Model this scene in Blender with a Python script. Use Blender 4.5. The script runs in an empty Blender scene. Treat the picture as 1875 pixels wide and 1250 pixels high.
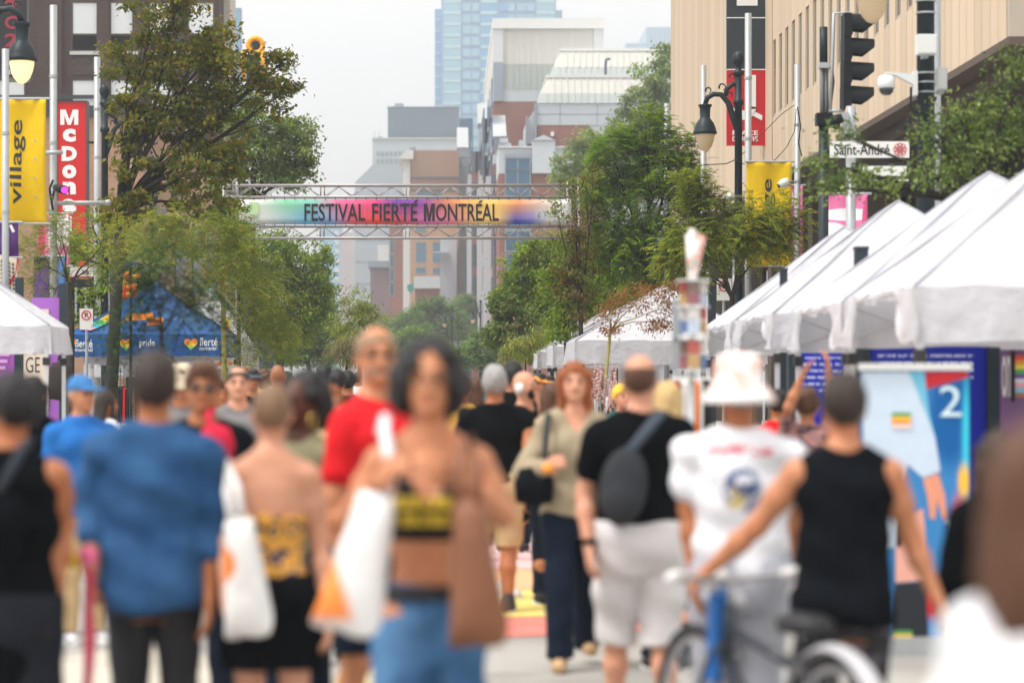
import bpy, math, random
import numpy as np
from mathutils import Vector, Matrix

random.seed(7)
RNG = np.random.default_rng(11)
SC = bpy.context.scene
COL = SC.collection
R = math.radians

# ---------------------------------------------------------------- camera
F = 4427.0            # focal length in photo pixels (85 mm on a 36 mm sensor, 1875 px)
UC, VC, EYE = 815.0, 690.0, 1.6
cam_d = bpy.data.cameras.new('camera')
cam = bpy.data.objects.new('camera', cam_d)
COL.objects.link(cam)
cam.location = (0, 0, EYE)
cam.rotation_euler = (R(90), 0, 0)
cam_d.lens = 85.0
cam_d.sensor_width = 36.0
cam_d.shift_x = (937.5 - UC) / 1875.0
cam_d.shift_y = (VC - 625.0) / 1875.0
cam_d.clip_start = 0.1
cam_d.clip_end = 6000
cam_d.dof.use_dof = True
cam_d.dof.focus_distance = 52.0
cam_d.dof.aperture_fstop = 1.6
SC.camera = cam

# ---------------------------------------------------------------- sky, sun, exposure
SUN_EL, SUN_AZ = R(62), R(-115)         # high, to the left and a little behind the camera
world = bpy.data.worlds.new('World')
SC.world = world
world.use_nodes = True
wn = world.node_tree
wn.nodes.clear()
sky = wn.nodes.new('ShaderNodeTexSky')
sky.sky_type = 'NISHITA'
sky.sun_disc = False
sky.sun_elevation = SUN_EL
sky.sun_rotation = SUN_AZ
sky.air_density = 1.0
sky.dust_density = 4.0
sky.ozone_density = 1.0
hs = wn.nodes.new('ShaderNodeHueSaturation')      # an overcast sky has next to no blue
hs.inputs['Saturation'].default_value = 0.05
bg = wn.nodes.new('ShaderNodeBackground')
bg.inputs['Strength'].default_value = 0.15
wo = wn.nodes.new('ShaderNodeOutputWorld')
wn.links.new(sky.outputs[0], hs.inputs['Color'])
ov = wn.nodes.new('ShaderNodeMix'); ov.data_type = 'RGBA'      # even cloud cover over the clear sky
ov.inputs[0].default_value = 0.7
ov.inputs[7].default_value = (2.95, 2.86, 2.74, 1)
wn.links.new(hs.outputs[0], ov.inputs[6])
wn.links.new(ov.outputs[2], bg.inputs['Color'])
wn.links.new(bg.outputs[0], wo.inputs['Surface'])

sun_d = bpy.data.lights.new('sun', 'SUN')
sun_d.energy = 0.8
sun_d.angle = R(10)
sun_d.color = (1.0, 0.95, 0.88)
sun = bpy.data.objects.new('sun', sun_d)
COL.objects.link(sun)
sd = Vector((math.sin(SUN_AZ) * math.cos(SUN_EL), math.cos(SUN_AZ) * math.cos(SUN_EL), math.sin(SUN_EL)))
sun.rotation_euler = (-sd).to_track_quat('-Z', 'Y').to_euler()

SC.view_settings.view_transform = 'Standard'
SC.view_settings.look = 'None'
SC.view_settings.exposure = 1.64
SC.view_settings.gamma = 1.0
SC.view_settings.use_curve_mapping = False
SC.render.engine = 'CYCLES'
SC.cycles.use_denoising = True
SC.cycles.max_bounces = 6
SC.cycles.diffuse_bounces = 3
SC.cycles.transmission_bounces = 4
SC.cycles.transparent_max_bounces = 8
SC.cycles.volume_bounces = 0
SC.cycles.caustics_reflective = False
SC.cycles.caustics_refractive = False

# ---------------------------------------------------------------- helpers
def PX(u, v, Y):
    """world point at distance Y that the photograph shows at pixel (u, v)"""
    return Vector(((u - UC) * Y / F, Y, EYE - (v - VC) * Y / F))

def XU(u, Y): return (u - UC) * Y / F
def ZV(v, Y): return EYE - (v - VC) * Y / F

def S(r, g, b):
    def c(x):
        x /= 255.0
        return x / 12.92 if x <= 0.04045 else ((x + 0.055) / 1.055) ** 2.4
    return (c(r), c(g), c(b))

MATS = {}

class NT:
    """a small helper for wiring material nodes"""
    def __init__(self, name):
        self.m = bpy.data.materials.new(name)
        self.m.use_nodes = True
        self.t = self.m.node_tree
        self.t.nodes.clear()
        self.out = self.t.nodes.new('ShaderNodeOutputMaterial')
        self.b = self.t.nodes.new('ShaderNodeBsdfPrincipled')
        self.t.links.new(self.b.outputs[0], self.out.inputs['Surface'])
        self._tc = None
    def new(self, k): return self.t.nodes.new(k)
    def ln(self, a, b): self.t.links.new(a, b)
    def put(self, sock, val):
        if hasattr(val, 'is_output'):
            self.ln(val, sock)
        elif isinstance(val, (tuple, list)) and len(val) == 3 and sock.type == 'RGBA':
            sock.default_value = (*val, 1)
        else:
            sock.default_value = val
    def tc(self, which='Object'):
        if self._tc is None: self._tc = self.new('ShaderNodeTexCoord')
        return self._tc.outputs[which]
    def xyz(self, which='Object'):
        n = self.new('ShaderNodeSeparateXYZ')
        self.ln(self.tc(which), n.inputs[0])
        return n.outputs
    def math(self, op, a, b=0.0, c=None, clamp=False):
        n = self.new('ShaderNodeMath'); n.operation = op; n.use_clamp = clamp
        self.put(n.inputs[0], a); self.put(n.inputs[1], b)
        if c is not None: self.put(n.inputs[2], c)
        return n.outputs[0]
    def mix(self, fac, a, b, mode='MIX'):
        n = self.new('ShaderNodeMix'); n.data_type = 'RGBA'; n.blend_type = mode
        self.put(n.inputs[0], fac); self.put(n.inputs[6], a); self.put(n.inputs[7], b)
        return n.outputs[2]
    def noise(self, scale, detail=3, rough=0.5, vec=None, stretch=None):
        n = self.new('ShaderNodeTexNoise')
        n.inputs['Scale'].default_value = scale
        n.inputs['Detail'].default_value = detail
        n.inputs['Roughness'].default_value = rough
        v = vec if vec is not None else self.tc()
        if stretch:
            mp = self.new('ShaderNodeMapping')
            mp.inputs['Scale'].default_value = stretch
            self.ln(v, mp.inputs[0]); v = mp.outputs[0]
        self.ln(v, n.inputs['Vector'])
        return n.outputs[0]
    def ramp(self, fac, stops):
        n = self.new('ShaderNodeValToRGB')
        el = n.color_ramp.elements
        while len(el) < len(stops): el.new(0.5)
        for e, (p, c) in zip(el, stops):
            e.position = p; e.color = (*c, 1)
        self.put(n.inputs[0], fac)
        return n.outputs[0]
    def smooth(self, v, lo, hi, a=0.0, b=1.0):
        n = self.new('ShaderNodeMapRange'); n.interpolation_type = 'SMOOTHSTEP'
        self.put(n.inputs[0], v)
        n.inputs[1].default_value = lo; n.inputs[2].default_value = hi
        n.inputs[3].default_value = a; n.inputs[4].default_value = b
        return n.outputs[0]
    def bump(self, h, strength=0.3, dist=0.02):
        n = self.new('ShaderNodeBump')
        n.inputs['Strength'].default_value = strength
        n.inputs['Distance'].default_value = dist
        self.put(n.inputs['Height'], h)
        self.ln(n.outputs[0], self.b.inputs['Normal'])
    def blobs(self, base, spots):
        """soft colour spots printed on a sheet; coordinates are the object's own x and z"""
        x, y, z = self.xyz()
        col = base
        for (cx, cz, rx, rz, c, hard) in spots:
            dx = self.math('DIVIDE', self.math('SUBTRACT', x, cx), rx)
            dz = self.math('DIVIDE', self.math('SUBTRACT', z, cz), rz)
            d = self.math('SQRT', self.math('ADD', self.math('MULTIPLY', dx, dx), self.math('MULTIPLY', dz, dz)))
            col = self.mix(self.smooth(d, hard, 1.0, 1.0, 0.0), col, c)
        return col
    def fin(self, col, rough=0.6, spec=0.3, metal=0.0):
        self.put(self.b.inputs['Base Color'], col)
        self.b.inputs['Roughness'].default_value = rough
        self.b.inputs['Specular IOR Level'].default_value = spec
        self.b.inputs['Metallic'].default_value = metal
        return self.m

def mul(c, k): return tuple(min(1.0, x * k) for x in c)

def mat(name, col, rough=0.6, var=0.10, scale=6.0, bump=0.0, bscale=40.0, spec=0.3, metal=0.0, rnd=0.0):
    if name in MATS: return MATS[name]
    n = NT(name)
    c = n.mix(n.noise(scale, 4), mul(col, 1 - var), mul(col, 1 + var))
    if rnd:
        oi = n.new('ShaderNodeObjectInfo')
        k = n.math('MULTIPLY_ADD', oi.outputs['Random'], rnd * 2, 1 - rnd)
        hsv = n.new('ShaderNodeHueSaturation')
        n.ln(k, hsv.inputs['Value']); n.ln(c, hsv.inputs['Color']); c = hsv.outputs[0]
    if bump: n.bump(n.noise(bscale, 3), bump, 0.01)
    MATS[name] = n.fin(c, rough, spec, metal)
    return MATS[name]

def cloth_mat(name, col, rough=0.85, var=0.12, trans=0.0, folds=0.25, spec=0.15):
    """woven cloth: faint weave and soft creases"""
    if name in MATS: return MATS[name]
    n = NT(name)
    c = n.mix(n.noise(9, 4), mul(col, 1 - var), mul(col, 1 + var))
    h = n.math('ADD', n.noise(7, 3, stretch=(1, 1, 0.6)), n.math('MULTIPLY', n.noise(160, 2), 0.15))
    n.bump(h, folds, 0.05)
    n.fin(c, rough, spec)
    if trans:
        tr = n.new('ShaderNodeBsdfTranslucent'); n.put(tr.inputs[0], c)
        mx = n.new('ShaderNodeMixShader'); mx.inputs[0].default_value = trans
        n.ln(n.b.outputs[0], mx.inputs[1]); n.ln(tr.outputs[0], mx.inputs[2]); n.ln(mx.outputs[0], n.out.inputs[0])
    MATS[name] = n.m
    return n.m

def leaf_mat(name, c1, c2, c3=None, trans=0.42):
    if name in MATS: return MATS[name]
    n = NT(name)
    g = n.new('ShaderNodeNewGeometry')
    stops = [(0.0, c1), (0.7, c2), (1.0, c3 or c2)]
    c = n.ramp(g.outputs['Random Per Island'], stops)
    c = n.mix(n.noise(1.3, 2), mul(c1, 0.8), c) if False else c
    n.fin(c, 0.55, 0.12)
    tr = n.new('ShaderNodeBsdfTranslucent')
    n.put(tr.inputs[0], n.mix(1.0, c, (1.0, 1.0, 0.45), 'MULTIPLY'))
    mx = n.new('ShaderNodeMixShader'); mx.inputs[0].default_value = trans
    n.ln(n.b.outputs[0], mx.inputs[1]); n.ln(tr.outputs[0], mx.inputs[2]); n.ln(mx.outputs[0], n.out.inputs[0])
    MATS[name] = n.m
    return n.m

def glass_mat(name, col, rough=0.08, var=0.2, scale=0.6):
    if name in MATS: return MATS[name]
    n = NT(name)
    c = n.mix(n.noise(scale, 2), mul(col, 1 - var), mul(col, 1 + var))
    MATS[name] = n.fin(c, rough, 0.7)
    return MATS[name]

ORG = {}

def tagp(o, label=None, cat=None, group=None, kind=None):
    if label: o['label'] = label
    if cat: o['category'] = cat
    if group: o['group'] = group
    if kind: o['kind'] = kind
    return o

def thing(name, loc, label, cat, group=None, rotz=0.0):
    o = bpy.data.objects.new(name, None)
    o.empty_display_size = 0.2
    COL.objects.link(o)
    o.location = loc
    o.rotation_euler = (0, 0, rotz)
    ORG[o.name] = Vector(loc)
    return tagp(o, label, cat, group)

def mesh_obj(name, verts, faces, material, parent=None, smooth=False, world=True):
    """verts in world coordinates (world=True) or in the parent's own"""
    me = bpy.data.meshes.new(name)
    V = np.asarray(verts, dtype=np.float32).reshape(-1, 3)
    o = bpy.data.objects.new(name, me)
    COL.objects.link(o)
    if parent is not None:
        o.parent = parent
        org = ORG.get(parent.name, Vector((0, 0, 0)))
        ORG[o.name] = org
        if world: V = V - np.array(org, dtype=np.float32)
    if isinstance(faces, np.ndarray):
        k = faces.shape[1]; n = faces.shape[0]
        me.vertices.add(len(V)); me.vertices.foreach_set('co', V.ravel())
        me.loops.add(n * k); me.loops.foreach_set('vertex_index', faces.astype(np.int32).ravel())
        me.polygons.add(n); me.polygons.foreach_set('loop_start', np.arange(0, n * k, k, dtype=np.int32))
        me.update(calc_edges=True)
    else:
        me.from_pydata([tuple(map(float, p)) for p in V], [], [tuple(f) for f in faces])
    if smooth:
        me.polygons.foreach_set('use_smooth', np.ones(len(me.polygons), dtype=bool))
    if material is not None: me.materials.append(material)
    me.validate()
    me.update()
    return o

class MB:
    def __init__(self): self.v = []; self.f = []
    def add(self, vs, fs):
        k = len(self.v)
        self.v += [tuple(p) for p in vs]
        self.f += [tuple(i + k for i in f) for f in fs]
        return self
    def box(self, x0, x1, y0, y1, z0, z1):
        x0, x1 = min(x0, x1), max(x0, x1); y0, y1 = min(y0, y1), max(y0, y1); z0, z1 = min(z0, z1), max(z0, z1)
        return self.add([(x0,y0,z0),(x1,y0,z0),(x1,y1,z0),(x0,y1,z0),(x0,y0,z1),(x1,y0,z1),(x1,y1,z1),(x0,y1,z1)],
                        [(0,3,2,1),(4,5,6,7),(0,1,5,4),(1,2,6,5),(2,3,7,6),(3,0,4,7)])
    def obox(self, c, sx, sy, sz, M):
        vs = []
        for dz in (-1, 1):
            for dx, dy in ((-1,-1),(1,-1),(1,1),(-1,1)):
                vs.append(Vector(c) + M @ Vector((dx*sx/2, dy*sy/2, dz*sz/2)))
        return self.add(vs, [(0,3,2,1),(4,5,6,7),(0,1,5,4),(1,2,6,5),(2,3,7,6),(3,0,4,7)])
    def prism_y(self, poly, y0, y1):
        """poly = (x, z) points, counter-clockwise seen from the camera"""
        n = len(poly)
        vs = [(x, y0, z) for x, z in poly] + [(x, y1, z) for x, z in poly]
        fs = [tuple(range(n)), tuple(range(2*n-1, n-1, -1))]
        for i in range(n):
            j = (i + 1) % n
            fs.append((i, i + n, j + n, j))
        return self.add(vs, fs)
    def prism_x(self, poly, x0, x1):
        n = len(poly)
        vs = [(x0, y, z) for y, z in poly] + [(x1, y, z) for y, z in poly]
        fs = [tuple(range(n-1, -1, -1)), tuple(range(n, 2*n))]
        for i in range(n):
            j = (i + 1) % n
            fs.append((i, j, j + n, i + n))
        return self.add(vs, fs)
    def tube(self, pts, rad, n=8, cap=True):
        pts = [Vector(p) for p in pts]
        if not hasattr(rad, '__len__'): rad = [rad] * len(pts)
        rings = []
        prev = None
        for i, p in enumerate(pts):
            d = (pts[min(i+1, len(pts)-1)] - pts[max(i-1, 0)])
            if d.length < 1e-9: d = Vector((0, 0, 1))
            d.normalize()
            if prev is None:
                a = Vector((1, 0, 0)) if abs(d.x) < 0.9 else Vector((0, 1, 0))
                a = (a - d * a.dot(d)).normalized()
            else:
                a = (prev - d * prev.dot(d))
                a = a.normalized() if a.length > 1e-6 else prev
            prev = a
            b = d.cross(a)
            rings.append([p + (a * math.cos(2*math.pi*k/n) + b * math.sin(2*math.pi*k/n)) * rad[i] for k in range(n)])
        vs = [q for r in rings for q in r]
        fs = []
        for i in range(len(rings) - 1):
            for k in range(n):
                k2 = (k + 1) % n
                fs.append((i*n+k, i*n+k2, (i+1)*n+k2, (i+1)*n+k))
        if cap:
            fs.append(tuple(range(n-1, -1, -1)))
            m = (len(rings) - 1) * n
            fs.append(tuple(range(m, m + n)))
        return self.add(vs, fs)
    def lathe(self, prof, c=(0, 0, 0), n=14, sx=1.0, sy=1.0):
        vs, fs = [], []
        for r, z in prof:
            for k in range(n):
                a = 2 * math.pi * k / n
                vs.append((c[0] + r*math.cos(a)*sx, c[1] + r*math.sin(a)*sy, c[2] + z))
        for i in range(len(prof) - 1):
            for k in range(n):
                k2 = (k + 1) % n
                fs.append((i*n+k, i*n+k2, (i+1)*n+k2, (i+1)*n+k))
        fs.append(tuple(range(n-1, -1, -1)))
        m = (len(prof) - 1) * n
        fs.append(tuple(range(m, m + n)))
        return self.add(vs, fs)
    def disc_y(self, c, r, y_thick, n=20, r_in=0.0):
        """a disc or ring whose face looks along -y"""
        cx, cy, cz = c
        if r_in <= 0:
            poly = [(cx + r*math.cos(2*math.pi*k/n), cz + r*math.sin(2*math.pi*k/n)) for k in range(n)]
            return self.prism_y(poly, cy, cy + y_thick)
        vs, fs = [], []
        for k in range(n):
            a = 2*math.pi*k/n
            for rr in (r_in, r):
                for yy in (cy, cy + y_thick):
                    vs.append((cx + rr*math.cos(a), yy, cz + rr*math.sin(a)))
        for k in range(n):
            i, j = 4*k, 4*((k+1) % n)
            fs += [(i, i+2, j+2, j), (i+1, j+1, j+3, i+3), (i+2, i+3, j+3, j+2), (i, j, j+1, i+1)]
        return self.add(vs, fs)
    def sheet(self, fn, nu, nv):
        """open grid fn(u, v) -> point, u and v in 0..1"""
        vs = [fn(i/nu, j/nv) for j in range(nv+1) for i in range(nu+1)]
        fs = [(j*(nu+1)+i, j*(nu+1)+i+1, (j+1)*(nu+1)+i+1, (j+1)*(nu+1)+i) for j in range(nv) for i in range(nu)]
        return self.add(vs, fs)
    def build(self, name, m, parent=None, smooth=False, world=True):
        return mesh_obj(name, self.v, self.f, m, parent, smooth, world)

def share(src, name, parent, loc=(0, 0, 0), scale=(1, 1, 1), rot=(0, 0, 0)):
    """another object on the same mesh data"""
    o = src.copy()
    o.name = name
    COL.objects.link(o)
    o.parent = parent
    o.location = loc; o.scale = scale; o.rotation_euler = rot
    ORG[o.name] = ORG.get(parent.name, Vector()) if parent else Vector()
    return o

def copy_tree(o, parent=None):
    c = o.copy()
    COL.objects.link(c)
    if parent is not None: c.parent = parent
    ORG[c.name] = ORG.get(o.name, Vector())
    for ch in list(o.children): copy_tree(ch, c)
    return c

_TXT = {}
def text_mesh(txt, bold=0.0, spacing=1.0):
    key = (txt, bold, spacing)
    if key in _TXT: return _TXT[key]
    cu = bpy.data.curves.new('lettering', 'FONT')
    cu.body = txt; cu.size = 1.0; cu.offset = bold; cu.resolution_u = 3
    cu.space_character = spacing
    cu.align_x = 'LEFT'
    o = bpy.data.objects.new('lettering', cu)
    COL.objects.link(o)
    dg = bpy.context.evaluated_depsgraph_get()
    me = bpy.data.meshes.new_from_object(o.evaluated_get(dg))
    V = np.array([v.co[:] for v in me.vertices], dtype=np.float32).reshape(-1, 3)
    fs = [tuple(p.vertices) for p in me.polygons]
    bpy.data.objects.remove(o); bpy.data.curves.remove(cu); bpy.data.meshes.remove(me)
    if len(V):
        lo, hi = V.min(0), V.max(0)
        V = (V - lo) / np.maximum(hi - lo, 1e-6)
        asp = (hi - lo)[0] / (hi - lo)[1]
    else: asp = 1
    _TXT[key] = (V, fs, asp)
    return _TXT[key]

def text(txt, p0, right, up, w, h, m, parent, bold=0.0, spacing=1.0, name='lettering'):
    """flat letters: lower left corner p0, axes right and up; w or h may be None (kept in proportion)"""
    V, fs, asp = text_mesh(txt, bold, spacing)
    if w is None: w = h * asp
    if h is None: h = w / asp
    p0, r, u = np.array(p0), np.array(Vector(right).normalized()), np.array(Vector(up).normalized())
    W = p0 + V[:, :1] * r * w + V[:, 1:2] * u * h
    return mesh_obj(name, W, fs, m, parent)

def letter_m(x0, x1, z0, z1, y, m, parent):
    P = [(0, 0), (.23, 0), (.23, .60), (.41, 0), (.59, 0), (.77, .60), (.77, 0), (1, 0), (1, 1), (.70, 1), (.5, .36), (.30, 1), (0, 1)]
    b = MB(); b.add([(x0 + (x1 - x0) * p, y, z0 + (z1 - z0) * q) for p, q in P], [tuple(range(len(P)))])
    return b.build('lettering', m, parent)
# ---------------------------------------------------------------- bodies: one distance field per figure, meshed as one surface
class Field:
    def __init__(self, lo, hi, h):
        self.h = h
        self.lo = np.array(lo, dtype=np.float64)
        self.n = np.ceil((np.array(hi) - self.lo) / h).astype(int) + 1
        self.ax = [self.lo[i] + h * np.arange(self.n[i]) for i in range(3)]
        self.F = np.full(self.n, 1.0)
    def rng(self, lo, hi, m):
        s = []
        for i in range(3):
            a = int(np.clip(np.floor((lo[i] - m - self.lo[i]) / self.h), 0, self.n[i] - 1))
            b = int(np.clip(np.ceil((hi[i] + m - self.lo[i]) / self.h) + 1, a + 1, self.n[i]))
            s.append(slice(a, b))
        X = self.ax[0][s[0]][:, None, None]; Y = self.ax[1][s[1]][None, :, None]; Z = self.ax[2][s[2]][None, None, :]
        return tuple(s), X, Y, Z
    def add(self, fn, lo, hi, k=0.03):
        s, X, Y, Z = self.rng(lo, hi, k + 2 * self.h)
        b = fn(X, Y, Z); a = self.F[s]
        h = np.clip(0.5 + 0.5 * (b - a) / k, 0, 1)
        self.F[s] = b * (1 - h) + a * h - k * h * (1 - h)
    def cut(self, fn, lo=None, hi=None):
        if lo is None:
            X = self.ax[0][:, None, None]; Y = self.ax[1][None, :, None]; Z = self.ax[2][None, None, :]
            self.F = np.maximum(self.F, -fn(X, Y, Z))
        else:
            s, X, Y, Z = self.rng(lo, hi, 2 * self.h)
            self.F[s] = np.maximum(self.F[s], -fn(X, Y, Z))
    def warp(self, fn):
        X = self.ax[0][:, None, None]; Y = self.ax[1][None, :, None]; Z = self.ax[2][None, None, :]
        self.F = self.F + fn(X, Y, Z)
    def capsule(self, a, b, ra, rb, k=0.03):
        a = np.array(a, float); b = np.array(b, float); d = b - a; L = max(d @ d, 1e-9); r = max(ra, rb)
        def fn(X, Y, Z):
            t = np.clip(((X - a[0]) * d[0] + (Y - a[1]) * d[1] + (Z - a[2]) * d[2]) / L, 0, 1)
            q = np.sqrt((X - a[0] - t * d[0]) ** 2 + (Y - a[1] - t * d[1]) ** 2 + (Z - a[2] - t * d[2]) ** 2)
            return q - (ra + (rb - ra) * t)
        self.add(fn, np.minimum(a, b) - r, np.maximum(a, b) + r, k)
    def ell(self, c, r, k=0.03, yaw=0.0, sub=False):
        c = np.array(c, float); r = np.array(r, float); cs, sn = math.cos(yaw), math.sin(yaw)
        def fn(X, Y, Z):
            x = (X - c[0]) * cs + (Y - c[1]) * sn; y = -(X - c[0]) * sn + (Y - c[1]) * cs; z = Z - c[2] + 0 * x
            k0 = np.sqrt((x / r[0]) ** 2 + (y / r[1]) ** 2 + (z / r[2]) ** 2)
            k1 = np.sqrt((x / r[0] ** 2) ** 2 + (y / r[1] ** 2) ** 2 + (z / r[2] ** 2) ** 2)
            return k0 * (k0 - 1) / np.maximum(k1, 1e-6)
        m = r.max() if yaw else r
        if sub: self.cut(fn, c - m, c + m)
        else: self.add(fn, c - m, c + m, k)
    def torso(self, prof, e=0.0, ed=None, k=0.04, lo=None, hi=None):
        """prof rows: z, half width, half depth, centre y"""
        z = np.array([p[0] for p in prof]); w = np.array([p[1] for p in prof]); d = np.array([p[2] for p in prof]); c = np.array([p[3] for p in prof])
        lo = z[0] if lo is None else lo; hi = z[-1] if hi is None else hi
        ed = e if ed is None else ed
        def fn(X, Y, Z):
            W = np.interp(Z, z, w) + e; D = np.interp(Z, z, d) + ed; C = np.interp(Z, z, c)
            q = (np.sqrt((X / W) ** 2 + ((Y - C) / D) ** 2) - 1) * np.minimum(W, D) + 0 * Z
            return np.maximum(np.maximum(q, lo - Z), Z - hi)
        m = w.max() + e; n = d.max() + ed + abs(c).max()
        self.add(fn, (-m, -n, lo), (m, n, hi), k)
    def mesh(self):
        F = self.F; n = F.shape; neg = F < 0
        cs = [(i, j, k) for i in (0, 1) for j in (0, 1) for k in (0, 1)]
        def sl(o): return tuple(slice(o[a], n[a] - 1 + o[a]) for a in range(3))
        cnt = sum(neg[sl(o)].astype(np.int8) for o in cs)
        act = (cnt > 0) & (cnt < 8)
        idx = np.argwhere(act)
        if len(idx) == 0: return np.zeros((0, 3)), np.zeros((0, 4), int)
        num = np.full(act.shape, -1, dtype=np.int64); num[act] = np.arange(len(idx))
        val = {o: F[idx[:, 0] + o[0], idx[:, 1] + o[1], idx[:, 2] + o[2]] for o in cs}
        P = np.zeros((len(idx), 3)); C = np.zeros(len(idx))
        for o in cs:
            for a in range(3):
                if o[a] == 0:
                    p = list(o); p[a] = 1; p = tuple(p)
                    v0, v1 = val[o], val[p]; m = (v0 < 0) != (v1 < 0)
                    t = np.where(m, v0 / np.where(np.abs(v0 - v1) < 1e-12, 1, v0 - v1), 0)
                    q = np.zeros((len(idx), 3)) + np.array(o, float)
                    q[:, a] += t
                    P += q * m[:, None]; C += m
        V = (idx + P / np.maximum(C, 1)[:, None]) * self.h + self.lo
        faces = []
        for a in range(3):
            b, c = (a + 1) % 3, (a + 2) % 3
            s0 = [slice(1, n[i] - 1) for i in range(3)]; s0[a] = slice(0, n[a] - 1)
            s1 = list(s0); s1[a] = slice(1, n[a])
            A, B = neg[tuple(s0)], neg[tuple(s1)]
            for flip, msk in ((False, A & ~B), (True, ~A & B)):
                e = np.argwhere(msk)
                if len(e) == 0: continue
                e = e + np.array([s0[i].start for i in range(3)])
                q = []
                for db, dc in ((-1, -1), (0, -1), (0, 0), (-1, 0)):
                    f = e.copy(); f[:, b] += db; f[:, c] += dc
                    q.append(num[f[:, 0], f[:, 1], f[:, 2]])
                q = np.stack(q, 1)
                faces.append(q[:, ::-1] if flip else q)
        return V, np.concatenate(faces)

SKIN = {'pale': S(206, 150, 122), 'light': S(190, 128, 92), 'tan': S(168, 106, 68), 'brown': S(150, 98, 66), 'dark': S(84, 52, 40)}
def skin_mat(t):
    nm = 'skin_' + t
    if nm in MATS: return MATS[nm]
    n = NT(nm); c = SKIN[t]
    col = n.mix(n.noise(14, 3), mul(c, 0.84), mul(c, 1.10))
    col = n.mix(n.smooth(n.noise(6, 3), .45, .7, 0, .45), col, (min(1, c[0] * 1.02), c[1] * .78, c[2] * .70))
    n.bump(n.noise(220, 2), 0.06, 0.004)
    n.fin(col, 0.5, 0.35)
    n.b.inputs['Subsurface Weight'].default_value = 0.08
    n.b.inputs['Subsurface Radius'].default_value = (0.02, 0.008, 0.004)
    MATS[nm] = n.m
    return n.m

def hair_mat(nm, c):
    nm = 'hair_' + nm
    if nm in MATS: return MATS[nm]
    n = NT(nm)
    col = n.mix(n.noise(60, 4, stretch=(1, 1, 0.25)), mul(c, 0.7), mul(c, 1.35))
    n.bump(n.noise(90, 4, stretch=(1, 1, 0.3)), 0.5, 0.01)
    MATS[nm] = n.fin(col, 0.55, 0.3)
    return MATS[nm]

HAIRC = {'black': (0.012, 0.011, 0.012), 'dark': (0.03, 0.02, 0.015), 'brown': S(84, 56, 40), 'auburn': S(140, 76, 36),
         'grey': S(150, 148, 146), 'sandy': S(150, 122, 96), 'blond': S(190, 160, 110), 'yellow': S(226, 186, 60), 'mouse': S(120, 92, 70)}

def torso_prof(fem, belly=0.0, wide=1.0):
    if fem:
        p = [(0.76, .130, .085, .0), (.83, .152, .106, .015), (.90, .160, .112, .018), (.98, .146, .098, .008), (1.07, .122, .086, -.002),
             (1.16, .128, .092, -.008), (1.26, .146, .110, -.018), (1.335, .148, .096, -.004), (1.39, .130, .078, .006), (1.44, .082, .060, .008), (1.49, .052, .052, .008)]
    else:
        p = [(0.76, .135, .090, .0), (.84, .165, .108, .012), (.91, .170, .112, .012), (.99, .160, .106, .004), (1.08, .152, .100, -.004),
             (1.19, .160, .106, -.006), (1.28, .174, .116, -.008), (1.345, .168, .104, .0), (1.395, .142, .084, .006), (1.44, .092, .066, .008), (1.49, .058, .056, .008)]
    q = []
    for z, w, d, c in p:
        g = belly * math.exp(-((z - 1.05) / 0.13) ** 2)
        q.append((z, w * wide + g * 0.5, d + g, c - g * 0.7))
    return q

def rotz(v, a):
    c, s = math.cos(a), math.sin(a)
    return np.array([v[0] * c - v[1] * s, v[0] * s + v[1] * c, v[2]])

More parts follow.
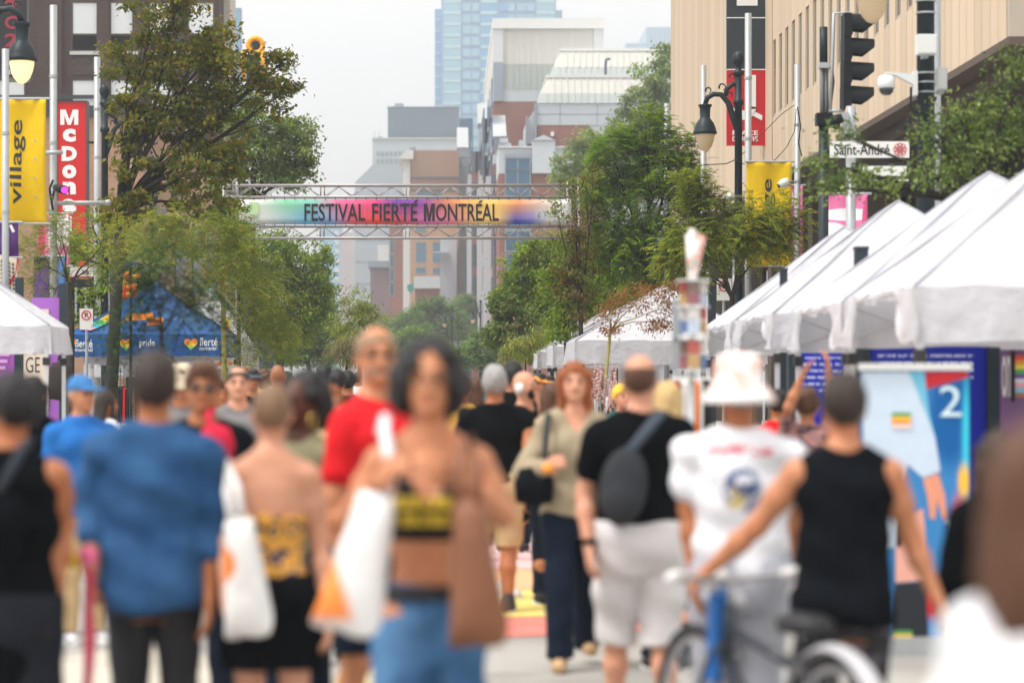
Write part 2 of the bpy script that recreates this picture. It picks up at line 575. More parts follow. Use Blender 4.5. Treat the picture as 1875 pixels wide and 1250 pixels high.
def build_figure(root, H, fem=False, skin='light', arms=None, legs=None, hair=('short', 'brown'), top=None, bottom=None, shoes=None,
                 belly=0.0, wide=1.0, hipw=1.0, face=0.0, facing=0.0, hd=0.010, hands=True, extras=()):
    """meshes of one person under root; unit body 1.75 m tall, front towards local -y"""
    s = H / 1.75
    sw = (0.158 if fem else 0.182) * wide
    prof = torso_prof(fem, belly, wide)
    prof = [(z, w * (1 + (hipw - 1) * min(1, max(0, (1.15 - z) / .12))), d * (1 + (hipw - 1) * .6 * min(1, max(0, (1.15 - z) / .12))), c) for z, w, d, c in prof]
    # joints
    J = {}
    for sd in (-1, 1):
        sh = np.array([sd * sw, 0.004, 1.378])
        el = sh + np.array([sd * 0.055, 0.025, -0.285]); wr = el + np.array([sd * 0.005, -0.06, -0.24])
        J[sd] = [sh, el, wr]
    if arms:
        for key, (e, w) in arms.items():
            sx = -1 if key == 'L' else 1
            e2 = rotz(e, -facing) / s; w2 = rotz(w, -facing) / s
            sd = sx if math.cos(facing) > 0 else -sx
            J[sd][1], J[sd][2] = e2, w2
    K = {}
    for sd in (-1, 1):
        hp = np.array([sd * 0.088 * wide * hipw, 0.005, 0.86]); st = (legs or {}).get(sd, 0.0)
        lift = max(0.0, (legs or {}).get(('lift', sd), 0.0))
        kn = np.array([sd * 0.093, -0.02 + st * 0.5 - abs(st) * 0.12, 0.475 + lift * 0.3]); an = np.array([sd * 0.098, st + lift * 0.3, 0.085 + lift])
        K[sd] = [hp, kn, an]
    lo = np.array([-.30, -.26, -.02]); hi = np.array([.30, .24, 1.82])
    for j in list(J.values()) + list(K.values()):
        for p in j:
            lo = np.minimum(lo, p - 0.26); hi = np.maximum(hi, p + 0.26)
    lo[2] = -0.02; hi[2] = max(1.82, min(hi[2], 2.2))
    B = Field(lo, hi, hd)
    B.torso(prof, 0.0, k=0.04)
    # hips, glutes, shoulder blades
    for sd in (-1, 1):
        B.ell((sd * 0.075 * hipw, 0.055, 0.86), (0.085 * hipw, 0.075, 0.095), 0.05)
        B.capsule((sd * 0.045, 0.02, 1.445), (sd * (sw - .02), .008, 1.392), 0.044, 0.046, 0.05)
        if fem: B.ell((sd * 0.07, -0.09, 1.26), (0.062, 0.055, 0.06), 0.04)
        else: B.ell((sd * 0.08, -0.07, 1.31), (0.085, 0.05, 0.065), 0.05)
    ar = 0.85 if fem else 1.0
    for sd in (-1, 1):
        sh, el, wr = J[sd]
        mid = sh * 0.55 + el * 0.45
        B.capsule(sh, mid, 0.055 * ar, 0.050 * ar, 0.03)
        B.capsule(mid, el, 0.050 * ar, 0.040 * ar, 0.03)
        fm = el * 0.65 + wr * 0.35
        B.capsule(el, fm, 0.040 * ar, 0.041 * ar, 0.03)
        B.capsule(fm, wr, 0.041 * ar, 0.026 * ar, 0.03)
        hp, kn, an = K[sd]
        B.capsule(hp, kn, 0.088, 0.056, 0.05)
        cf = kn * 0.6 + an * 0.4 + np.array([0, 0.02, 0])
        B.capsule(kn, cf, 0.054, 0.055, 0.03)
        B.capsule(cf, an, 0.053, 0.036, 0.03)
        B.capsule(an + (0, 0.025, -0.045), an + (sd * 0.02, -0.13, -0.058), 0.038, 0.026, 0.03)
        if hands:
            d = wr - el; d /= np.linalg.norm(d)
            side = np.array([sd, 0, 0.0]) - d * d[0] * sd
            side /= max(np.linalg.norm(side), 1e-6)
            fwd = np.cross(d, side); fwd /= np.linalg.norm(fwd)
            if fwd[1] > 0: fwd = -fwd          # thumb side looks ahead
            palm = np.cross(d, fwd); palm *= -1 if palm @ side > 0 else 1
            for i, (off, ln) in enumerate(((0.030, .068), (0.010, .077), (-0.010, .071), (-0.030, .056))):
                kp = wr + d * 0.085 + fwd * off
                B.capsule(wr + fwd * off * 0.55, kp, 0.017, 0.0125, 0.012)
                m1 = kp + (d * 0.93 + palm * 0.36 + fwd * off * 1.4) * ln * 0.5
                tp = m1 + (d * 0.62 + palm * 0.78) * ln * 0.5
                B.capsule(kp, m1, 0.0098, 0.009, 0.006)
                B.capsule(m1, tp, 0.009, 0.0078, 0.006)
            tb = wr + d * 0.025 + fwd * 0.022
            t1 = tb + (d * 0.7 + fwd * 0.7 + palm * 0.25) * 0.045
            B.capsule(tb, t1, 0.015, 0.011, 0.01)
            B.capsule(t1, t1 + (d * 0.9 + fwd * 0.15 + palm * 0.4) * 0.032, 0.0105, 0.0085, 0.006)
    # neck and head
    nr = 0.046 if fem else 0.055
    B.capsule((0, 0.012, 1.44), (0, 0.0, 1.58), nr * 1.08, nr, 0.03)
    def hp_(p):                       # turn a point of the head about the neck
        q = rotz(np.array(p, float), face); return q
    B.ell(hp_((0, 0.012, 1.652)), (0.074, 0.093, 0.098), 0.03, face)
    B.ell(hp_((0, -0.028, 1.592)), (0.056, 0.066, 0.072), 0.035, face)
    B.capsule(hp_((0, -0.085, 1.645)), hp_((0, -0.108, 1.604)), 0.009, 0.0125, 0.012)
    B.ell(hp_((0, -0.080, 1.545)), (0.022, 0.018, 0.016), 0.02, face)
    for sd in (-1, 1):
        B.ell(hp_((sd * 0.076, 0.012, 1.622)), (0.011, 0.020, 0.031), 0.008, face)
        B.ell(hp_((sd * 0.031, -0.098, 1.640)), (0.017, 0.018, 0.012), sub=True, yaw=face)
        B.capsule(hp_((sd * 0.014, -0.082, 1.660)), hp_((sd * 0.046, -0.072, 1.660)), 0.009, 0.008, 0.012)
    V, Fc = B.mesh()
    objs = {}
    objs['body'] = mesh_obj('body', V * s, Fc, skin_mat(skin), root, True, False)
    # eyes, brows, mouth
    mo = MB()
    for sd in (-1, 1):
        c = hp_((sd * 0.031, -0.076, 1.640)) * s
        e1 = MB(); e1.lathe([(0.0005, -.012 * s), (.009 * s, -.008 * s), (.012 * s, 0), (.009 * s, .008 * s), (.0005, .012 * s)], c, 10)
        e1.build('eye', mat('eye_brown', (0.05, 0.03, 0.022), 0.2, 0.02), root, True, False)
        br = MB(); br.tube([hp_((sd * 0.014, -0.092, 1.663)) * s, hp_((sd * 0.032, -0.090, 1.669)) * s, hp_((sd * 0.050, -0.078, 1.662)) * s], [.003 * s, .0045 * s, .002 * s], 6)
        br.build('eyebrow', hair_mat('dark', HAIRC['dark']), root, True, False)
    mo.tube([hp_((-0.024, -0.079, 1.571)) * s, hp_((-0.008, -0.091, 1.574)) * s, hp_((0.008, -0.091, 1.574)) * s, hp_((0.024, -0.079, 1.571)) * s],
            [.002 * s, .006 * s, .006 * s, .002 * s], 6)
    mo.build('mouth', mat('lips', S(170, 92, 84), 0.45, 0.08), root, True, False)
    # ---- hair
    kind, hc = hair
    if kind and kind != 'none':
        Hf = Field((-.26, -.28, 1.25), (.26, .28, 1.86), max(hd, 0.010))
        c0 = hp_((0, 0.014, 1.655))
        def loc(X, Y, Z):
            cs, sn = math.cos(-face), math.sin(-face)
            return X * cs - Y * sn, X * sn + Y * cs, Z
        def cutline(off=0.0, side=True):
            def fn(X, Y, Z):
                x, y, z = loc(X, Y, Z)
                p = ((-0.125) * (y + 0.085) + (-0.145) * (z - 1.70 - off)) / 0.1914
                return -(p + 0 * x)
            return fn
        if kind in ('short', 'buzz', 'balding', 'ring'):
            e = {'short': 0.017, 'buzz': 0.006, 'balding': 0.008, 'ring': 0.007}[kind]
            Hf.ell(c0, (0.074 + e, 0.093 + e, 0.098 + e), 0.01, face)
            if kind == 'short': Hf.ell(hp_((0, -0.02, 1.735)), (0.062, 0.07, 0.032), 0.03, face)
            Hf.F = np.maximum(Hf.F, -cutline()(Hf.ax[0][:, None, None], Hf.ax[1][None, :, None], Hf.ax[2][None, None, :]))
            if kind in ('balding', 'ring'):
                zt = 1.715 if kind == 'balding' else 1.69
                Hf.F = np.maximum(Hf.F, Hf.ax[2][None, None, :] - zt)
        elif kind == 'long':
            Hf.ell(c0, (0.085, 0.105, 0.108), 0.01, face)
            Hf.F = np.maximum(Hf.F, -cutline(0.0)(Hf.ax[0][:, None, None], Hf.ax[1][None, :, None], Hf.ax[2][None, None, :]))
            Hf.ell(hp_((0, 0.075, 1.52)), (0.088, 0.045, 0.15), 0.04, face)
            for sd in (-1, 1):
                Hf.capsule(hp_((sd * 0.076, -0.020, 1.68)), hp_((sd * 0.082 + .008, -0.010, 1.44 + sd * .02)), 0.020, 0.027, 0.03)
        elif kind in ('curly', 'afro'):
            if kind == 'curly':
                Hf.ell(hp_((0, 0.022, 1.655)), (0.108, 0.115, 0.122), 0.03, face)
                for sd in (-1, 1): Hf.ell(hp_((sd * 0.080, 0.015, 1.605)), (0.045, 0.065, 0.078), 0.05, face)
                Hf.ell(hp_((0, 0.07, 1.59)), (0.095, 0.06, 0.10), 0.04, face)
                fx, fz = 0.066, 0.104
            else:
                Hf.ell(hp_((0, 0.055, 1.675)), (0.118, 0.105, 0.115), 0.03, face)
                Hf.ell(hp_((0, 0.10, 1.60)), (0.10, 0.07, 0.10), 0.04, face)
                fx, fz = 0.078, 0.112
            def facehole(X, Y, Z):
                x, y, z = loc(X, Y, Z)
                q = (np.sqrt((x / fx) ** 2 + ((z - 1.60) / fz) ** 2) - 1) * fx
                return -np.maximum(q, y + 0.015)
            Hf.F = np.maximum(Hf.F, facehole(Hf.ax[0][:, None, None], Hf.ax[1][None, :, None], Hf.ax[2][None, None, :]))
            ph = random.uniform(0, 6)
            Hf.warp(lambda X, Y, Z: 0.011 * np.sin(75 * X + ph + 2 * np.sin(40 * Z)) * np.sin(70 * Y + 1.3 * ph) * np.sin(68 * Z + 2 * np.sin(50 * X)) + 0.009 * np.sin(38 * X + 31 * Z + ph) * np.sin(33 * Y - 29 * Z))
        if kind == 'cap' or kind == 'bucket':
            pass
        else:
            if kind in ('short', 'long'):
                ph = random.uniform(0, 6)
                Hf.warp(lambda X, Y, Z: 0.005 * np.sin(90 * X + ph + 14 * Z) * np.sin(60 * Y + ph) + 0.004 * np.sin(47 * X + 39 * Y - 21 * Z + ph) * np.sin(31 * Z - 52 * X))
            V, Fc = Hf.mesh()
            if len(V): mesh_obj('hair', V * s, Fc, hair_mat(hc, HAIRC[hc]), root, True, False)
    # ---- top garment
    def garment(name, m, setup, lo_, hi_, amp=0.006, h=None):
        G = Field(lo_, hi_, h or max(hd, 0.011))
        setup(G)
        ph = [random.uniform(0, 6.28) for _ in range(4)]
        if amp:
            G.warp(lambda X, Y, Z: amp * (np.sin(21 * Z + 9 * X + ph[0]) * np.sin(13 * X + 7 * Y - 6 * Z + ph[1]) + 0.6 * np.sin(37 * Z - 17 * X + 8 * Y + ph[2])))
        V, Fc = G.mesh()
        return mesh_obj(name, V * s, Fc, m, root, True, False) if len(V) else None
    def allax(G): return G.ax[0][:, None, None], G.ax[1][None, :, None], G.ax[2][None, None, :]
    if top:
        e = top.get('ease', 0.016); hem = top['hem'] / 1.0; sl = top.get('sleeve', 0.5)
        def setup(G):
            G.torso(prof, e, e + 0.004, 0.03, hem, top.get('z1', 1.475))
            if fem and not top.get('strapless'):
                for sd in (-1, 1): G.ell((sd * 0.07, -0.09, 1.26), (0.062 + e * .7, 0.055 + e * .7, 0.06 + e * .7), 0.04)
            if fem and top.get('strapless'):
                for sd in (-1, 1): G.ell((sd * 0.07, -0.09, 1.25), (0.066, 0.059, 0.062), 0.04)
            if not fem:
                for sd in (-1, 1): G.ell((sd * 0.08, -0.07, 1.31), (0.085 + e, 0.05 + e, 0.065 + e), 0.05)
            if hem < 0.92:
                for sd in (-1, 1): G.ell((sd * 0.075 * hipw, 0.055, 0.86), (0.085 * hipw + e, 0.075 + e, 0.095 + e), 0.05)
            G.F = np.maximum(G.F, hem - allax(G)[2])
            if sl > 0 or top.get('tank'):
                for sd in (-1, 1):
                    a_in = (sd * 0.045, 0.02, 1.440)
                    if top.get('tank'):
                        G.capsule(a_in, (sd * (sw - 0.05), .010, 1.402), 0.046 + e * .5, 0.044 + e * .5, 0.04)
                    else:
                        G.capsule(a_in, (sd * (sw - .02), .008, 1.392), 0.044 + e * .6, 0.046 + e * .6, 0.05)
            if sl > 0:
                for sd in (-1, 1):
                    sh, el, wr = J[sd]
                    ee = e + 0.004
                    if sl <= 1:
                        p = sh + (el - sh) * sl
                        G.capsule(sh, p - (p - sh) * 0.12, 0.055 * ar + ee * .6, (0.056 - 0.012 * sl) * ar + min(ee, .018) + 0.003, 0.022)
                    else:
                        G.capsule(sh, el, 0.055 * ar + ee * .6, 0.043 * ar + ee * .8, 0.022)
                        p = el + (wr - el) * (sl - 1)
                        G.capsule(el, p, 0.043 * ar + ee * .8, (0.030 if sl > 1.8 else 0.038) * ar + ee * .55, 0.03)
            X, Y, Z = allax(G)
            # neckline
            nz = top.get('neck', 1.468)
            if top.get('vneck'):
                G.F = np.maximum(G.F, np.where(Y < 0.02, Z - (nz + np.abs(X) * 1.6 - 0.02), Z - 1.475) * 0.8)
            elif top.get('scoop'):
                q = top['scoop']
                G.F = np.maximum(G.F, -((np.sqrt((X / 0.075) ** 2 + ((Z - 1.50) / (1.50 - q)) ** 2) - 1) * 0.075 + 0 * Y))
            else:
                G.F = np.maximum(G.F, -((np.sqrt((X / 0.068) ** 2 + ((Y + 0.012) / 0.07) ** 2) - 1) * 0.06 + np.maximum(nz - Z, 0)))
            if top.get('collar'):
                def ring(X, Y, Z):
                    q = np.sqrt(X ** 2 + (Y - 0.004) ** 2) - 0.068
                    return np.maximum(np.abs(q) - 0.008, np.abs(Z - 1.478) - 0.022)
                G.add(ring, (-.09, -.09, 1.45), (.09, .09, 1.51), 0.01)
        if top.get('straps'):
            for sd in (-1, 1):
                b = MB(); b.tube([np.array(q) * s for q in ((sd * .085, -.105, 1.29), (sd * .092, -.075, 1.37), (sd * .095, -.02, 1.432), (sd * .09, .04, 1.425), (sd * .075, .09, 1.33))], .011 * s, 6)
                b.build('shoulder_strap', top['mat'], root, True, False)
        lo2 = lo.copy(); hi2 = hi.copy(); lo2[2] = hem - 0.06; hi2[2] = 1.56
        objs['top'] = garment(top.get('name', 'shirt'), top['mat'], setup, lo2, hi2, top.get('amp', 0.005))
    if bottom:
        wz = bottom.get('waist', 1.0); ln = bottom['len']; e = bottom.get('ease', 0.016)
        def setup(G):
            pr = [p for p in prof if p[0] <= 1.1]
            G.torso(pr, e, e, 0.03, 0.76, wz)
            for sd in (-1, 1):
                G.ell((sd * 0.075 * hipw, 0.055, 0.86), (0.085 * hipw + e, 0.075 + e, 0.095 + e), 0.05)
                hp, kn, an = K[sd]
                if bottom.get('skirt'):
                    G.capsule(hp, kn, 0.115, 0.13, 0.06); G.capsule((0, 0.01, .84), (0, 0, .5), 0.13, 0.15, 0.06)
                else:
                    fl = bottom.get('flare', 0.0)
                    G.capsule(hp, kn, 0.088 + e, 0.058 + e + fl, 0.012)
                    G.capsule(kn, an + (0, 0.005, -0.02), 0.058 + e + fl, 0.042 + e * 1.2 + fl * 1.4, 0.012)
            X, Y, Z = allax(G)
            G.F = np.maximum(np.maximum(G.F, ln - Z), Z - wz)
        lo2 = lo.copy(); hi2 = hi.copy(); lo2[2] = max(-.02, ln - 0.05); hi2[2] = wz + 0.05
        objs['bottom'] = garment(bottom.get('name', 'trousers'), bottom['mat'], setup, lo2, hi2, bottom.get('amp', 0.004))
        if bottom.get('belt'):
            b = MB()
            W = np.interp(wz - 0.02, [p[0] for p in prof], [p[1] for p in prof]) + e + 0.008
            D = np.interp(wz - 0.02, [p[0] for p in prof], [p[2] for p in prof]) + e + 0.008
            b.lathe([(W * s, (wz - 0.045) * s), (W * 1.02 * s, (wz - 0.04) * s), (W * 1.02 * s, (wz - 0.005) * s), (W * s, wz * s)], (0, 0.004, 0), 28, 1, D / W)
            b.build('belt', mat('belt_black', (0.02, 0.02, 0.022), 0.5), root, True, False)
    if shoes:
        for sd in (-1, 1):
            hp, kn, an = K[sd]
            G = Field(an + (-.09, -.22, -.12), an + (.11, .12, .08), max(hd, .010))
            G.capsule(an + (0, 0.028, -0.038), an + (sd * 0.018, -0.125, -0.048), 0.047, 0.038, 0.03)
            G.capsule(an + (0, 0.03, -0.02), an + (0, 0.02, 0.02), 0.046, 0.044, 0.03)
            X, Y, Z = allax(G); G.F = np.maximum(G.F, (an[2] - 0.085) - Z)
            V, Fc = G.mesh()
            so = mesh_obj('shoe', V * s, Fc, shoes, root, True, False)
            if shoes.name.startswith('sneaker'):
                q = MB(); q.lathe([(.052 * s, 0), (.056 * s, .008 * s), (.054 * s, .024 * s), (.05 * s, .03 * s)], tuple((an + (sd * 0.009, -0.05, -0.084)) * s), 16, 0.92, 2.2)
                q.build('sole', mat('sole_white', (.7, .7, .68), .6), so, True, False)
    objs['J'] = {k: [p * s for p in v] for k, v in J.items()}
    objs['s'] = s
    objs['hp'] = lambda p: hp_(p) * s
    for ex in extras: head_extra(root, ex, s, hp_)
    return objs

def head_extra(root, ex, s, hp_):
    kind = ex[0]
    if kind in ('sunglasses', 'glasses'):
        m = mat('lens_dark', (0.015, 0.012, 0.012), 0.1, spec=0.6) if kind == 'sunglasses' else mat('glasses_rim', (0.05, 0.035, 0.03), 0.3)
        b = MB()
        for sd in (-1, 1):
            c = hp_((sd * 0.033, -0.099, 1.637)) * s
            if kind == 'sunglasses':
                b.lathe([(.002, -.018 * s), (.024 * s, -.012 * s), (.027 * s, 0), (.024 * s, .012 * s), (.002, .018 * s)], c, 12, 1, .25)
            else:
                pts = [c + Vector((.024 * s * math.cos(a), 0, .019 * s * math.sin(a))) for a in np.linspace(0, 2 * math.pi, 13)]
                b.tube(pts, .002 * s, 5)
            b.tube([hp_((sd * 0.058, -0.095, 1.642)) * s, hp_((sd * 0.084, 0.01, 1.64)) * s], .003 * s, 5)
        b.tube([hp_((-0.012, -0.105, 1.642)) * s, hp_((0.012, -0.105, 1.642)) * s], .003 * s, 5)
        b.build(kind, m, root, True, False)
    elif kind == 'beard':
        G = Field((-.13, -.16, 1.48), (.13, .13, 1.66), .008)
        G.ell(hp_((0, -0.028, 1.588)), (0.0585, 0.0675, 0.0735), 0.01, ex[2])
        G.F = np.maximum(G.F, (G.ax[2][None, None, :] - 1.568 - .5 * np.abs(G.ax[0][:, None, None])) + 0 * G.F)
        X, Y, Z = G.ax[0][:, None, None], G.ax[1][None, :, None], G.ax[2][None, None, :]
        V, Fc = G.mesh()
        mesh_obj('beard', V * s, Fc, hair_mat(ex[1], HAIRC[ex[1]]), root, True, False)
    elif kind == 'mask':
        G = Field((-.13, -.18, 1.48), (.13, .13, 1.68), .008)
        G.ell(hp_((0, -0.045, 1.585)), (0.060, 0.066, 0.060), 0.01, ex[2])
        V, Fc = G.mesh()
        mesh_obj('face_mask', V * s, Fc, cloth_mat('mask_black', (.015, .015, .017)), root, True, False)
    elif kind == 'cap':
        m = ex[1]
        G = Field((-.2, -.32, 1.6), (.2, .25, 1.82), .010)
        G.ell(hp_((0, 0.012, 1.668)), (0.090, 0.108, 0.100), 0.01, ex[2])
        G.F = np.maximum(G.F, 1.668 - G.ax[2][None, None, :] + 0 * G.F)
        G.ell(hp_((0, -0.130, 1.672)), (0.078, 0.085, 0.012), 0.012, ex[2])
        V, Fc = G.mesh()
        mesh_obj('cap', V * s, Fc, m, root, True, False)
    elif kind == 'bucket_hat':
        b = MB()
        b.lathe([(0.150 * s, 1.592 * s), (.154 * s, 1.597 * s), (.140 * s, 1.625 * s), (.116 * s, 1.655 * s), (.103 * s, 1.668 * s), (.101 * s, 1.72 * s), (.095 * s, 1.762 * s), (.076 * s, 1.788 * s), (.04 * s, 1.797 * s), (.002, 1.798 * s)],
                (0, 0.01 * s, 0), 32)
        b.build('bucket_hat', ex[1], root, True, False)
    elif kind == 'earring':
        for sd in ex[1]:
            c = Vector(hp_((sd * 0.086, 0.0, 1.57 - ex[2] * .5)) * s)
            b = MB(); b.tube([c + Vector((0, ex[2] * math.cos(a), ex[2] * math.sin(a))) for a in np.linspace(0, 2 * math.pi, 17)], .004, 6)
            b.build('earring', mat('earring_gold', S(226, 190, 110), 0.25, metal=0.9), root, True, False)
    elif kind == 'headphone':
        for sd in (-1, 1):
            b = MB(); c = hp_((sd * 0.085, 0.012, 1.62)) * s
            b.lathe([(.005, -.04 * s), (.034 * s, -.03 * s), (.042 * s, 0), (.034 * s, .03 * s), (.005, .04 * s)], c, 12, .55, 1)
            b.build('headphone', mat('headphone_white', (.75, .75, .74), .35), root, True, False)

def person(u, Y, H, label, facing=0.0, group=None, **kw):
    r = thing('person', (XU(u, Y), Y, 0), label, 'person', group, facing)
    o = build_figure(r, H, facing=facing, **kw)
    return r, o
# ---------------------------------------------------------------- trees
def leaf_arrays(C, D, Nn, L, Wd):
    """kite leaves: centre C, long axis D, normal Nn, length L, width Wd -> verts, quads"""
    D = D / np.maximum(np.linalg.norm(D, axis=1, keepdims=True), 1e-6)
    Sd = np.cross(D, Nn); Sd /= np.maximum(np.linalg.norm(Sd, axis=1, keepdims=True), 1e-6)
    Up = np.cross(Sd, D)
    L = L[:, None]; Wd = Wd[:, None]
    a = C - D * L * .5
    b = C + Sd * Wd * .5 - D * L * .05 + Up * L * .10
    c = C + D * L * .5 - Up * L * .06
    d = C - Sd * Wd * .5 - D * L * .05 + Up * L * .10
    V = np.stack([a, b, c, d], 1).reshape(-1, 3)
    Q = np.arange(len(C) * 4).reshape(-1, 4)
    return V, Q

def unit(n):
    v = RNG.normal(size=(n, 3)); return v / np.linalg.norm(v, axis=1, keepdims=True)

def tree(name, label, base, blobs, mats, n_clump=90, per=60, leaf=(.06, .035), clump_r=.28, kind='simple', trunk_r=.12, fork=None,
         group=None, droop=0.2, shell=.45, bark='bark', twig=True, limbs_n=3, cat='tree', lean=(0, 0, 0), depth=1.0, upturn=0.35):
    """blobs: (x, y, z, rx, ry, rz) ellipsoids that the crown fills; base = (x, y) on the ground"""
    bx, by = base
    root = thing(name, (bx, by, 0), label, cat, group)
    bl = np.array(blobs, float)
    if kind == 'simple': n_clump, per, clump_r = int(n_clump * .62), per * 1.5, clump_r * .84
    else: n_clump, per = int(n_clump * .72), per * 1.25
    vol = (bl[:, 3] * bl[:, 4] * bl[:, 5]) ** (2 / 3.); vol /= vol.sum()
    cen = (bl[:, :3] * vol[:, None]).sum(0)
    ztop = (bl[:, 2] + bl[:, 5]).max(); zbot = (bl[:, 2] - bl[:, 5]).min()
    fk = np.array(fork if fork is not None else (bx * .6 + cen[0] * .4, by * .6 + cen[1] * .4, max(1.8, zbot + .12 * (ztop - zbot))))
    T = MB()
    b0 = Vector((bx, by, 0)); f0 = Vector(fk)
    mid = b0.lerp(f0, .5) + Vector((random.uniform(-.05, .05), random.uniform(-.05, .05), 0)) * trunk_r * 6
    T.tube([b0, b0.lerp(mid, .12), mid, f0], [trunk_r * 1.35, trunk_r, trunk_r * .85, trunk_r * .72], 8)
    clumps, clr = [], []
    for i, (x, y, z, rx, ry, rz_) in enumerate(bl):
        c = Vector((x, y, z))
        # a limb to each part of the crown
        m1 = f0.lerp(c, .45) + Vector((random.uniform(-.22, .22), random.uniform(-.3, .3), random.uniform(.0, .25))) * max(rx, rz_)
        r0 = trunk_r * .55
        q1 = f0.lerp(m1, .5) + Vector((random.uniform(-.12, .12), random.uniform(-.1, .1), random.uniform(-.05, .12))) * max(rx, rz_)
        q2 = m1.lerp(c, .5) + Vector((random.uniform(-.15, .15), 0, random.uniform(-.1, .15))) * max(rx, rz_)
        T.tube([f0 - Vector((0, 0, .05)), q1, m1, q2, c], [r0 * .8, r0 * .58, r0 * .42, r0 * .28, r0 * .12], 6)
        k = max(4, int(n_clump * vol[i]))
        d = unit(k); rr = (RNG.random(k) ** (1 / 2.2)) * (1 - shell) + shell * RNG.random(k) ** .25
        P = np.array([x, y, z]) + d * rr[:, None] * np.array([rx, ry, rz_])
        clumps.append(P)
        if twig:
            for p in P[:max(3, int(k * .28))]:
                p = Vector(p)
                t = random.uniform(.1, .9)
                st = m1.lerp(c, t)
                q = st.lerp(p, .55) + Vector((random.uniform(-.12, .12), random.uniform(-.12, .12), random.uniform(-.02, .14))) * rx
                T.tube([st, q, p], [r0 * .22, r0 * .13, r0 * .04], 4, False)
    T.build('trunk', mat(bark, *BARK[bark]), root, True)
    P = np.concatenate(clumps)
    n = len(P)
    if kind == 'simple':
        rep = RNG.poisson(per, n)
        I = np.repeat(np.arange(n), rep); N = len(I)
        size = clump_r * (0.6 + .8 * RNG.random(n))
        g = RNG.normal(size=(N, 3)) * np.array([1, 1, .6])
        C = P[I] + g * size[I][:, None] * .6
        out = C - cen; out /= np.maximum(np.linalg.norm(out, axis=1, keepdims=True), 1e-6)
        D = out * .7 + unit(N) * .8 + np.array([0, 0, -droop])
        Nn = unit(N) * .7 + np.array([0, 0, .8]) + out * .2
        sc = .7 + .6 * RNG.random(N)
        V, Q = leaf_arrays(C, D, Nn, leaf[0] * sc, leaf[1] * sc)
        ids = I
    else:                                    # compound: arching fronds of paired leaflets
        nf = RNG.poisson(per, n); I = np.repeat(np.arange(n), nf); N = len(I)
        S0 = P[I] + RNG.normal(size=(N, 3)) * clump_r * .35
        out = S0 - cen; out /= np.maximum(np.linalg.norm(out, axis=1, keepdims=True), 1e-6)
        dr = out * .5 + unit(N) * .8; dr[:, 2] += upturn * RNG.random(N); dr /= np.linalg.norm(dr, axis=1, keepdims=True)
        Lf = clump_r * (.7 + .7 * RNG.random(N))
        m = 9
        Cs, Ds, Ns = [], [], []
        for j in range(m):
            t = (j + 1) / m
            pos = S0 + dr * (Lf * t)[:, None]; pos[:, 2] -= droop * Lf * t * t
            tan = dr.copy(); tan[:, 2] -= 2 * droop * t; tan /= np.linalg.norm(tan, axis=1, keepdims=True)
            sd = np.cross(tan, np.array([0, 0, 1.0])) + 1e-4; sd /= np.linalg.norm(sd, axis=1, keepdims=True)
            for sg in (-1, 1):
                dd = sd * sg + tan * .45; dd[:, 2] -= .15; dd /= np.linalg.norm(dd, axis=1, keepdims=True)
                Cs.append(pos + dd * leaf[0] * .5); Ds.append(dd); Ns.append(np.array([0, 0, 1.0]) + .35 * unit(N))
        C = np.concatenate(Cs); D = np.concatenate(Ds); Nn = np.concatenate(Ns); ids = np.tile(I, 2 * m)
        sc = .8 + .4 * RNG.random(len(C))
        V, Q = leaf_arrays(C, D, Nn, leaf[0] * sc, leaf[1] * sc)
    o = mesh_obj('crown', V, Q, None, root)
    for mm in mats: o.data.materials.append(mm)
    if len(mats) > 1:
        w = RNG.integers(0, len(mats), n)
        # neighbouring clumps keep one tone
        order = np.argsort(P[:, 0] * 1.3 + P[:, 2]); 
        pick = (w + (np.sin(P[:, 0] * 2.1 + P[:, 2] * 1.7) > .2)) % len(mats)
        o.data.polygons.foreach_set('material_index', pick[ids].astype(np.int32))
    return root

BARK = {'bark': ((.055, .042, .034), .9, .3, 12, .5), 'bark_dark': ((.03, .025, .022), .9, .3, 12, .5), 'bark_green': (S(150, 140, 80), .8, .2, 12, .2),
        'bark_pale': ((.12, .10, .085), .9, .25, 12, .4)}

def B(Y, *spots, dep=1.0):
    """crown parts given by where the photograph shows them at distance Y: (u, v, ru, rv[, dy])"""
    out = []
    for s in spots:
        u, v, ru, rv = s[:4]; dy = s[4] if len(s) > 4 else random.uniform(-.3, .3)
        p = PX(u, v, Y); k = Y / F
        out.append((p.x, Y + dy * ru * k, p.z, ru * k, max(ru, rv) * k * .9 * dep, rv * k))
    return out
# ---------------------------------------------------------------- ground
n = NT('asphalt')
g = n.noise(1.2, 5); g2 = n.noise(60, 3)
c = n.mix(n.smooth(n.noise(.35, 4), .4, .6), S(146, 142, 136), S(176, 172, 166)); c = n.mix(n.math('MULTIPLY', n.smooth(g, .55, .7), .5), c, S(128, 124, 118)); c = n.mix(n.math('MULTIPLY', g2, .35), c, S(120, 117, 112))
n.bump(g2, .25, .01); MATS['asphalt'] = n.fin(c, .85, .2)
road = MB(); road.sheet(lambda a, b: (-60 + 120 * a, -12 + 1292 * b, 0), 6, 40)
tagp(road.build('street', MATS['asphalt']), kind='structure')
earth = MB(); earth.box(-385, 385, -12, 1290, -.5, -.02)
tagp(earth.build('ground', mat('earth', (.16, .155, .145), .9, .15)), kind='structure')
for nm, x0, x1 in (('sidewalk', -11.6, -8.2), ('sidewalk', 6.4, 10.9)):
    s_ = MB(); s_.box(x0, x1, -10, 150, .004, .13)
    tagp(s_.build(nm, mat('concrete_walk', S(168, 164, 156), .85, .12, 2, .2)), kind='structure')

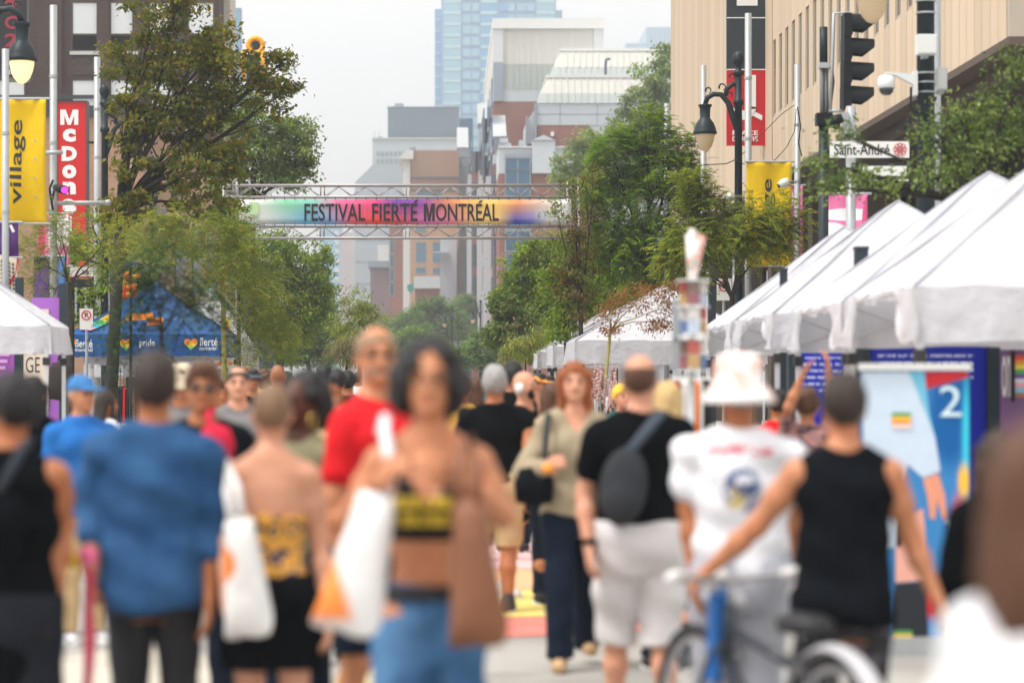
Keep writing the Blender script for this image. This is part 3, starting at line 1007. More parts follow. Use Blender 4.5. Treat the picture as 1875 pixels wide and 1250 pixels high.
def paint(nm, colr, poly):
    p = MB(); p.add([(x, y, .006) for x, y in poly], [tuple(range(len(poly)))])
    n = NT(nm); w = n.smooth(n.noise(5, 5), .30, .42)
    cc = n.mix(w, S(150, 146, 140), colr)
    tagp(p.build('road_marking', n.fin(cc, .7, .25)), kind='structure')
def disc(cx, cy, r, ry=None, k=28): return [(cx + r * math.cos(2 * math.pi * i / k), cy + (ry or r) * math.sin(2 * math.pi * i / k)) for i in range(k)]
paint('paint_coral', S(206, 120, 108), [(-.2, 14.6), (2.2, 15.6), (2.2, 16.5), (-.2, 15.9)])
paint('paint_yellow', S(222, 200, 112), [(-.2, 15.94), (2.2, 16.54), (2.2, 18.4), (-.2, 18.0)])
paint('paint_orange', S(220, 166, 122), [(-.2, 18.04), (2.2, 18.44), (2.2, 20.4), (-.2, 20.0)])
paint('paint_pink', S(220, 178, 176), [(-.2, 20.04), (2.2, 20.44), (2.2, 23.5), (-.2, 23.0)])
paint('paint_cream', S(190, 182, 168), disc(-1.75, 12.2, .7, 2.0))
paint('paint_rose', S(232, 160, 150), disc(-1.0, 11.6, .30, 1.2))
paint('paint_lemon', S(206, 190, 136), disc(-.42, 12.6, .16, 2.2))

# ---------------------------------------------------------------- wall and building materials
def brick_mat(name, c1, c2, mortar, w=.21, h=.072, bump=.35):
    if name in MATS: return MATS[name]
    n = NT(name)
    mp = n.new('ShaderNodeMapping')
    x, y, z = n.xyz()
    cb = n.new('ShaderNodeCombineXYZ'); n.ln(n.math('ADD', x, y), cb.inputs[0]); n.ln(z, cb.inputs[1])
    bt = n.new('ShaderNodeTexBrick'); n.ln(cb.outputs[0], bt.inputs['Vector'])
    bt.inputs['Scale'].default_value = 1.0; bt.inputs['Brick Width'].default_value = w; bt.inputs['Row Height'].default_value = h
    bt.inputs['Mortar Size'].default_value = .009
    n.put(bt.inputs['Color1'], c1); n.put(bt.inputs['Color2'], c2); n.put(bt.inputs['Mortar'], mortar)
    bt.inputs['Bias'].default_value = -.1
    c = n.mix(n.math('MULTIPLY', n.noise(.5, 4), .5), bt.outputs['Color'], mul(c1, .7))
    n.bump(bt.outputs['Fac'], -bump, .01)
    MATS[name] = n.fin(c, .85, .2); return MATS[name]

def clad_mat(name, col, pitch=.6, spec=.4):
    """ribbed metal sheet: faint vertical joints and streaks"""
    if name in MATS: return MATS[name]
    n = NT(name); x, y, z = n.xyz()
    st = n.noise(1.0, 4, stretch=(2.5, 2.5, .12))
    c = n.mix(st, mul(col, .88), mul(col, 1.08))
    MATS[name] = n.fin(c, .55, spec); return MATS[name]

BRICK_BROWN = brick_mat('brick_brown', S(86, 66, 60), S(66, 52, 48), S(72, 62, 58))
BRICK_TAN = brick_mat('brick_tan', S(176, 138, 112), S(158, 122, 100), S(150, 130, 116))
BRICK_RED = brick_mat('brick_red', S(152, 98, 82), S(136, 86, 74), S(140, 112, 104))
BRICK_BUFF = brick_mat('brick_buff', S(204, 160, 120), S(186, 142, 108), S(180, 154, 134))
STONE = mat('pale_stone', S(196, 194, 188), .8, .08, 1.5)
GLASS = glass_mat('window_glass', S(64, 84, 98))
GLASS_D = glass_mat('window_glass_dark', S(40, 44, 46))
BLIND = mat('blind_white', S(218, 222, 222), .8, .04, 3)
FRAME_BR = mat('window_frame_brown', S(74, 62, 54), .6)
FRAME_GR = mat('window_frame_grey', S(150, 158, 164), .5)
METAL_W = clad_mat('clad_cream', S(206, 204, 196))
METAL_G = clad_mat('clad_green_grey', S(176, 182, 178))
METAL_P = mat('panel_pale_grey', S(186, 192, 196), .6, .05, 1)
METAL_D = mat('panel_mid_grey', S(140, 150, 160), .6, .06, 1)
METAL_B = clad_mat('clad_blue_grey', S(112, 130, 142))

def window(parent, x, y, z0, z1, w, frame=FRAME_BR, blind=None, glass=GLASS, bars=(), sill=None, split=None, deep=.12):
    """a window in a wall that faces -y: frame (part), pane, blind, sill (sub-parts)"""
    t = .07
    f = MB()
    f.box(x - w/2 - t, x - w/2, y - .03, y + deep, z0 - t, z1 + t); f.box(x + w/2, x + w/2 + t, y - .03, y + deep, z0 - t, z1 + t)
    f.box(x - w/2, x + w/2, y - .03, y + deep, z1, z1 + t); f.box(x - w/2, x + w/2, y - .03, y + deep, z0 - t, z0)
    if split: f.box(x - w/2, x + w/2, y - .02, y + deep - .02, split - .04, split + .04)
    for b in bars: f.box(x + b*w - .03, x + b*w + .03, y - .02, y + deep - .02, z0, z1)
    fo = f.build('window', frame, parent)
    p = MB(); p.box(x - w/2, x + w/2, y + .03, y + .05, z0, z1); p.build('pane', glass, fo)
    if blind:
        b = MB(); b.box(x - w/2 + .01, x + w/2 - .01, y + .0, y + .022, blind, z1 - .002); b.build('blind', BLIND, fo)
    if sill:
        s_ = MB(); s_.box(x - w/2 - .12, x + w/2 + .12, y - .14, y + .0, z0 - t - .16, z0 - t - .004); s_.build('sill', STONE, fo)
    return fo

# ---- dark brown brick block on the left
Y0 = 110.0
bl = thing('brick_building', (XU(150, Y0), Y0, 0), 'dark brown brick building with big white-blinded windows behind the golden arches street sign', 'building')
bl['label'] = 'dark brown brick building with tall windows and white blinds'
xr = XU(402, Y0)
w = MB(); w.box(XU(-90, Y0), xr, Y0, Y0 + 2.6, 0, 24); w.build('wall', BRICK_BROWN, bl)
w = MB(); w.box(xr + .005, xr + .30, Y0 + 2.0, Y0 + 5, 0, 22.5); w.build('side_wall', mat('stone_beige', S(190, 182, 168), .8), bl)
for u in (22, 133 + 23, 203 + 23, 275 + 23, 345 + 23):
    x = XU(u, Y0)
    window(bl, x, Y0 - .03, ZV(92, Y0), ZV(6, Y0), 1.12, split=ZV(64, Y0), blind=ZV(64, Y0) + .05, sill=True, glass=GLASS)
    window(bl, x, Y0 - .03, ZV(232, Y0), ZV(148, Y0), 1.12, split=ZV(206, Y0), blind=ZV(200, Y0) + .05, sill=True, glass=GLASS)
    window(bl, x, Y0 - .03, ZV(372, Y0), ZV(288, Y0), 1.12, split=ZV(346, Y0), blind=ZV(340, Y0) + .05, sill=True, glass=GLASS)
    p = MB(); p.box(x - .62, x + .62, Y0 - .05, Y0 - .002, ZV(137, Y0), ZV(106, Y0)); p.build('brick_panel', brick_mat('brick_diaper', S(92, 78, 72), S(58, 50, 50), S(66, 58, 55), .12, .12, .5), bl)
for u in (92, 185 + 4, 254, 326):
    p = MB(); wv = .28 if u != 92 else .55
    p.box(XU(u, Y0) - wv, XU(u, Y0) + wv, Y0 - .16, Y0 - .001, 0, 23); p.build('pier', BRICK_BROWN, bl)
c_ = MB(); c_.box(XU(-80, Y0), xr, Y0 - .22, Y0 - .17, ZV(182, Y0), ZV(175, Y0)); c_.build('cornice', mat('dark_metal_trim', S(58, 60, 62), .6), bl)

# ---- low buff brick restaurant in front of it
Y1 = 78.0
r1 = thing('brick_building', (XU(200, Y1), Y1, 0), 'low light brown brick building behind the red vertical sign', 'building')
x1 = XU(262, Y1)
zt1 = ZV(214, Y1)
w = MB(); w.box(-32, x1, Y1, Y1 + 28, 0, zt1); w.build('wall', brick_mat('brick_light', S(176, 138, 112), S(160, 124, 104), S(168, 146, 130)), r1)
w = MB(); w.box(-32.1, x1 + .1, Y1 - .12, Y1 + 28.1, zt1, zt1 + .35); w.build('parapet', mat('dark_metal_trim', S(58, 60, 62), .6), r1)
for i in range(4):
    m = MB(); yy = Y1 + 3 + i * 6; m.box(x1 + .003, x1 + .06, yy, yy + 3.2, 4.8, 7.4); m.build('window', GLASS, r1)
for i in range(3):
    window(r1, XU(118 + i * 60, Y1), Y1 - .03, 3.4, 5.2, 1.3, FRAME_GR)

# ---- round-cornered tower far behind, only its top shows
Yt = 300.0
tt = thing('apartment_building', (XU(434, Yt), Yt, 0), 'small pale blue glazed stair tower above the left trees', 'building')
w = MB(); w.lathe([(.62, 0), (.62, ZV(16, Yt))], (XU(434, Yt), Yt, 0), 16); w.build('wall', mat('tower_grey', S(150, 160, 170), .5), tt)
for k in range(5):
    z0 = ZV(60, Yt) - k * 4 + .3
    g_ = MB(); g_.box(XU(427, Yt), XU(441, Yt), Yt - .66, Yt - .55, z0, z0 + 2.6); g_.build('window', glass_mat('glass_blue', S(110, 160, 190)), tt)

# ---- beige panelled block on the right, its upper storeys overhanging the pavement
XW = 8.0
YA, YB, YM = 34.4, 86.0, 59.2
pb = thing('concrete_building', (XW + 4, 60, 0), 'beige ribbed concrete building overhanging the pavement', 'building')
n = NT('beige_concrete'); oi = n.new('ShaderNodeObjectInfo')
c = n.mix(n.noise(1.0, 5, stretch=(3, 3, .18)), S(190, 168, 144), S(216, 196, 170)); c = n.mix(n.math('MULTIPLY', n.noise(.8, 4), .4), c, S(196, 180, 160))
hv = n.new('ShaderNodeHueSaturation'); n.ln(n.math('MULTIPLY_ADD', oi.outputs['Random'], .16, .90), hv.inputs['Value']); n.ln(c, hv.inputs['Color'])
n.bump(n.noise(24, 3), .2, .01); CONC = n.fin(hv.outputs[0], .8, .2)
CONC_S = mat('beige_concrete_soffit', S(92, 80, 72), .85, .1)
ZB, ZTOP = 6.42, 17.5
core = MB(); core.box(XW + .06, XW + 12, YA + .05, YB, ZB + .05, ZTOP); core.build('wall', mat('beige_joint', S(150, 128, 108), .9), pb)
def proto(nm, dy, z0, z1, m, thick=.07, x=XW):
    b = MB(); b.box(x, x + thick, 0, dy, z0, z1)
    o = b.build(nm, m, pb, world=False); return o
def put(src, y, first):
    o = src if first else share(src, 'panel', pb)
    o.location = (-(XW + 4), y - 60, 0)
pl = proto('panel', .50, ZB, ZTOP, CONC)
n_plain = int((YB - YM) / .53)
for i in range(n_plain): put(pl, YM + .015 + i * .53, i == 0)
pier = proto('panel', .545, ZB, ZTOP, CONC)
lowp = proto('panel', .49, ZB, 7.92, CONC); upp = proto('panel', .49, 9.78, ZTOP, CONC)
nb = int((YM - YA) / 1.07)
wf, wp = None, None
for i in range(nb):
    y = YA + .02 + i * 1.07
    put(pier, y, i == 0); put(lowp, y + .56, i == 0); put(upp, y + .56, i == 0)
    if i == 0:
        f = MB(); f.box(XW + .02, XW + .075, .0, .49, 7.925, 7.985); f.box(XW + .03, XW + .075, .0, .03, 7.985, 9.775); f.box(XW + .03, XW + .075, .46, .49, 7.985, 9.775)
        wf = f.build('window', mat('window_frame_pale', S(176, 166, 150), .6), pb, world=False)
        p = MB(); p.box(XW + .035, XW + .055, .03, .46, 7.985, 9.775)
        wp = p.build('pane', glass_mat('window_bronze', S(84, 76, 66), .2, .35, 1.5), wf, world=False)
        wf.location = (-(XW + 4), y + .56 - 60, 0)
    else:
        o = share(wf, 'window', pb); o.location = (-(XW + 4), y + .56 - 60, 0); q = share(wp, 'pane', o)
e_ = MB(); e_.box(XW + .0, XW + 12, YA - .15, YA + .045, ZB, ZTOP); e_.build('end_panel', mat('end_concrete', S(176, 164, 150), .85, .12, 3, .3), pb)
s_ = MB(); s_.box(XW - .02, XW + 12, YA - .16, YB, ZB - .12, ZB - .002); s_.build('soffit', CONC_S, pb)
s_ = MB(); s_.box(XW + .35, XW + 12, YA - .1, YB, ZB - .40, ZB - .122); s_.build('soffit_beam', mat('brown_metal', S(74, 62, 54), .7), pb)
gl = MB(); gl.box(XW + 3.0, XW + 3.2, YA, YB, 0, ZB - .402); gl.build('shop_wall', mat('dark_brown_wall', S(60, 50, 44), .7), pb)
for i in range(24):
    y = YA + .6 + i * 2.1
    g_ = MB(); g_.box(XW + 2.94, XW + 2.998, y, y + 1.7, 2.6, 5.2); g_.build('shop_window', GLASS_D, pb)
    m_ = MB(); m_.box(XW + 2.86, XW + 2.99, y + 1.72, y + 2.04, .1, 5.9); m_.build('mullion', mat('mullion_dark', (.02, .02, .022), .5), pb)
for i in range(7):
    y = YA + 2 + i * 7.4
    m_ = MB(); m_.box(XW + .9, XW + 1.6, y, y + .7, 0, ZB - .402); m_.build('column', mat('column_brown', S(96, 84, 74), .8), pb)

# blade sign on that building
YS = 60.4
sg = thing('blade_sign', (7.45, YS, 7), 'tall black and red projecting sign on the beige concrete wall', 'sign')
xl, xrr = XU(1331, YS), XU(1404, YS)
SIGN_BK, SIGN_RED, SIGN_W = mat('sign_black', S(44, 52, 58), .45), mat('sign_red', S(190, 24, 34), .4), mat('sign_white', S(232, 232, 232), .45, .02)
m = MB(); m.box(xl, xrr, YS, YS + .18, ZV(127, YS), 13.0); m.build('black_panel', SIGN_BK, sg)
m = MB(); m.box(xl, xrr, YS, YS + .18, ZV(266, YS), ZV(128.5, YS)); m.build('red_panel', SIGN_RED, sg)
for v in (33, 127.7):
    m = MB(); m.box(xl, xrr, YS - .012, YS + .10, ZV(v + .9, YS), ZV(v - .9, YS)); m.build('trim_line', SIGN_W, sg)
m = MB(); m.box(XU(1349, YS), XU(1387, YS), YS - .02, YS - .002, ZV(11, YS), 11.6); m.build('emblem', SIGN_W, sg)
# white emblem: a J-like hook with a leaf
hook = []
z_top, z_b = ZV(138, YS), ZV(225, YS)
m = MB(); m.box(XU(1366, YS), XU(1384, YS), YS - .02, YS - .002, ZV(200, YS), z_top); 
cx, cz = XU(1362, YS), ZV(196, YS); ro, ri = XU(1384, YS) - cx, XU(1368, YS) - cx
arc = [(cx + ro * math.cos(a), cz + ro * 1.1 * math.sin(a)) for a in np.linspace(0, -math.pi, 12)] + [(cx + ri * math.cos(a), cz + ri * 1.1 * math.sin(a)) for a in np.linspace(-math.pi, 0, 12)]
for i in range(11):
    j = 23 - i
    m.add([(arc[k][0], YS - .02, arc[k][1]) for k in (i, i + 1, j - 1, j)], [(0, 3, 2, 1)])
m.add([(XU(u, YS), YS - .02, ZV(v, YS)) for u, v in ((1381, 204), (1396, 212), (1395, 221), (1378, 212))], [(3, 2, 1, 0)])
m.build('emblem', SIGN_W, sg)
text('PLACE', (XU(1341, YS), YS - .012, ZV(248, YS)), (1, 0, 0), (0, 0, 1), XU(1388, YS) - XU(1341, YS), .12, SIGN_W, sg, .02)
text('DUPUIS', (XU(1341, YS), YS - .012, ZV(259, YS)), (1, 0, 0), (0, 0, 1), XU(1388, YS) - XU(1341, YS), .12, SIGN_W, sg, .02)
for v in (57, 253):
    m = MB(); m.box(xrr + .002, XW - .002, YS + .05, YS + .13, ZV(v + 7, YS), ZV(v - 7, YS)); m.build('bracket', mat('bracket_black', (.02, .02, .02), .5), sg)

# ---------------------------------------------------------------- the far end of the street
# glass tower
YT = 820.0
tw = thing('glass_tower', (XU(912, YT), YT, 0), 'pale blue glass skyscraper towering behind the grey metal roofs', 'tower')
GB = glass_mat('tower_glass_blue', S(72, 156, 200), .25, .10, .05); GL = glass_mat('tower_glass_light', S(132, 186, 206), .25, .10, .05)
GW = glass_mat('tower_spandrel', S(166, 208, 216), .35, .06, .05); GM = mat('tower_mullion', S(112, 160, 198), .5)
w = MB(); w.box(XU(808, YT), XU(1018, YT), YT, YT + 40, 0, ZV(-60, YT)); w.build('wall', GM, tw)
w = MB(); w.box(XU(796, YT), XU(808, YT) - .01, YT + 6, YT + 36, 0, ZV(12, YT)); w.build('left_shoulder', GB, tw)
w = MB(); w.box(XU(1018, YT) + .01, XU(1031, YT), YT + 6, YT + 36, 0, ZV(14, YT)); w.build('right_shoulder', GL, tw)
bays = [(812, 844, GL, 1), (847, 862, GL, 0), (864, 878, GL, 0), (880, 911, GB, 1), (913, 929, GB, 0), (930, 942, GL, 0), (947, 962, GL, 0), (964, 979, GL, 0), (982, 1016, GL, 1)]
base_p, base_s = {}, {}
for k in range(15):
    v0 = -14 + k * 20.7
    for bi, (ua, ub, m_, sp) in enumerate(bays):
        if bi >= 4 and v0 > 60: continue
        key = bi
        if key not in base_p:
            b = MB(); b.box(0, XU(ub, YT) - XU(ua, YT), -.5, -.02, 0, 2.62); base_p[key] = b.build('glass_panel', m_, tw, world=False); o = base_p[key]
        else: o = share(base_p[key], 'glass_panel', tw)
        o.location = (XU(ua, YT) - tw.location.x, 0, ZV(v0 + 14.5, YT))
        if sp:
            if key not in base_s:
                b = MB(); b.box(0, XU(ub, YT) - XU(ua, YT), -.6, -.02, 0, 1.02); base_s[key] = b.build('spandrel', GW, tw, world=False); o = base_s[key]
            else: o = share(base_s[key], 'spandrel', tw)
            o.location = (XU(ua, YT) - tw.location.x, 0, ZV(v0 + 20.2, YT))
ls = None
for k in range(11):
    z = ZV(33 + k * 20.7, YT)
    if ls is None:
        b = MB(); b.box(XU(797, YT) - tw.location.x, XU(806, YT) - tw.location.x, 5.6, 5.98, 0, .4); ls = b.build('spandrel', GW, tw, world=False); ls.location = (0, 0, z)
    else: share(ls, 'spandrel', tw, (0, 0, z))

YP = 1060.0
pt = thing('glass_tower', (XU(1190, YP), YP, 0), 'faint pale blue tower block right of the grey metal roofs', 'tower')
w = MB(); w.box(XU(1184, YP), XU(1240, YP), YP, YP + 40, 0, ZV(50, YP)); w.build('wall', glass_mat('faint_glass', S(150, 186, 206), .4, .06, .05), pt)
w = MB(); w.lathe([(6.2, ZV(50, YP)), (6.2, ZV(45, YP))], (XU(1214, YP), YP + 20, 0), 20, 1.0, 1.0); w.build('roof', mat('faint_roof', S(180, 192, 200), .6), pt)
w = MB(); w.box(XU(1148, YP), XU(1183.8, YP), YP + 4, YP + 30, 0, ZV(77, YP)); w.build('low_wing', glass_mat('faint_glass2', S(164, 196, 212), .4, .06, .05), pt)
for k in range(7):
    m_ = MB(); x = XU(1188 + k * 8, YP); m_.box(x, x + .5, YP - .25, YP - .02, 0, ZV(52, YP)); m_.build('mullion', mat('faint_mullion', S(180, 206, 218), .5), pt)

def ribs(parent, x0, x1, y, z0, z1, pitch, m, wd=.12, dp=.10, top=None):
    """standing seams on a sheet-metal face; top=(dy) leans the face back"""
    b = MB(); x = x0 + pitch * .5
    while x < x1 - wd:
        if top is None: b.box(x, x + wd, y - dp, y - .01, z0, z1)
        else: b.add([(x, y - dp, z0), (x + wd, y - dp, z0), (x + wd, y - dp + top, z1), (x, y - dp + top, z1), (x, y, z0), (x + wd, y, z0), (x + wd, y + top, z1), (x, y + top, z1)],
                    [(0, 1, 2, 3), (0, 3, 7, 4), (1, 5, 6, 2), (3, 2, 6, 7)])
        x += pitch
    o = b.build('seam', m, parent); o['kind'] = 'stuff'
    return o

# grey metal and brick college block on the right side of the street
cb = thing('college_building', (XU(1060, 230), 230, 0), 'large brick building with stepped pale metal mansard roofs', 'building')
Y = 262.0                                   # tall hall at the back
w = MB(); w.box(XU(903, Y), XU(1105, Y), Y, Y + 60, ZV(118, Y), ZV(37, Y) - 1); w.build('upper_wall', METAL_W, cb)
w = MB(); w.box(XU(903, Y), XU(1105, Y), Y + .02, Y + 60, ZV(165, Y), ZV(118, Y) - .01); w.build('middle_wall', METAL_G, cb)
w = MB(); w.box(XU(903, Y), XU(1105, Y), Y + .02, Y + 60, ZV(186, Y), ZV(165, Y) - .01); w.build('band', METAL_P, cb)
w = MB(); w.box(XU(903, Y), XU(1060, Y), Y + .04, Y + 60, 0, ZV(186, Y) - .01); w.build('brick_wall', BRICK_RED, cb)
w = MB(); w.box(XU(903, Y), XU(921, Y), Y - .3, Y - .002, ZV(115, Y), ZV(37, Y)); w.build('corner_panel', mat('panel_light', S(200, 202, 204), .6), cb)
w = MB(); w.box(XU(904, Y), XU(921, Y), Y - .3, Y - .002, ZV(186, Y), ZV(115, Y) - .01); w.build('corner_panel', METAL_D, cb)
w = MB(); w.box(XU(1087, Y), XU(1105, Y), Y - .3, Y - .002, ZV(118, Y), ZV(37, Y)); w.build('corner_panel', mat('panel_light', S(200, 202, 204), .6), cb)
w = MB(); w.box(XU(902, Y), XU(1106, Y), Y - .5, Y + 60, ZV(37, Y) - .98, ZV(35, Y)); w.build('roof_edge', mat('roof_edge_pale', S(216, 216, 212), .6), cb)
ribs(cb, XU(922, Y), XU(1086, Y), Y, ZV(117, Y), ZV(40, Y), .62, METAL_W)
ribs(cb, XU(922, Y), XU(1060, Y), Y, ZV(164, Y), ZV(119, Y), .62, METAL_G)
dn = MB(); x = XU(923, Y)
while x < XU(1086, Y): dn.box(x, x + .42, Y - .14, Y - .09, ZV(39, Y) - .28, ZV(39, Y)); x += .62
o = dn.build('dentil', mat('slot_dark', S(120, 118, 112), .8), cb); o['kind'] = 'stuff'

def mansard(Y, u0t, u0b, u1, vt, vm, vb, back, wall_v, brick_v, brick_end):
    zt, zm, zb = ZV(vt, Y), ZV(vm, Y), ZV(vb, Y)
    lean = (zt - zb) * .45
    # sloping metal roof with its hip towards the street
    def face(za, zb2, ta, tb, m_, nm):
        xa0, xb0 = XU(u0b + (u0t - u0b) * ta, Y), XU(u0b + (u0t - u0b) * tb, Y)
        b = MB()
        b.add([(xa0, Y + lean * ta, za), (XU(u1, Y), Y + lean * ta, za), (XU(u1, Y), Y + lean * tb, zb2), (xb0, Y + lean * tb, zb2),
               (xa0, Y + back, za), (XU(u1, Y), Y + back, za), (XU(u1, Y), Y + back, zb2), (xb0, Y + back, zb2)],
              [(0, 1, 2, 3), (4, 7, 6, 5), (0, 3, 7, 4), (1, 5, 6, 2), (3, 2, 6, 7), (0, 4, 5, 1)])
        b.build(nm, m_, cb)
        ribs(cb, max(xa0, xb0) + .2, XU(u1, Y), Y + lean * ta, za, zb2, .62, m_, top=lean * (tb - ta))
    tm = (zm - zb) / (zt - zb)
    face(zb, zm, 0, tm, METAL_G, 'roof_skirt')
    face(zm + .002, zt, tm, 1, METAL_W, 'roof_slope')
    w = MB(); w.box(XU(u0t, Y) - .1, XU(u1, Y), Y + lean - .15, Y + back, zt, zt + .28); w.build('roof_edge', mat('roof_edge_pale', S(216, 216, 212), .6), cb)
    w = MB(); w.box(XU(u0b, Y) + .02, XU(u1, Y), Y + .1, Y + back, ZV(wall_v, Y), zb - .004); w.build('wall', METAL_P, cb)
    w = MB(); w.box(XU(u0b, Y) + .02, XU(u1, Y), Y + .08, Y + .098, (ZV(wall_v, Y) + zb) / 2 - .04, (ZV(wall_v, Y) + zb) / 2 + .04); w.build('joint_line', METAL_D, cb)
    for uu in (u0b + 42, u0b + 110):
        w = MB(); w.box(XU(uu, Y), XU(uu, Y) + .07, Y + .08, Y + .098, ZV(wall_v, Y), zb); w.build('joint_line', METAL_D, cb)
    w = MB(); w.box(XU(u0b, Y) + .06, XU(brick_end, Y), Y + .14, Y + back, 0, ZV(wall_v, Y) - .004); w.build('brick_wall', BRICK_RED, cb)
    w = MB(); w.box(XU(brick_end, Y) + .01, XU(u1, Y), Y + .15, Y + back, 0, ZV(wall_v, Y) - .004); w.build('pale_wall', METAL_P, cb)
mansard(240, 1028, 1006, 1262, 91, 122, 138, 40, 190, 230, 1140)
mansard(222, 1003, 983, 1262, 140, 170, 189, 34, 229, 268, 1078)
# street-side hip walls
for (Y, ua, va, vb) in ((222, 983, 205, 300),):
    w = MB(); w.box(XU(963, Y), XU(966, Y), Y + .2, Y + 1.2, ZV(270, Y), ZV(212, Y)); w.build('post', METAL_D, cb)
    w = MB(); w.box(XU(979, Y) - .02, XU(983, Y), Y - .1, Y + .6, ZV(268, Y), ZV(190, Y)); w.build('post', METAL_D, cb)
    w = MB(); w.prism_y([(XU(964, Y), ZV(262, Y)), (XU(982, Y), ZV(262, Y)), (XU(982, Y), ZV(196, Y)), (XU(964, Y), ZV(222, Y))], Y + .7, Y + 9); w.build('side_wall', mat('panel_light', S(200, 202, 204), .6), cb)
v_ = MB(); Yv = 228; v_.tube([PX(1109, 140, Yv), PX(1109, 118, Yv), PX(1110, 110, Yv), PX(1114, 108, Yv), PX(1117, 110, Yv)], .13, 8); v_.build('vent_pipe', mat('pipe_dark', S(70, 84, 100), .5), cb)
lt = MB(); lt.box(XU(1009, 221), XU(1015, 221), 221.7, 222.1, ZV(248, 221), ZV(240, 221)); lt.build('wall_lamp', SIGN_W, cb)
# corner pavilion with a blue window
Y = 196.0
w = MB(); w.box(XU(913, Y), XU(1052, Y), Y, Y + 16, ZV(318, Y), ZV(271, Y)); w.build('corner_wall', METAL_P, cb)
w = MB(); w.box(XU(912, Y), XU(1053, Y), Y - .2, Y + 16, ZV(271, Y) + .002, ZV(268, Y)); w.build('coping', mat('panel_light', S(200, 202, 204), .6), cb)
w = MB(); w.box(XU(913, Y), XU(1110, Y), Y + .02, Y + 16, 0, ZV(318, Y) - .002); w.build('brick_wall', BRICK_RED, cb)
w = MB(); w.prism_y([(XU(974, Y), ZV(318, Y)), (XU(1016, Y), ZV(318, Y)), (XU(1016, Y), ZV(258, Y)), (XU(995, Y), ZV(248, Y)), (XU(974, Y), ZV(258, Y))], Y - .5, Y - .01); w.build('gable', METAL_P, cb)
w = MB(); w.box(XU(973, Y), XU(1017, Y), Y - .6, Y - .502, ZV(259, Y), ZV(257.5, Y)); w.build('gable_band', METAL_D, cb)
w = MB(); w.box(XU(962, Y) , XU(973, Y), Y + 16.5, Y + 20, ZV(300, Y), ZV(220, Y)); w.build('turret', METAL_P, cb)
def bigwin(u0, u1, v0, v1, Y, bars, rows):
    window(cb, (XU(u0, Y) + XU(u1, Y)) / 2, Y - .22, ZV(v1, Y), ZV(v0, Y), XU(u1, Y) - XU(u0, Y), FRAME_GR, glass=glass_mat('college_glass', S(44, 88, 118)), bars=bars, split=None)
for (va, vb) in ((291, 312), (314, 338), (340, 380), (384, 420), (424, 460), (466, 505), (512, 560)): bigwin(926, 970, va, vb, Y, (0,), 0)
w = MB(); w.box(XU(924, Y), XU(972, Y), Y - .3, Y - .25, ZV(289, Y), ZV(283, Y)); w.build('lintel', METAL_D, cb)
# street facade stepping away: brick piers, blue glazing and tall pale fins
for i, (ua, ub, Ya) in enumerate(((903, 913, 205), (888, 902, 236), (866, 887, 280), (846, 865, 335))):
    xw = XU(ub, Ya)
    w = MB(); w.box(XU(ua, Ya), xw, Ya, Ya + 26, 0, ZV(300, Ya)); w.build('facade_brick', BRICK_RED, cb)
    w = MB(); w.box(XU(ua, Ya), xw, Ya + .01, Ya + 26, ZV(300, Ya) + .004, ZV(284, Ya)); w.build('facade_top', METAL_P, cb)
    gx = XU(ua, Ya)
    for kk in range(3):
        for zz in range(6):
            y0 = Ya + 2 + kk * 8
            f = MB(); f.box(gx - .12, gx - .005, y0, y0 + 4.6, ZV(560, Ya) + zz * 3.4, ZV(560, Ya) + zz * 3.4 + 2.5); f.build('window', glass_mat('college_glass', S(44, 88, 118)), cb)
        f = MB(); f.box(gx - .5, gx - .006, y0 + 5.2, y0 + 5.6, 5, ZV(310, Ya)); f.build('fin', mat('panel_light', S(200, 202, 204), .6), cb)
    # front-facing windows on the wider steps
    if ub - ua > 12:
        for q in range(3):
            x = XU(ua + (ub - ua) * (q + .5) / 3, Ya)
            for zz in range(6):
                f = MB(); z0 = ZV(600, Ya) + zz * 3.6; f.box(x - .38, x + .38, Ya - .08, Ya - .004, z0, z0 + 2.4); f.build('window', glass_mat('college_glass2', S(84, 88, 100)), cb)
            f = MB(); f.box(x + .42, x + .56, Ya - .3, Ya - .002, 8, ZV(312, Ya)); f.build('fin', mat('panel_light', S(200, 202, 204), .6), cb)
    else:
        f = MB(); f.box(XU(ua, Ya) + .06, xw - .06, Ya - .08, Ya - .004, 2, ZV(320, Ya)); f.build('stair_glass', glass_mat('college_glass', S(44, 88, 118)), cb)
# sloped white dormers along the roof line
for (ua, ub, vt, vm, vb, Ya, sl) in ((837, 858, 226, 270, 345, 330, 16), (875, 895, 180, 226, 320, 285, 0), (903, 928, 199, 250, 300, 212, 22)):
    w = MB(); w.prism_x([(Ya, ZV(vm, Ya)), (Ya + 7, ZV(vm, Ya)), (Ya + 7, ZV(vt, Ya)), (Ya + 5.5, ZV(vt, Ya))], XU(ua, Ya), XU(ub, Ya) - .01); w.build('dormer_roof', mat('dormer_white', S(182, 185, 187), .6), cb)
    w = MB(); w.box(XU(ua + 3, Ya), XU(ub + 1, Ya), Ya + .1, Ya + 7, 0 if Ya > 280 else ZV(vb, Ya), ZV(vm, Ya) - .003); w.build('dormer_wall', METAL_D, cb)
    for vv in (vm + 18, vm + 36):
        w = MB(); w.box(XU(ua + 3, Ya) - .003, XU(ub + 1, Ya) + .003, Ya + .06, Ya + .098, ZV(vv, Ya) - .05, ZV(vv, Ya) + .05); w.build('joint_line', mat('joint_dark', S(104, 114, 124), .7), cb)
w = MB(); w.box(XU(912, 208), XU(936, 208), 208, 212, ZV(272, 208), ZV(262, 208)); w.build('parapet_block', METAL_P, cb)
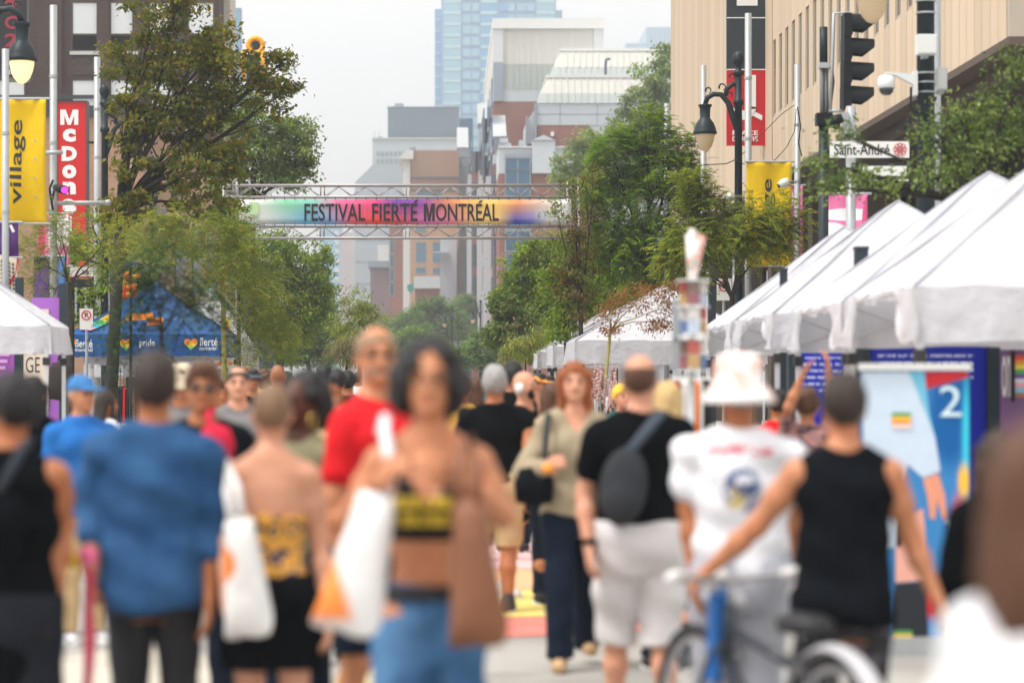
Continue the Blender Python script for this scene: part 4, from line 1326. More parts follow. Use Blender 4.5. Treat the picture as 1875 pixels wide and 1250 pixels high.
w = MB(); w.box(XU(914, 208), XU(930, 208), 207.6, 207.9, ZV(262, 208), ZV(254, 208)); w.build('parapet_cap', mat('dormer_white', S(182, 185, 187), .6), cb)
for (u, v, Ya) in ((860, 318, 300), (872, 296, 290), (884, 280, 270), (892, 274, 262)):
    w = MB(); w.box(XU(u, Ya), XU(u + 7, Ya), Ya, Ya + 3, ZV(v + 26, Ya), ZV(v, Ya)); w.build('parapet_block', mat('dormer_white', S(182, 185, 187), .6), cb)
    w = MB(); w.box(XU(u + 1.5, Ya), XU(u + 5, Ya), Ya - .06, Ya - .004, ZV(v + 14, Ya), ZV(v + 8, Ya)); w.build('vent', METAL_D, cb)

# grey-blue windowless theatre block with pale lower storeys
Y = 430.0
th = thing('theatre_building', (XU(770, Y), Y, 0), 'windowless blue-grey metal block on pale stepped base', 'building')
w = MB(); w.box(XU(710, Y), XU(840, Y), Y, Y + 50, 0, ZV(197, Y)); w.build('metal_block', METAL_B, th)
ribs(th, XU(712, Y), XU(838, Y), Y, ZV(252, Y), ZV(205, Y), .62, METAL_B, .14, .14)
w = MB(); w.box(XU(709, Y), XU(841, Y), Y - .3, Y + 50, ZV(197, Y) + .002, ZV(195.5, Y)); w.build('roof_edge', METAL_D, th)
Y = 415.0
w = MB(); w.box(XU(682, Y), XU(842, Y), Y, Y + 12, 0, ZV(255, Y)); w.build('pale_base', mat('pale_concrete', S(182, 188, 190), .8, .06, .4), th)
w = MB(); w.box(XU(681, Y), XU(842, Y), Y - .25, Y + 12, ZV(255, Y) + .002, ZV(252.5, Y)); w.build('coping', STONE, th)
Y = 400.0
w = MB(); w.prism_y([(XU(650, Y), 0), (XU(842, Y), 0), (XU(842, Y), ZV(302, Y)), (XU(682, Y), ZV(302, Y)), (XU(650, Y), ZV(334, Y))], Y, Y + 12); w.build('pale_slope', mat('pale_concrete2', S(172, 180, 186), .8, .06, .4), th)
for k in range(5):
    w = MB(); z = ZV(360 + k * 40, Y); w.box(XU(652, Y), XU(740, Y), Y - .06, Y - .002, z, z + .12); w.build('joint_line', METAL_D, th)
dk = MB(); dk.box(XU(841, 380), XU(866, 380), 380, 385, 0, ZV(217, 380)); dk.build('dark_block', mat('dark_blue_block', S(70, 96, 122), .6), th)

# roof plant and ladders on the grey blocks
for (u0, u1, v0, v1, Ya, m_) in ((722, 738, 185, 196, 432, METAL_D), (800, 812, 188, 196, 432, METAL_P), (690, 700, 246, 253, 416, METAL_D), (930, 944, 28, 35, 270, METAL_D), (1060, 1072, 29, 35, 270, METAL_P)):
    w = MB(); w.box(XU(u0, Ya), XU(u1, Ya), Ya + 4, Ya + 8, ZV(v1, Ya) - .1, ZV(v0, Ya)); w.build('roof_unit', m_, th if Ya > 300 else cb)
for q in range(7):
    for k in range(2):
        f = MB(); x = XU(690 + q * 8, 415); z = ZV(285 + k * 14, 415); f.box(x, x + .42, 414.9, 414.998, z, z + .75); f.build('vent', METAL_D, th)
for u in (686, 694):
    a_ = MB(); a_.tube([PX(u, 253, 420), PX(u, 240, 420)], .05, 5); a_.build('aerial', METAL_D, th)
# tan brick corner block with a white cornice
Y = 322.0
tn = thing('brick_building', (XU(790, Y), Y, 0), 'tan brick corner building with white cornice and tall windows', 'building')
w = MB(); w.box(XU(752, Y), XU(840, Y), Y, Y + 26, 0, ZV(352, Y)); w.build('wall', BRICK_BUFF, tn)
w = MB(); w.box(XU(753, Y), XU(840, Y), Y + .1, Y + 26, ZV(352, Y) + .003, ZV(275, Y)); w.build('upper_wall', BRICK_TAN, tn)
for v in (349, 326):
    w = MB(); w.box(XU(751, Y), XU(841, Y), Y - .2, Y + .09, ZV(v, Y), ZV(v - 3, Y)); w.build('band', mat('band_dark', S(120, 110, 112), .7), tn)
w = MB(); w.box(XU(738, Y), XU(751.6, Y), Y + .3, Y + 25, 0, ZV(292, Y)); w.build('white_side', mat('white_render', S(214, 212, 206), .8), tn)
w = MB(); w.prism_y([(XU(737, Y), ZV(292, Y)), (XU(757, Y), ZV(292, Y)), (XU(757, Y), ZV(276, Y)), (XU(744, Y), ZV(276, Y)), (XU(730, Y), ZV(290, Y))], Y - .5, Y + 25); w.build('cornice', mat('white_render', S(214, 212, 206), .8), tn)
w = MB(); w.box(XU(750, Y), XU(761, Y), Y + 2, Y + 5, ZV(276, Y), ZV(267, Y)); w.build('chimney', METAL_D, tn)
for (u0, u1, v0, v1) in ((764, 809, 352, 366), (764, 790, 372, 378), (762, 779, 444, 480), (793, 810, 444, 480), (762, 779, 490, 500), (793, 810, 491, 500), (762, 779, 415, 424), (762, 808, 372, 408)):
    window(tn, (XU(u0, Y) + XU(u1, Y)) / 2, Y - .05, ZV(v1, Y), ZV(v0, Y), XU(u1, Y) - XU(u0, Y), FRAME_GR, glass=glass_mat('tan_glass', S(84, 116, 138)))
w = MB(); w.box(XU(760, 300), XU(804, 300), 300, 310, 0, ZV(528, 300)); w.build('shop_block', BRICK_RED, tn)
w = MB(); w.box(XU(758, 300), XU(806, 300), 299.5, 311, ZV(528, 300) + .002, ZV(506, 300)); w.build('shop_fascia', mat('shop_pale', S(200, 206, 206), .6), tn)
w = MB(); w.prism_y([(XU(745, 280), ZV(528, 280)), (XU(752, 280), ZV(538, 280)), (XU(757, 280), ZV(530, 280)), (XU(757, 280), ZV(520, 280)), (XU(746, 280), ZV(521, 280))], 280, 280.6); w.build('awning_sign', mat('teal_sign', S(60, 150, 140), .5), tn)
w = MB(); w.box(XU(806, 318), XU(836, 318), 315, 321.7, 0, ZV(440, 318)); w.build('pale_wing', METAL_P, tn)
w = MB(); w.box(XU(793, 318), XU(822, 318), 313, 314.9, ZV(466, 318), ZV(464, 318)); w.build('balcony', METAL_P, tn)

# slender white pillar and old brick block, left of it
Y = 300.0
wp_ = thing('pillar', (XU(744, Y), Y, 0), 'tall white pillar standing before the tan brick building', 'pillar')
w = MB(); w.box(XU(738, Y), XU(750, Y), Y, Y + 2.0, 0, ZV(408, Y)); w.build('shaft', mat('white_render', S(214, 212, 206), .8), wp_)
w = MB(); w.box(XU(737, Y), XU(751, Y), Y - .1, Y + 2.1, ZV(408, Y) + .002, ZV(405, Y)); w.build('cap', STONE, wp_)
Y = 345.0
rb = thing('brick_building', (XU(722, Y), Y, 0), 'narrow red brown brick building left of the white pillar', 'building')
w = MB(); w.box(XU(713, Y), XU(738, Y), Y, Y + 18, 0, ZV(404, Y)); w.build('wall', BRICK_RED, rb)
w = MB(); w.box(XU(712, Y), XU(739, Y), Y - .3, Y + 18, ZV(404, Y) + .003, ZV(400, Y)); w.build('cornice', STONE, rb)
for k in range(4):
    window(rb, XU(718, Y), Y - .05, ZV(462 + k * 26, Y), ZV(440 + k * 26, Y), .55, FRAME_GR, glass=GLASS)
Y = 372.0
ob = thing('brick_building', (XU(700, Y), Y, 0), 'low purple brown brick building with white roof hut', 'building')
w = MB(); w.box(XU(678, Y), XU(712.5, Y), Y, Y + 16, 0, ZV(490, Y)); w.build('wall', brick_mat('brick_mauve', S(138, 112, 112), S(124, 100, 102), S(140, 124, 122)), ob)
w = MB(); w.box(XU(674, Y), XU(712.5, Y), Y - .6, Y + 16, ZV(490, Y) + .003, ZV(478, Y)); w.build('cornice', METAL_D, ob)
w = MB(); w.box(XU(691, Y), XU(711, Y), Y + 2, Y + 8, ZV(478, Y) + .004, ZV(447, Y)); w.build('roof_hut', mat('white_render', S(214, 212, 206), .8), ob)
Y = 500.0
pa = thing('apartment_building', (XU(640, Y), Y, 0), 'wide pale slab building fading in haze under the banner', 'building')
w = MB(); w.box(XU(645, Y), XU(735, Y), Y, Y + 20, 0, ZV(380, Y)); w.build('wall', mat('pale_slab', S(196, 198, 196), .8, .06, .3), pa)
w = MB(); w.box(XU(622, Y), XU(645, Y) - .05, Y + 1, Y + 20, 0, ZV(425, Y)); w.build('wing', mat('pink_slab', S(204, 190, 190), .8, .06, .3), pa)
for k in range(4):
    for q in range(6):
        f = MB(); x = XU(650 + q * 14, Y); z = ZV(440 + k * 30, Y); f.box(x, x + .9, Y - .1, Y - .002, z, z + 1.6); f.build('window', glass_mat('slab_glass', S(170, 182, 190)), pa)
Y = 640.0
bt_ = thing('glass_tower', (XU(610, Y), Y, 0), 'narrow hazy blue tower at the left of the street end', 'tower')
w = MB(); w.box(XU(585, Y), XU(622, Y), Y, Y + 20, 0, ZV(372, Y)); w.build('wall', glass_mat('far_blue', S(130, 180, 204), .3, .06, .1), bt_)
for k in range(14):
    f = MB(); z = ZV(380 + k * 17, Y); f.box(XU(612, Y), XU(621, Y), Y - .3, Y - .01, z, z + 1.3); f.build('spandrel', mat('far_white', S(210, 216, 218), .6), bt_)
# ---------------------------------------------------------------- street furniture
POLE_G = mat('pole_green_black', S(22, 36, 42), .45, .12, 10, spec=.3)
POLE_S = mat('pole_galvanised', S(168, 172, 174), .45, .12, 8, metal=.35)
BLACK = mat('black_paint', (.007, .009, .011), .5, .1, spec=.18)
WHITE_B = mat('box_white', S(214, 216, 214), .5, .04)
TRUSS = mat('truss_aluminium', S(172, 168, 168), .4, .15, 5, metal=.45)
n = NT('lamp_glass')
n.fin(n.mix(n.noise(6, 2), S(232, 218, 190), S(246, 234, 210)), .25, .5)
tr = n.new('ShaderNodeBsdfTranslucent'); n.put(tr.inputs[0], S(248, 226, 186)); mx = n.new('ShaderNodeMixShader'); mx.inputs[0].default_value = .6
n.ln(n.b.outputs[0], mx.inputs[1]); n.ln(tr.outputs[0], mx.inputs[2]); n.ln(mx.outputs[0], n.out.inputs[0]); LAMP_G = n.m
n = NT('lamp_glass_lit'); n.fin(n.mix(n.noise(6, 2), S(240, 206, 150), S(252, 226, 180)), .3, .5)
n.put(n.b.inputs['Emission Color'], S(255, 214, 150)); n.b.inputs['Emission Strength'].default_value = .35; LAMP_LIT = n.m

def street_lamp(x, y, side, label, lit=False, group='street lamps along the street', top=7.65, prad=.075):
    """old-style post; side = -1 when the lamp hangs left of its pole"""
    r = thing('street_lamp', (x, y, 0), label, 'street lamp', group)
    p = MB(); p.lathe([(.20, 0), (.20, .5), (.14, .62), (.13, 1.0), (prad * 1.15, 1.1), (prad, 3.0), (prad * .92, top - 1.0), (prad * 1.3, top - .98), (prad * 1.3, top - .9), (prad * .9, top - .88), (prad * .9, top - .5), (.055, top - .46)], (x, y, 0), 14)
    p.build('pole', POLE_G, r, True)
    f = MB(); f.lathe([(.055, top - .459), (.11, top - .42), (.11, top - .38), (.06, top - .34), (.055, top - .27), (.10, top - .22), (.115, top - .12), (.09, top - .04), (.03, top), (.004, top + .01)], (x, y, 0), 14)
    f.build('finial', POLE_G, r, True)
    a = MB(); dx = side * .62
    pts = [(x + side * .03, y, top - 1.45), (x + side * .10, y, top - 1.22), (x + side * .19, y, top - .95), (x + side * .32, y, top - .80), (x + side * .46, y, top - .79), (x + side * .58, y, top - .86), (x + dx, y, top - .98)]
    a.tube(pts, [.05, .06, .055, .05, .05, .05, .045], 8)
    a.tube([(x, y, top - .62), (x + side * .10, y, top - .60), (x + side * .22, y, top - .70), (x + side * .26, y, top - .86)], [.035, .05, .045, .03], 7)
    for (cx, cz, rr) in ((.30, -.66, .06), (.12, -.46, .05), (.10, -1.08, .05), (.56, -.72, .05), (.16, -.80, .045)):
        a.tube([(x + side * (cx + rr * math.cos(t)), y, top + cz + rr * math.sin(t)) for t in np.linspace(-.5, 4.4, 10)], [.020 - .0014 * i for i in range(10)], 6)
    a.build('arm', POLE_G, r, True)
    hz = top - .97
    h = MB(); h.lathe([(.03, hz), (.135, hz - .02), (.12, hz - .05), (.10, hz - .08), (.095, hz - .27), (.12, hz - .30), (.165, hz - .36), (.20, hz - .45), (.21, hz - .50), (.222, hz - .52), (.222, hz - .56), (.19, hz - .57)], (x + dx, y, 0), 18)
    h.build('lamp_housing', POLE_G, r, True)
    g = MB(); g.lathe([(.178, hz - .572), (.176, hz - .61), (.158, hz - .70), (.12, hz - .80), (.06, hz - .87), (.004, hz - .89)], (x + dx, y, 0), 18)
    g.build('lamp_globe', LAMP_LIT if lit else LAMP_G, r, True)
    return r
street_lamp(XU(1352, 45), 45, -1, 'dark green street lamp in front of the red and black projecting sign')
street_lamp(XU(40, 34.6) - .62, 34.6, 1, 'lit street lamp hanging just above the yellow village banner on the left', True)
street_lamp(XU(245, 50) - .6, 50, 1, 'street lamp half hidden inside the big tree behind the red vertical sign')
street_lamp(XU(318, 66) - .6, 66, 1, 'street lamp under the big tree, its globe just above the pale green foliage')
street_lamp(XU(1600, 28) + .6, 28, -1, 'street lamp with its globe at the very top, above the traffic light', prad=.11, top=7.55)
street_lamp(XU(828, 205), 205, -1, 'distant street lamp over the crowd, nearer the middle of the street, with pale banded pole')
street_lamp(XU(880, 190), 190, -1, 'distant street lamp beside the bright green small tree')

def pole(u, Y, vtop, rad, m, label, name='pole', group='silver poles'):
    r = thing(name, (XU(u, Y), Y, 0), label, 'pole', group)
    p = MB(); z = ZV(vtop, Y)
    p.tube([(XU(u, Y), Y, 0), (XU(u, Y), Y, z)], rad, 12); p.build('shaft', m, r, True)
    c = MB(); c.lathe([(rad * 1.25, 0), (rad * 1.25, .5), (rad * 1.02, .55)], (XU(u, Y), Y, 0), 12); c.build('base', m, r, True)
    for q in range(5):
        b = MB(); zz = z - 1.2 - q * 1.1; b.tube([(XU(u, Y), Y, zz), (XU(u, Y), Y, zz + .05)], rad * 1.12, 12)
        if zz > .6: b.build('band', POLE_S, r)
    return r
pl_ = pole(98, 40, 10, .062, POLE_S, 'tall silver pole beside the red vertical sign, left of the big tree')
pole(178, 55, 105, .075, POLE_S, 'thin silver pole between the red vertical sign and the big tree')
pole(1370, 44, 25, .062, POLE_S, 'silver pole right behind the dark street lamp')
pole(1288, 50, 120, .06, POLE_S, 'silver pole left of the dark street lamp, behind its glass globe')
pole(1460, 47, 118, .06, POLE_S, 'silver pole wound with black cable beside the narrow windows')
pole(1221, 62, 190, .07, POLE_S, 'short silver pole at the left edge of the beige building')
pole(1712, 28.6, -30, .07, POLE_S, 'thick silver pole behind the dark pole with the white boxes')
p_ = pole(10, 33.8, 90, .05, POLE_S, 'short silver pole holding the yellow village banner at the left edge')
# cable on the pole by the windows
cab = thing('cable', (XU(1460, 47), 46.9, 3), 'loose black cable sagging from the silver pole to the yellow banner', 'cable')
b = MB(); b.tube([PX(1458, 200, 46.9), PX(1455, 240, 46.9), PX(1440, 270, 46.5), PX(1420, 292, 45.6), PX(1400, 303, 45), PX(1380, 306, 44.4), PX(1360, 300, 44.4), PX(1345, 290, 44.6)], .008, 5)
b.tube([PX(1460, 196, 46.9), PX(1466, 230, 46.9), PX(1462, 262, 46.9), PX(1468, 286, 46.9)], .012, 5); b.build('cord', BLACK, cab)
wr = thing('overhead_wire', (XU(1300, 44), 44, 5), 'thin wire running from the dark street lamp up to the beige wall', 'wire')
b = MB(); b.tube([PX(1230, 310, 44), PX(1290, 302, 44), PX(1330, 300, 44), PX(1352, 290, 44.9), PX(1430, 210, 52), PX(1500, 160, 60)], .009, 4); b.build('strand', BLACK, wr)

# brackets and little spotlight on the left pole
br = thing('banner_bracket', PX(98, 372, 39.9), 'silver horizontal arms on the left silver pole', 'bracket')
b = MB(); b.tube([PX(104, 372, 39.85), PX(196, 371, 39.7)], .036, 10); b.build('arm', POLE_S, br, True)
b = MB(); b.tube([PX(80, 280, 39.85), PX(114, 279, 39.8)], .036, 10); b.build('arm', POLE_S, br, True)
b = MB(); b.tube([PX(194, 371, 39.7), PX(202, 371, 39.68)], .05, 10); b.build('end_cap', POLE_S, br, True)
sp = thing('spotlight', PX(113, 347, 39.8), 'small black spotlight with a violet lens on the left silver pole', 'spotlight')
b = MB(); b.tube([PX(101, 343, 39.9), PX(108, 345, 39.75), PX(118, 348, 39.5)], [.05, .07, .075], 12); b.build('housing', BLACK, sp, True)
n = NT('violet_lens'); n.fin(S(150, 40, 140), .2); n.put(n.b.inputs['Emission Color'], S(220, 60, 200)); n.b.inputs['Emission Strength'].default_value = .6
b = MB(); b.disc_y(tuple(PX(118, 348, 39.42)), .055, .02, 14); b.build('lens', n.m, sp)
b = MB(); b.tube([PX(97, 330, 39.85), PX(91, 345, 39.8), PX(93, 362, 39.8), PX(97, 385, 39.9), PX(94, 370, 39.75), PX(99, 350, 39.8)], .02, 6); b.build('cable', BLACK, sp)

# ---- hanging street banners
def hang_banner(u0, u1, v0, v1, Y, label, m, wave=.03, group=None, name='banner', cat='banner'):
    p0 = PX((u0 + u1) / 2, v0, Y)
    r = thing(name, p0, label, cat, group)
    xa, xb, zt, zb = XU(u0, Y), XU(u1, Y), ZV(v0, Y), ZV(v1, Y)
    W, H_ = xb - xa, zt - zb
    def fn(a, b):
        return (xa + W * a - .02 * W * b * math.sin(3 * b) * (1 - a) , Y + wave * math.sin(5 * b + 3 * a) * (.3 + b) + wave * .7 * math.sin(9 * a + 2), zt - H_ * b - .02 * H_ * a * b)
    s = MB(); s.sheet(fn, 14, 22)
    o = s.build('cloth', m, r, True)
    sd_ = o.modifiers.new('thick', 'SOLIDIFY'); sd_.thickness = .004
    b = MB(); b.tube([(xa - .04, Y, zt + .01), (xb + .06, Y, zt + .01)], .02, 8); b.build('top_rod', POLE_S, r)
    b = MB(); b.tube([(xa - .04, Y + .02, zb - .01), (xb + .06, Y + .02, zb - .01)], .018, 8); b.build('bottom_rod', POLE_S, r)
    def onit(a, b, dy=-.012):
        p = fn(a, b); return (p[0], p[1] + dy, p[2])
    return r, onit, (xa, xb, zt, zb)
YEL = cloth_mat('banner_yellow', S(240, 204, 30), .6, .06, .25, .5)
INK = mat('ink_grey', S(52, 54, 58), .6, .03)
def curved_text(txt, onit, a_of, b_of, m, parent, bold):
    """letters laid on the waving cloth: text coordinates (s along, t across) -> banner parameters"""
    V, fs, asp = text_mesh(txt, bold)
    W = [onit(a_of(p), b_of(p)) for p in V]
    return mesh_obj('lettering', W, fs, m, parent)
r, onit, bb = hang_banner(-14, 85, 182, 408, 37, 'yellow village banner at the left edge, hanging below the lit lamp', YEL, .055, 'yellow village banners')
curved_text('village', onit, lambda p: .345 + .27 * (1 - p[1]), lambda p: .845 - .68 * p[0], INK, r, .012)
for q in range(4):
    for sx in (.30, .80):
        b = MB(); p = onit(sx, .33 + .15 * q); b.disc_y(p, .018, .006, 10); b.build('eyelet', POLE_S, r)
r, onit, bb = hang_banner(1367, 1449, 297, 486, 43.5, 'yellow village banner on the right, under the dark street lamp', YEL, .04, 'yellow village banners')
curved_text('village', onit, lambda p: .34 + .30 * (1 - p[1]), lambda p: .87 - .71 * p[0], INK, r, .012)
def blob_mat(name, base, spots, rough=.55):
    n = NT(name); c = n.blobs(base, spots); n.bump(n.noise(4, 2), .15, .05); return n.fin(c, rough, .2)
PK, WH, PU, MG = S(226, 120, 168), S(236, 232, 236), S(88, 40, 130), S(196, 60, 120)
hang_banner(1424, 1470, 340, 478, 50, 'pink and white graphic banner low behind the yellow banner', blob_mat('pink_white_a', PK, [(-.1, -.25, .18, .3, WH, .85), (.15, -.6, .2, .22, S(220, 90, 170), .9), (-.15, -.95, .14, .3, WH, .85)]), group='pink and white banners')
hang_banner(1516, 1588, 356, 480, 36, 'pink banner with a white swoosh behind the white tent peaks', blob_mat('pink_white_b', PK, [(.0, -.30, .45, .10, WH, .85), (-.25, -.62, .3, .22, WH, .85), (.3, -.5, .1, .5, S(206, 84, 130), .9)]), group='pink and white banners')
hang_banner(70, 128, 392, 486, 44, 'pink and white banner below the silver arms on the left', blob_mat('pink_white_c', PK, [(.1, -.38, .22, .55, WH, .85), (-.25, -.6, .10, .6, S(200, 60, 100), .9), (.2, -.75, .2, .2, PK, .85)]), group='pink and white banners')
hang_banner(62, 120, 470, 565, 43, 'deep purple banner with a magenta edge below the pink banner', blob_mat('purple_c', S(84, 44, 128), [(.28, -.2, .14, .7, S(64, 120, 190), .9), (-.25, -.1, .2, .16, (.02, .02, .03), .9)]), group='purple banners')
r, onit, bb = hang_banner(-10, 34, 408, 470, 36.4, 'dark purple banner under the yellow village banner', mat('purple_dark', S(74, 34, 104), .6), group='purple banners')
b = MB(); p, q = PX(19, 412, 36.3), PX(25, 425, 36.3); b.tube([p, q], .022, 6); b.build('white_stroke', SIGN_W, r)
# black and white triangle print on a tilted board
r = thing('pattern_board', PX(12, 495, 34), 'board with black triangles on cream and a red edge above the left tent', 'board')
def tb(a, b_): return PX(-16 + 46 * a + 2 * b_, 462 + 62 * b_ + 12 * a, 34)
b = MB(); b.add([tb(0, 0), tb(1, 0), tb(1, 1), tb(0, 1)], [(0, 3, 2, 1)]); o = b.build('face', mat('cream_print', S(232, 222, 200), .6), r); sm = o.modifiers.new('t', 'SOLIDIFY'); sm.thickness = .02
b = MB()
for i in range(6):
    for j in range(7):
        a0, b0 = .06 + i * .15, .12 + j * .12
        pts = [tb(a0, b0 + .10), tb(a0 + .12, b0 + .10), tb(a0 + .06, b0)]
        b.add([(x, y - .02, z) for x, y, z in pts], [(0, 1, 2)])
b.build('triangle_print', mat('print_black', (.02, .02, .022), .6), r)
b = MB(); b.add([PX(32, 470, 33.98), PX(35, 476, 33.98), PX(26, 512, 33.98), PX(18, 524, 33.98), PX(16, 516, 33.98), PX(28, 500, 33.98)], [(5, 4, 3, 2, 1, 0)]); b.build('red_edge', mat('edge_red', S(196, 40, 60), .6), r)

# ---- the red restaurant sign
Y = 62.0
r = thing('vertical_sign', (XU(132, Y), Y, ZV(486, Y)), 'tall red vertical sign with white stacked letters', 'sign')
b = MB(); b.box(XU(105, Y), XU(158, Y), Y, Y + .35, ZV(486, Y), ZV(187, Y)); b.build('panel', mat('sign_bright_red', S(206, 24, 26), .4, .04), r)
fr = MB(); m_ = mat('sign_edge', S(70, 72, 76), .5)
for (a0, a1, c0, c1) in ((103.5, 105, 185, 487), (158, 160, 185, 487), (105, 158, 185, 187)):
    fr.box(XU(a0, Y), XU(a1, Y), Y - .04, Y + .36, ZV(c1, Y), ZV(c0, Y))
fr.build('frame', m_, r)
hh = 26
for ch, v0, v1, uw in (('M', 201, 229, 33), ('c', 236, 260, 24), ('D', 268, 295, 28), ('o', 302, 327, 26), ('n', 333, 356, 24), ('a', 364, 388, 25), ('l', 396, 424, 9), ('d', 431, 457, 24), ('s', 462, 482, 22)):
    if ch == 'M':
        letter_m(XU(127 - uw / 2, Y), XU(127 + uw / 2, Y), ZV(v1, Y), ZV(v0, Y), Y - .012, SIGN_W, r); continue
    text(ch, (XU(127 - uw / 2, Y), Y - .012, ZV(v1, Y)), (1, 0, 0), (0, 0, 1), XU(127 + uw / 2, Y) - XU(127 - uw / 2, Y), ZV(v0, Y) - ZV(v1, Y), SIGN_W, r, .06)
b = MB(); b.box(XU(158, Y) + .05, XU(172, Y), Y + .1, Y + .2, ZV(262, Y), ZV(258, Y)); b.box(XU(158, Y) + .05, XU(172, Y), Y + .1, Y + .2, ZV(420, Y), ZV(416, Y)); b.build('bracket', BLACK, r)
# black sign with red letters, top left
Y = 52.0
r = thing('vertical_sign', (XU(25, Y), Y, ZV(142, Y)), 'black vertical sign with dark red letters at the top left corner', 'sign')
b = MB(); b.box(XU(-4, Y), XU(49, Y), Y, Y + .3, ZV(140, Y), ZV(-60, Y)); b.build('panel', mat('sign_black2', (.022, .02, .022), .45), r)
for ch, v in (('2', 4), ('C', 34), ('2', 66), ('C', 98)):
    text(ch, (XU(9, Y), Y - .012, ZV(v + 20, Y)), (1, 0, 0), (0, 0, 1), XU(33, Y) - XU(9, Y), ZV(v - 4, Y) - ZV(v + 20, Y), mat('dark_red_letters', S(150, 48, 62), .5), r, .03)
text('Re', (XU(13, Y), Y - .012, ZV(137, Y)), (1, 0, .0), (0.15, 0, 1), None, .10, SIGN_W, r, .01)
b = MB(); b.box(XU(10, Y), XU(53, Y), Y + .05, Y + .09, ZV(150, Y), ZV(141, Y)); b.build('under_frame', mat('olive_frame', S(120, 122, 104), .6), r)
# orange ring sign above the trees
Y = 90.0
r = thing('ring_sign', PX(462, 110, Y), 'orange sign with a round ring on top of a curved bar, above the left trees', 'sign')
OR = mat('sign_orange', S(240, 166, 20), .4)
c = PX(468, 84, Y)
b = MB(); b.tube([c + Vector((.27 * math.cos(a), 0, .27 * math.sin(a))) for a in np.linspace(0, 2 * math.pi, 25)], .10, 10); b.build('ring', OR, r, True)
b = MB(); b.disc_y((c.x, c.y + .02, c.z), .20, .06, 20); b.build('hub', mat('hub_navy', S(30, 34, 48), .4), r)
b = MB(); b.tube([PX(480, 92, Y), PX(481, 120, Y), PX(479, 150, Y), PX(474, 175, Y)], [.09, .09, .1, .1], 8); b.tube([PX(446, 92, Y), PX(445, 120, Y), PX(447, 150, Y)], .09, 8); b.build('bar', OR, r, True)
b = MB(); b.box(XU(451, Y), XU(475, Y), Y + .05, Y + .3, ZV(160, Y), ZV(100, Y)); b.build('panel', mat('hub_navy', S(30, 34, 48), .4), r)

# ---- traffic light and street-name sign
Y = 33.0
r = thing('traffic_pole', (XU(1508, Y), Y, 0), 'dark green traffic pole with clamps, left of the traffic light', 'pole')
b = MB(); b.tube([(XU(1508, Y), Y, 0), (XU(1508, Y), Y, ZV(230, Y))], .068, 12); b.tube([(XU(1508, Y), Y, ZV(120, Y)), (XU(1508, Y), Y, ZV(50, Y))], .056, 12); b.build('shaft', POLE_G, r, True)
b = MB(); b.tube([(XU(1505, Y), Y, ZV(230, Y)), (XU(1505, Y), Y, ZV(118, Y))], .03, 8); b.tube([(XU(1513, Y), Y, ZV(230, Y)), (XU(1513, Y), Y, ZV(118, Y))], .03, 8); b.build('conduit', mat('conduit_grey', S(110, 112, 112), .5), r, True)
b = MB(); b.box(XU(1494, Y), XU(1523, Y), Y - .10, Y + .1, ZV(230, Y), ZV(208, Y)); b.build('clamp', BLACK, r)
b = MB(); b.box(XU(1500, Y), XU(1517, Y), Y - .09, Y + .09, ZV(126, Y), ZV(116, Y)); b.build('clamp', POLE_S, r)
b = MB(); b.tube([PX(1516, 122, Y), PX(1524, 128, Y), PX(1526, 150, Y), PX(1520, 200, Y), PX(1524, 225, Y)], .018, 6); b.build('cable', BLACK, r)
r = thing('traffic_light', PX(1562, 115, 32.9), 'black four-lens traffic light with big visors, seen from the side', 'traffic light')
Y = 32.9
for k in range(4):
    v = 27 + k * 44
    b = MB(); b.box(XU(1543 - k * .6, Y), XU(1556 - k * .6, Y), Y - .17, Y + .17, ZV(v + 43, Y), ZV(v, Y)); b.build('housing', BLACK, r)
    ua = 1556 - k * .6
    vis = MB()
    L = 30
    for s_ in range(2):
        off = 0 if s_ == 0 else -.012
        ring0, ring1 = [], []
        for a in np.linspace(-.62 * math.pi, .62 * math.pi, 15):
            yy, zz = math.sin(a) * (.165 + off), math.cos(a) * (.165 + off)
            ln = (.33 if math.cos(a) > 0 else .30 + .20 * math.cos(a)) - .02 * (1 - math.cos(a))
            c0 = PX(ua, v + 20, Y)
            ring0.append((c0.x, c0.y + yy, c0.z + zz)); ring1.append((c0.x + ln, c0.y + yy, c0.z + zz - .02))
        m_ = len(ring0)
        vis.add(ring0 + ring1, [(i, i + 1, m_ + i + 1, m_ + i) for i in range(m_ - 1)])
    vis.build('visor', BLACK, r, True)
    l = MB(); c0 = PX(ua + .3, v + 21, Y); l.tube([(c0.x, c0.y, c0.z), (c0.x + .03, c0.y, c0.z)], [.145, .12], 16); l.build('lens', glass_mat('lens_glass', (.04, .045, .05)), r, True)
b = MB(); b.tube([PX(1520, 202, Y), PX(1524, 110, Y), PX(1527, 25, Y), PX(1555, 24, Y)], .025, 8); b.tube([PX(1518, 203, Y), PX(1550, 204, Y)], .022, 8); b.build('bracket', POLE_S, r, True)
b = MB(); b.tube([PX(1543, 202, Y), PX(1548, 212, Y), PX(1556, 214, Y)], .01, 5); b.tube([PX(1552, 195, Y - .2), PX(1549, 206, Y - .2), PX(1554, 216, Y - .2)], [.02, .03, .015], 5); b.build('orange_tag', mat('tag_orange', S(236, 140, 30), .6), r)
r = thing('sign_post', (XU(1556, 31.6), 31.6, 0), 'silver post carrying the street name sign, under the traffic light', 'pole')
b = MB(); b.tube([(XU(1558, 31.6), 31.6, 0), (XU(1558, 31.6), 31.6, ZV(195, 31.6))], .065, 12); b.build('shaft', POLE_S, r, True)
b = MB(); b.box(XU(1540, 31.6), XU(1552, 31.6), 31.5, 31.6, ZV(250, 31.6), ZV(207, 31.6)); b.build('plate', POLE_S, r)
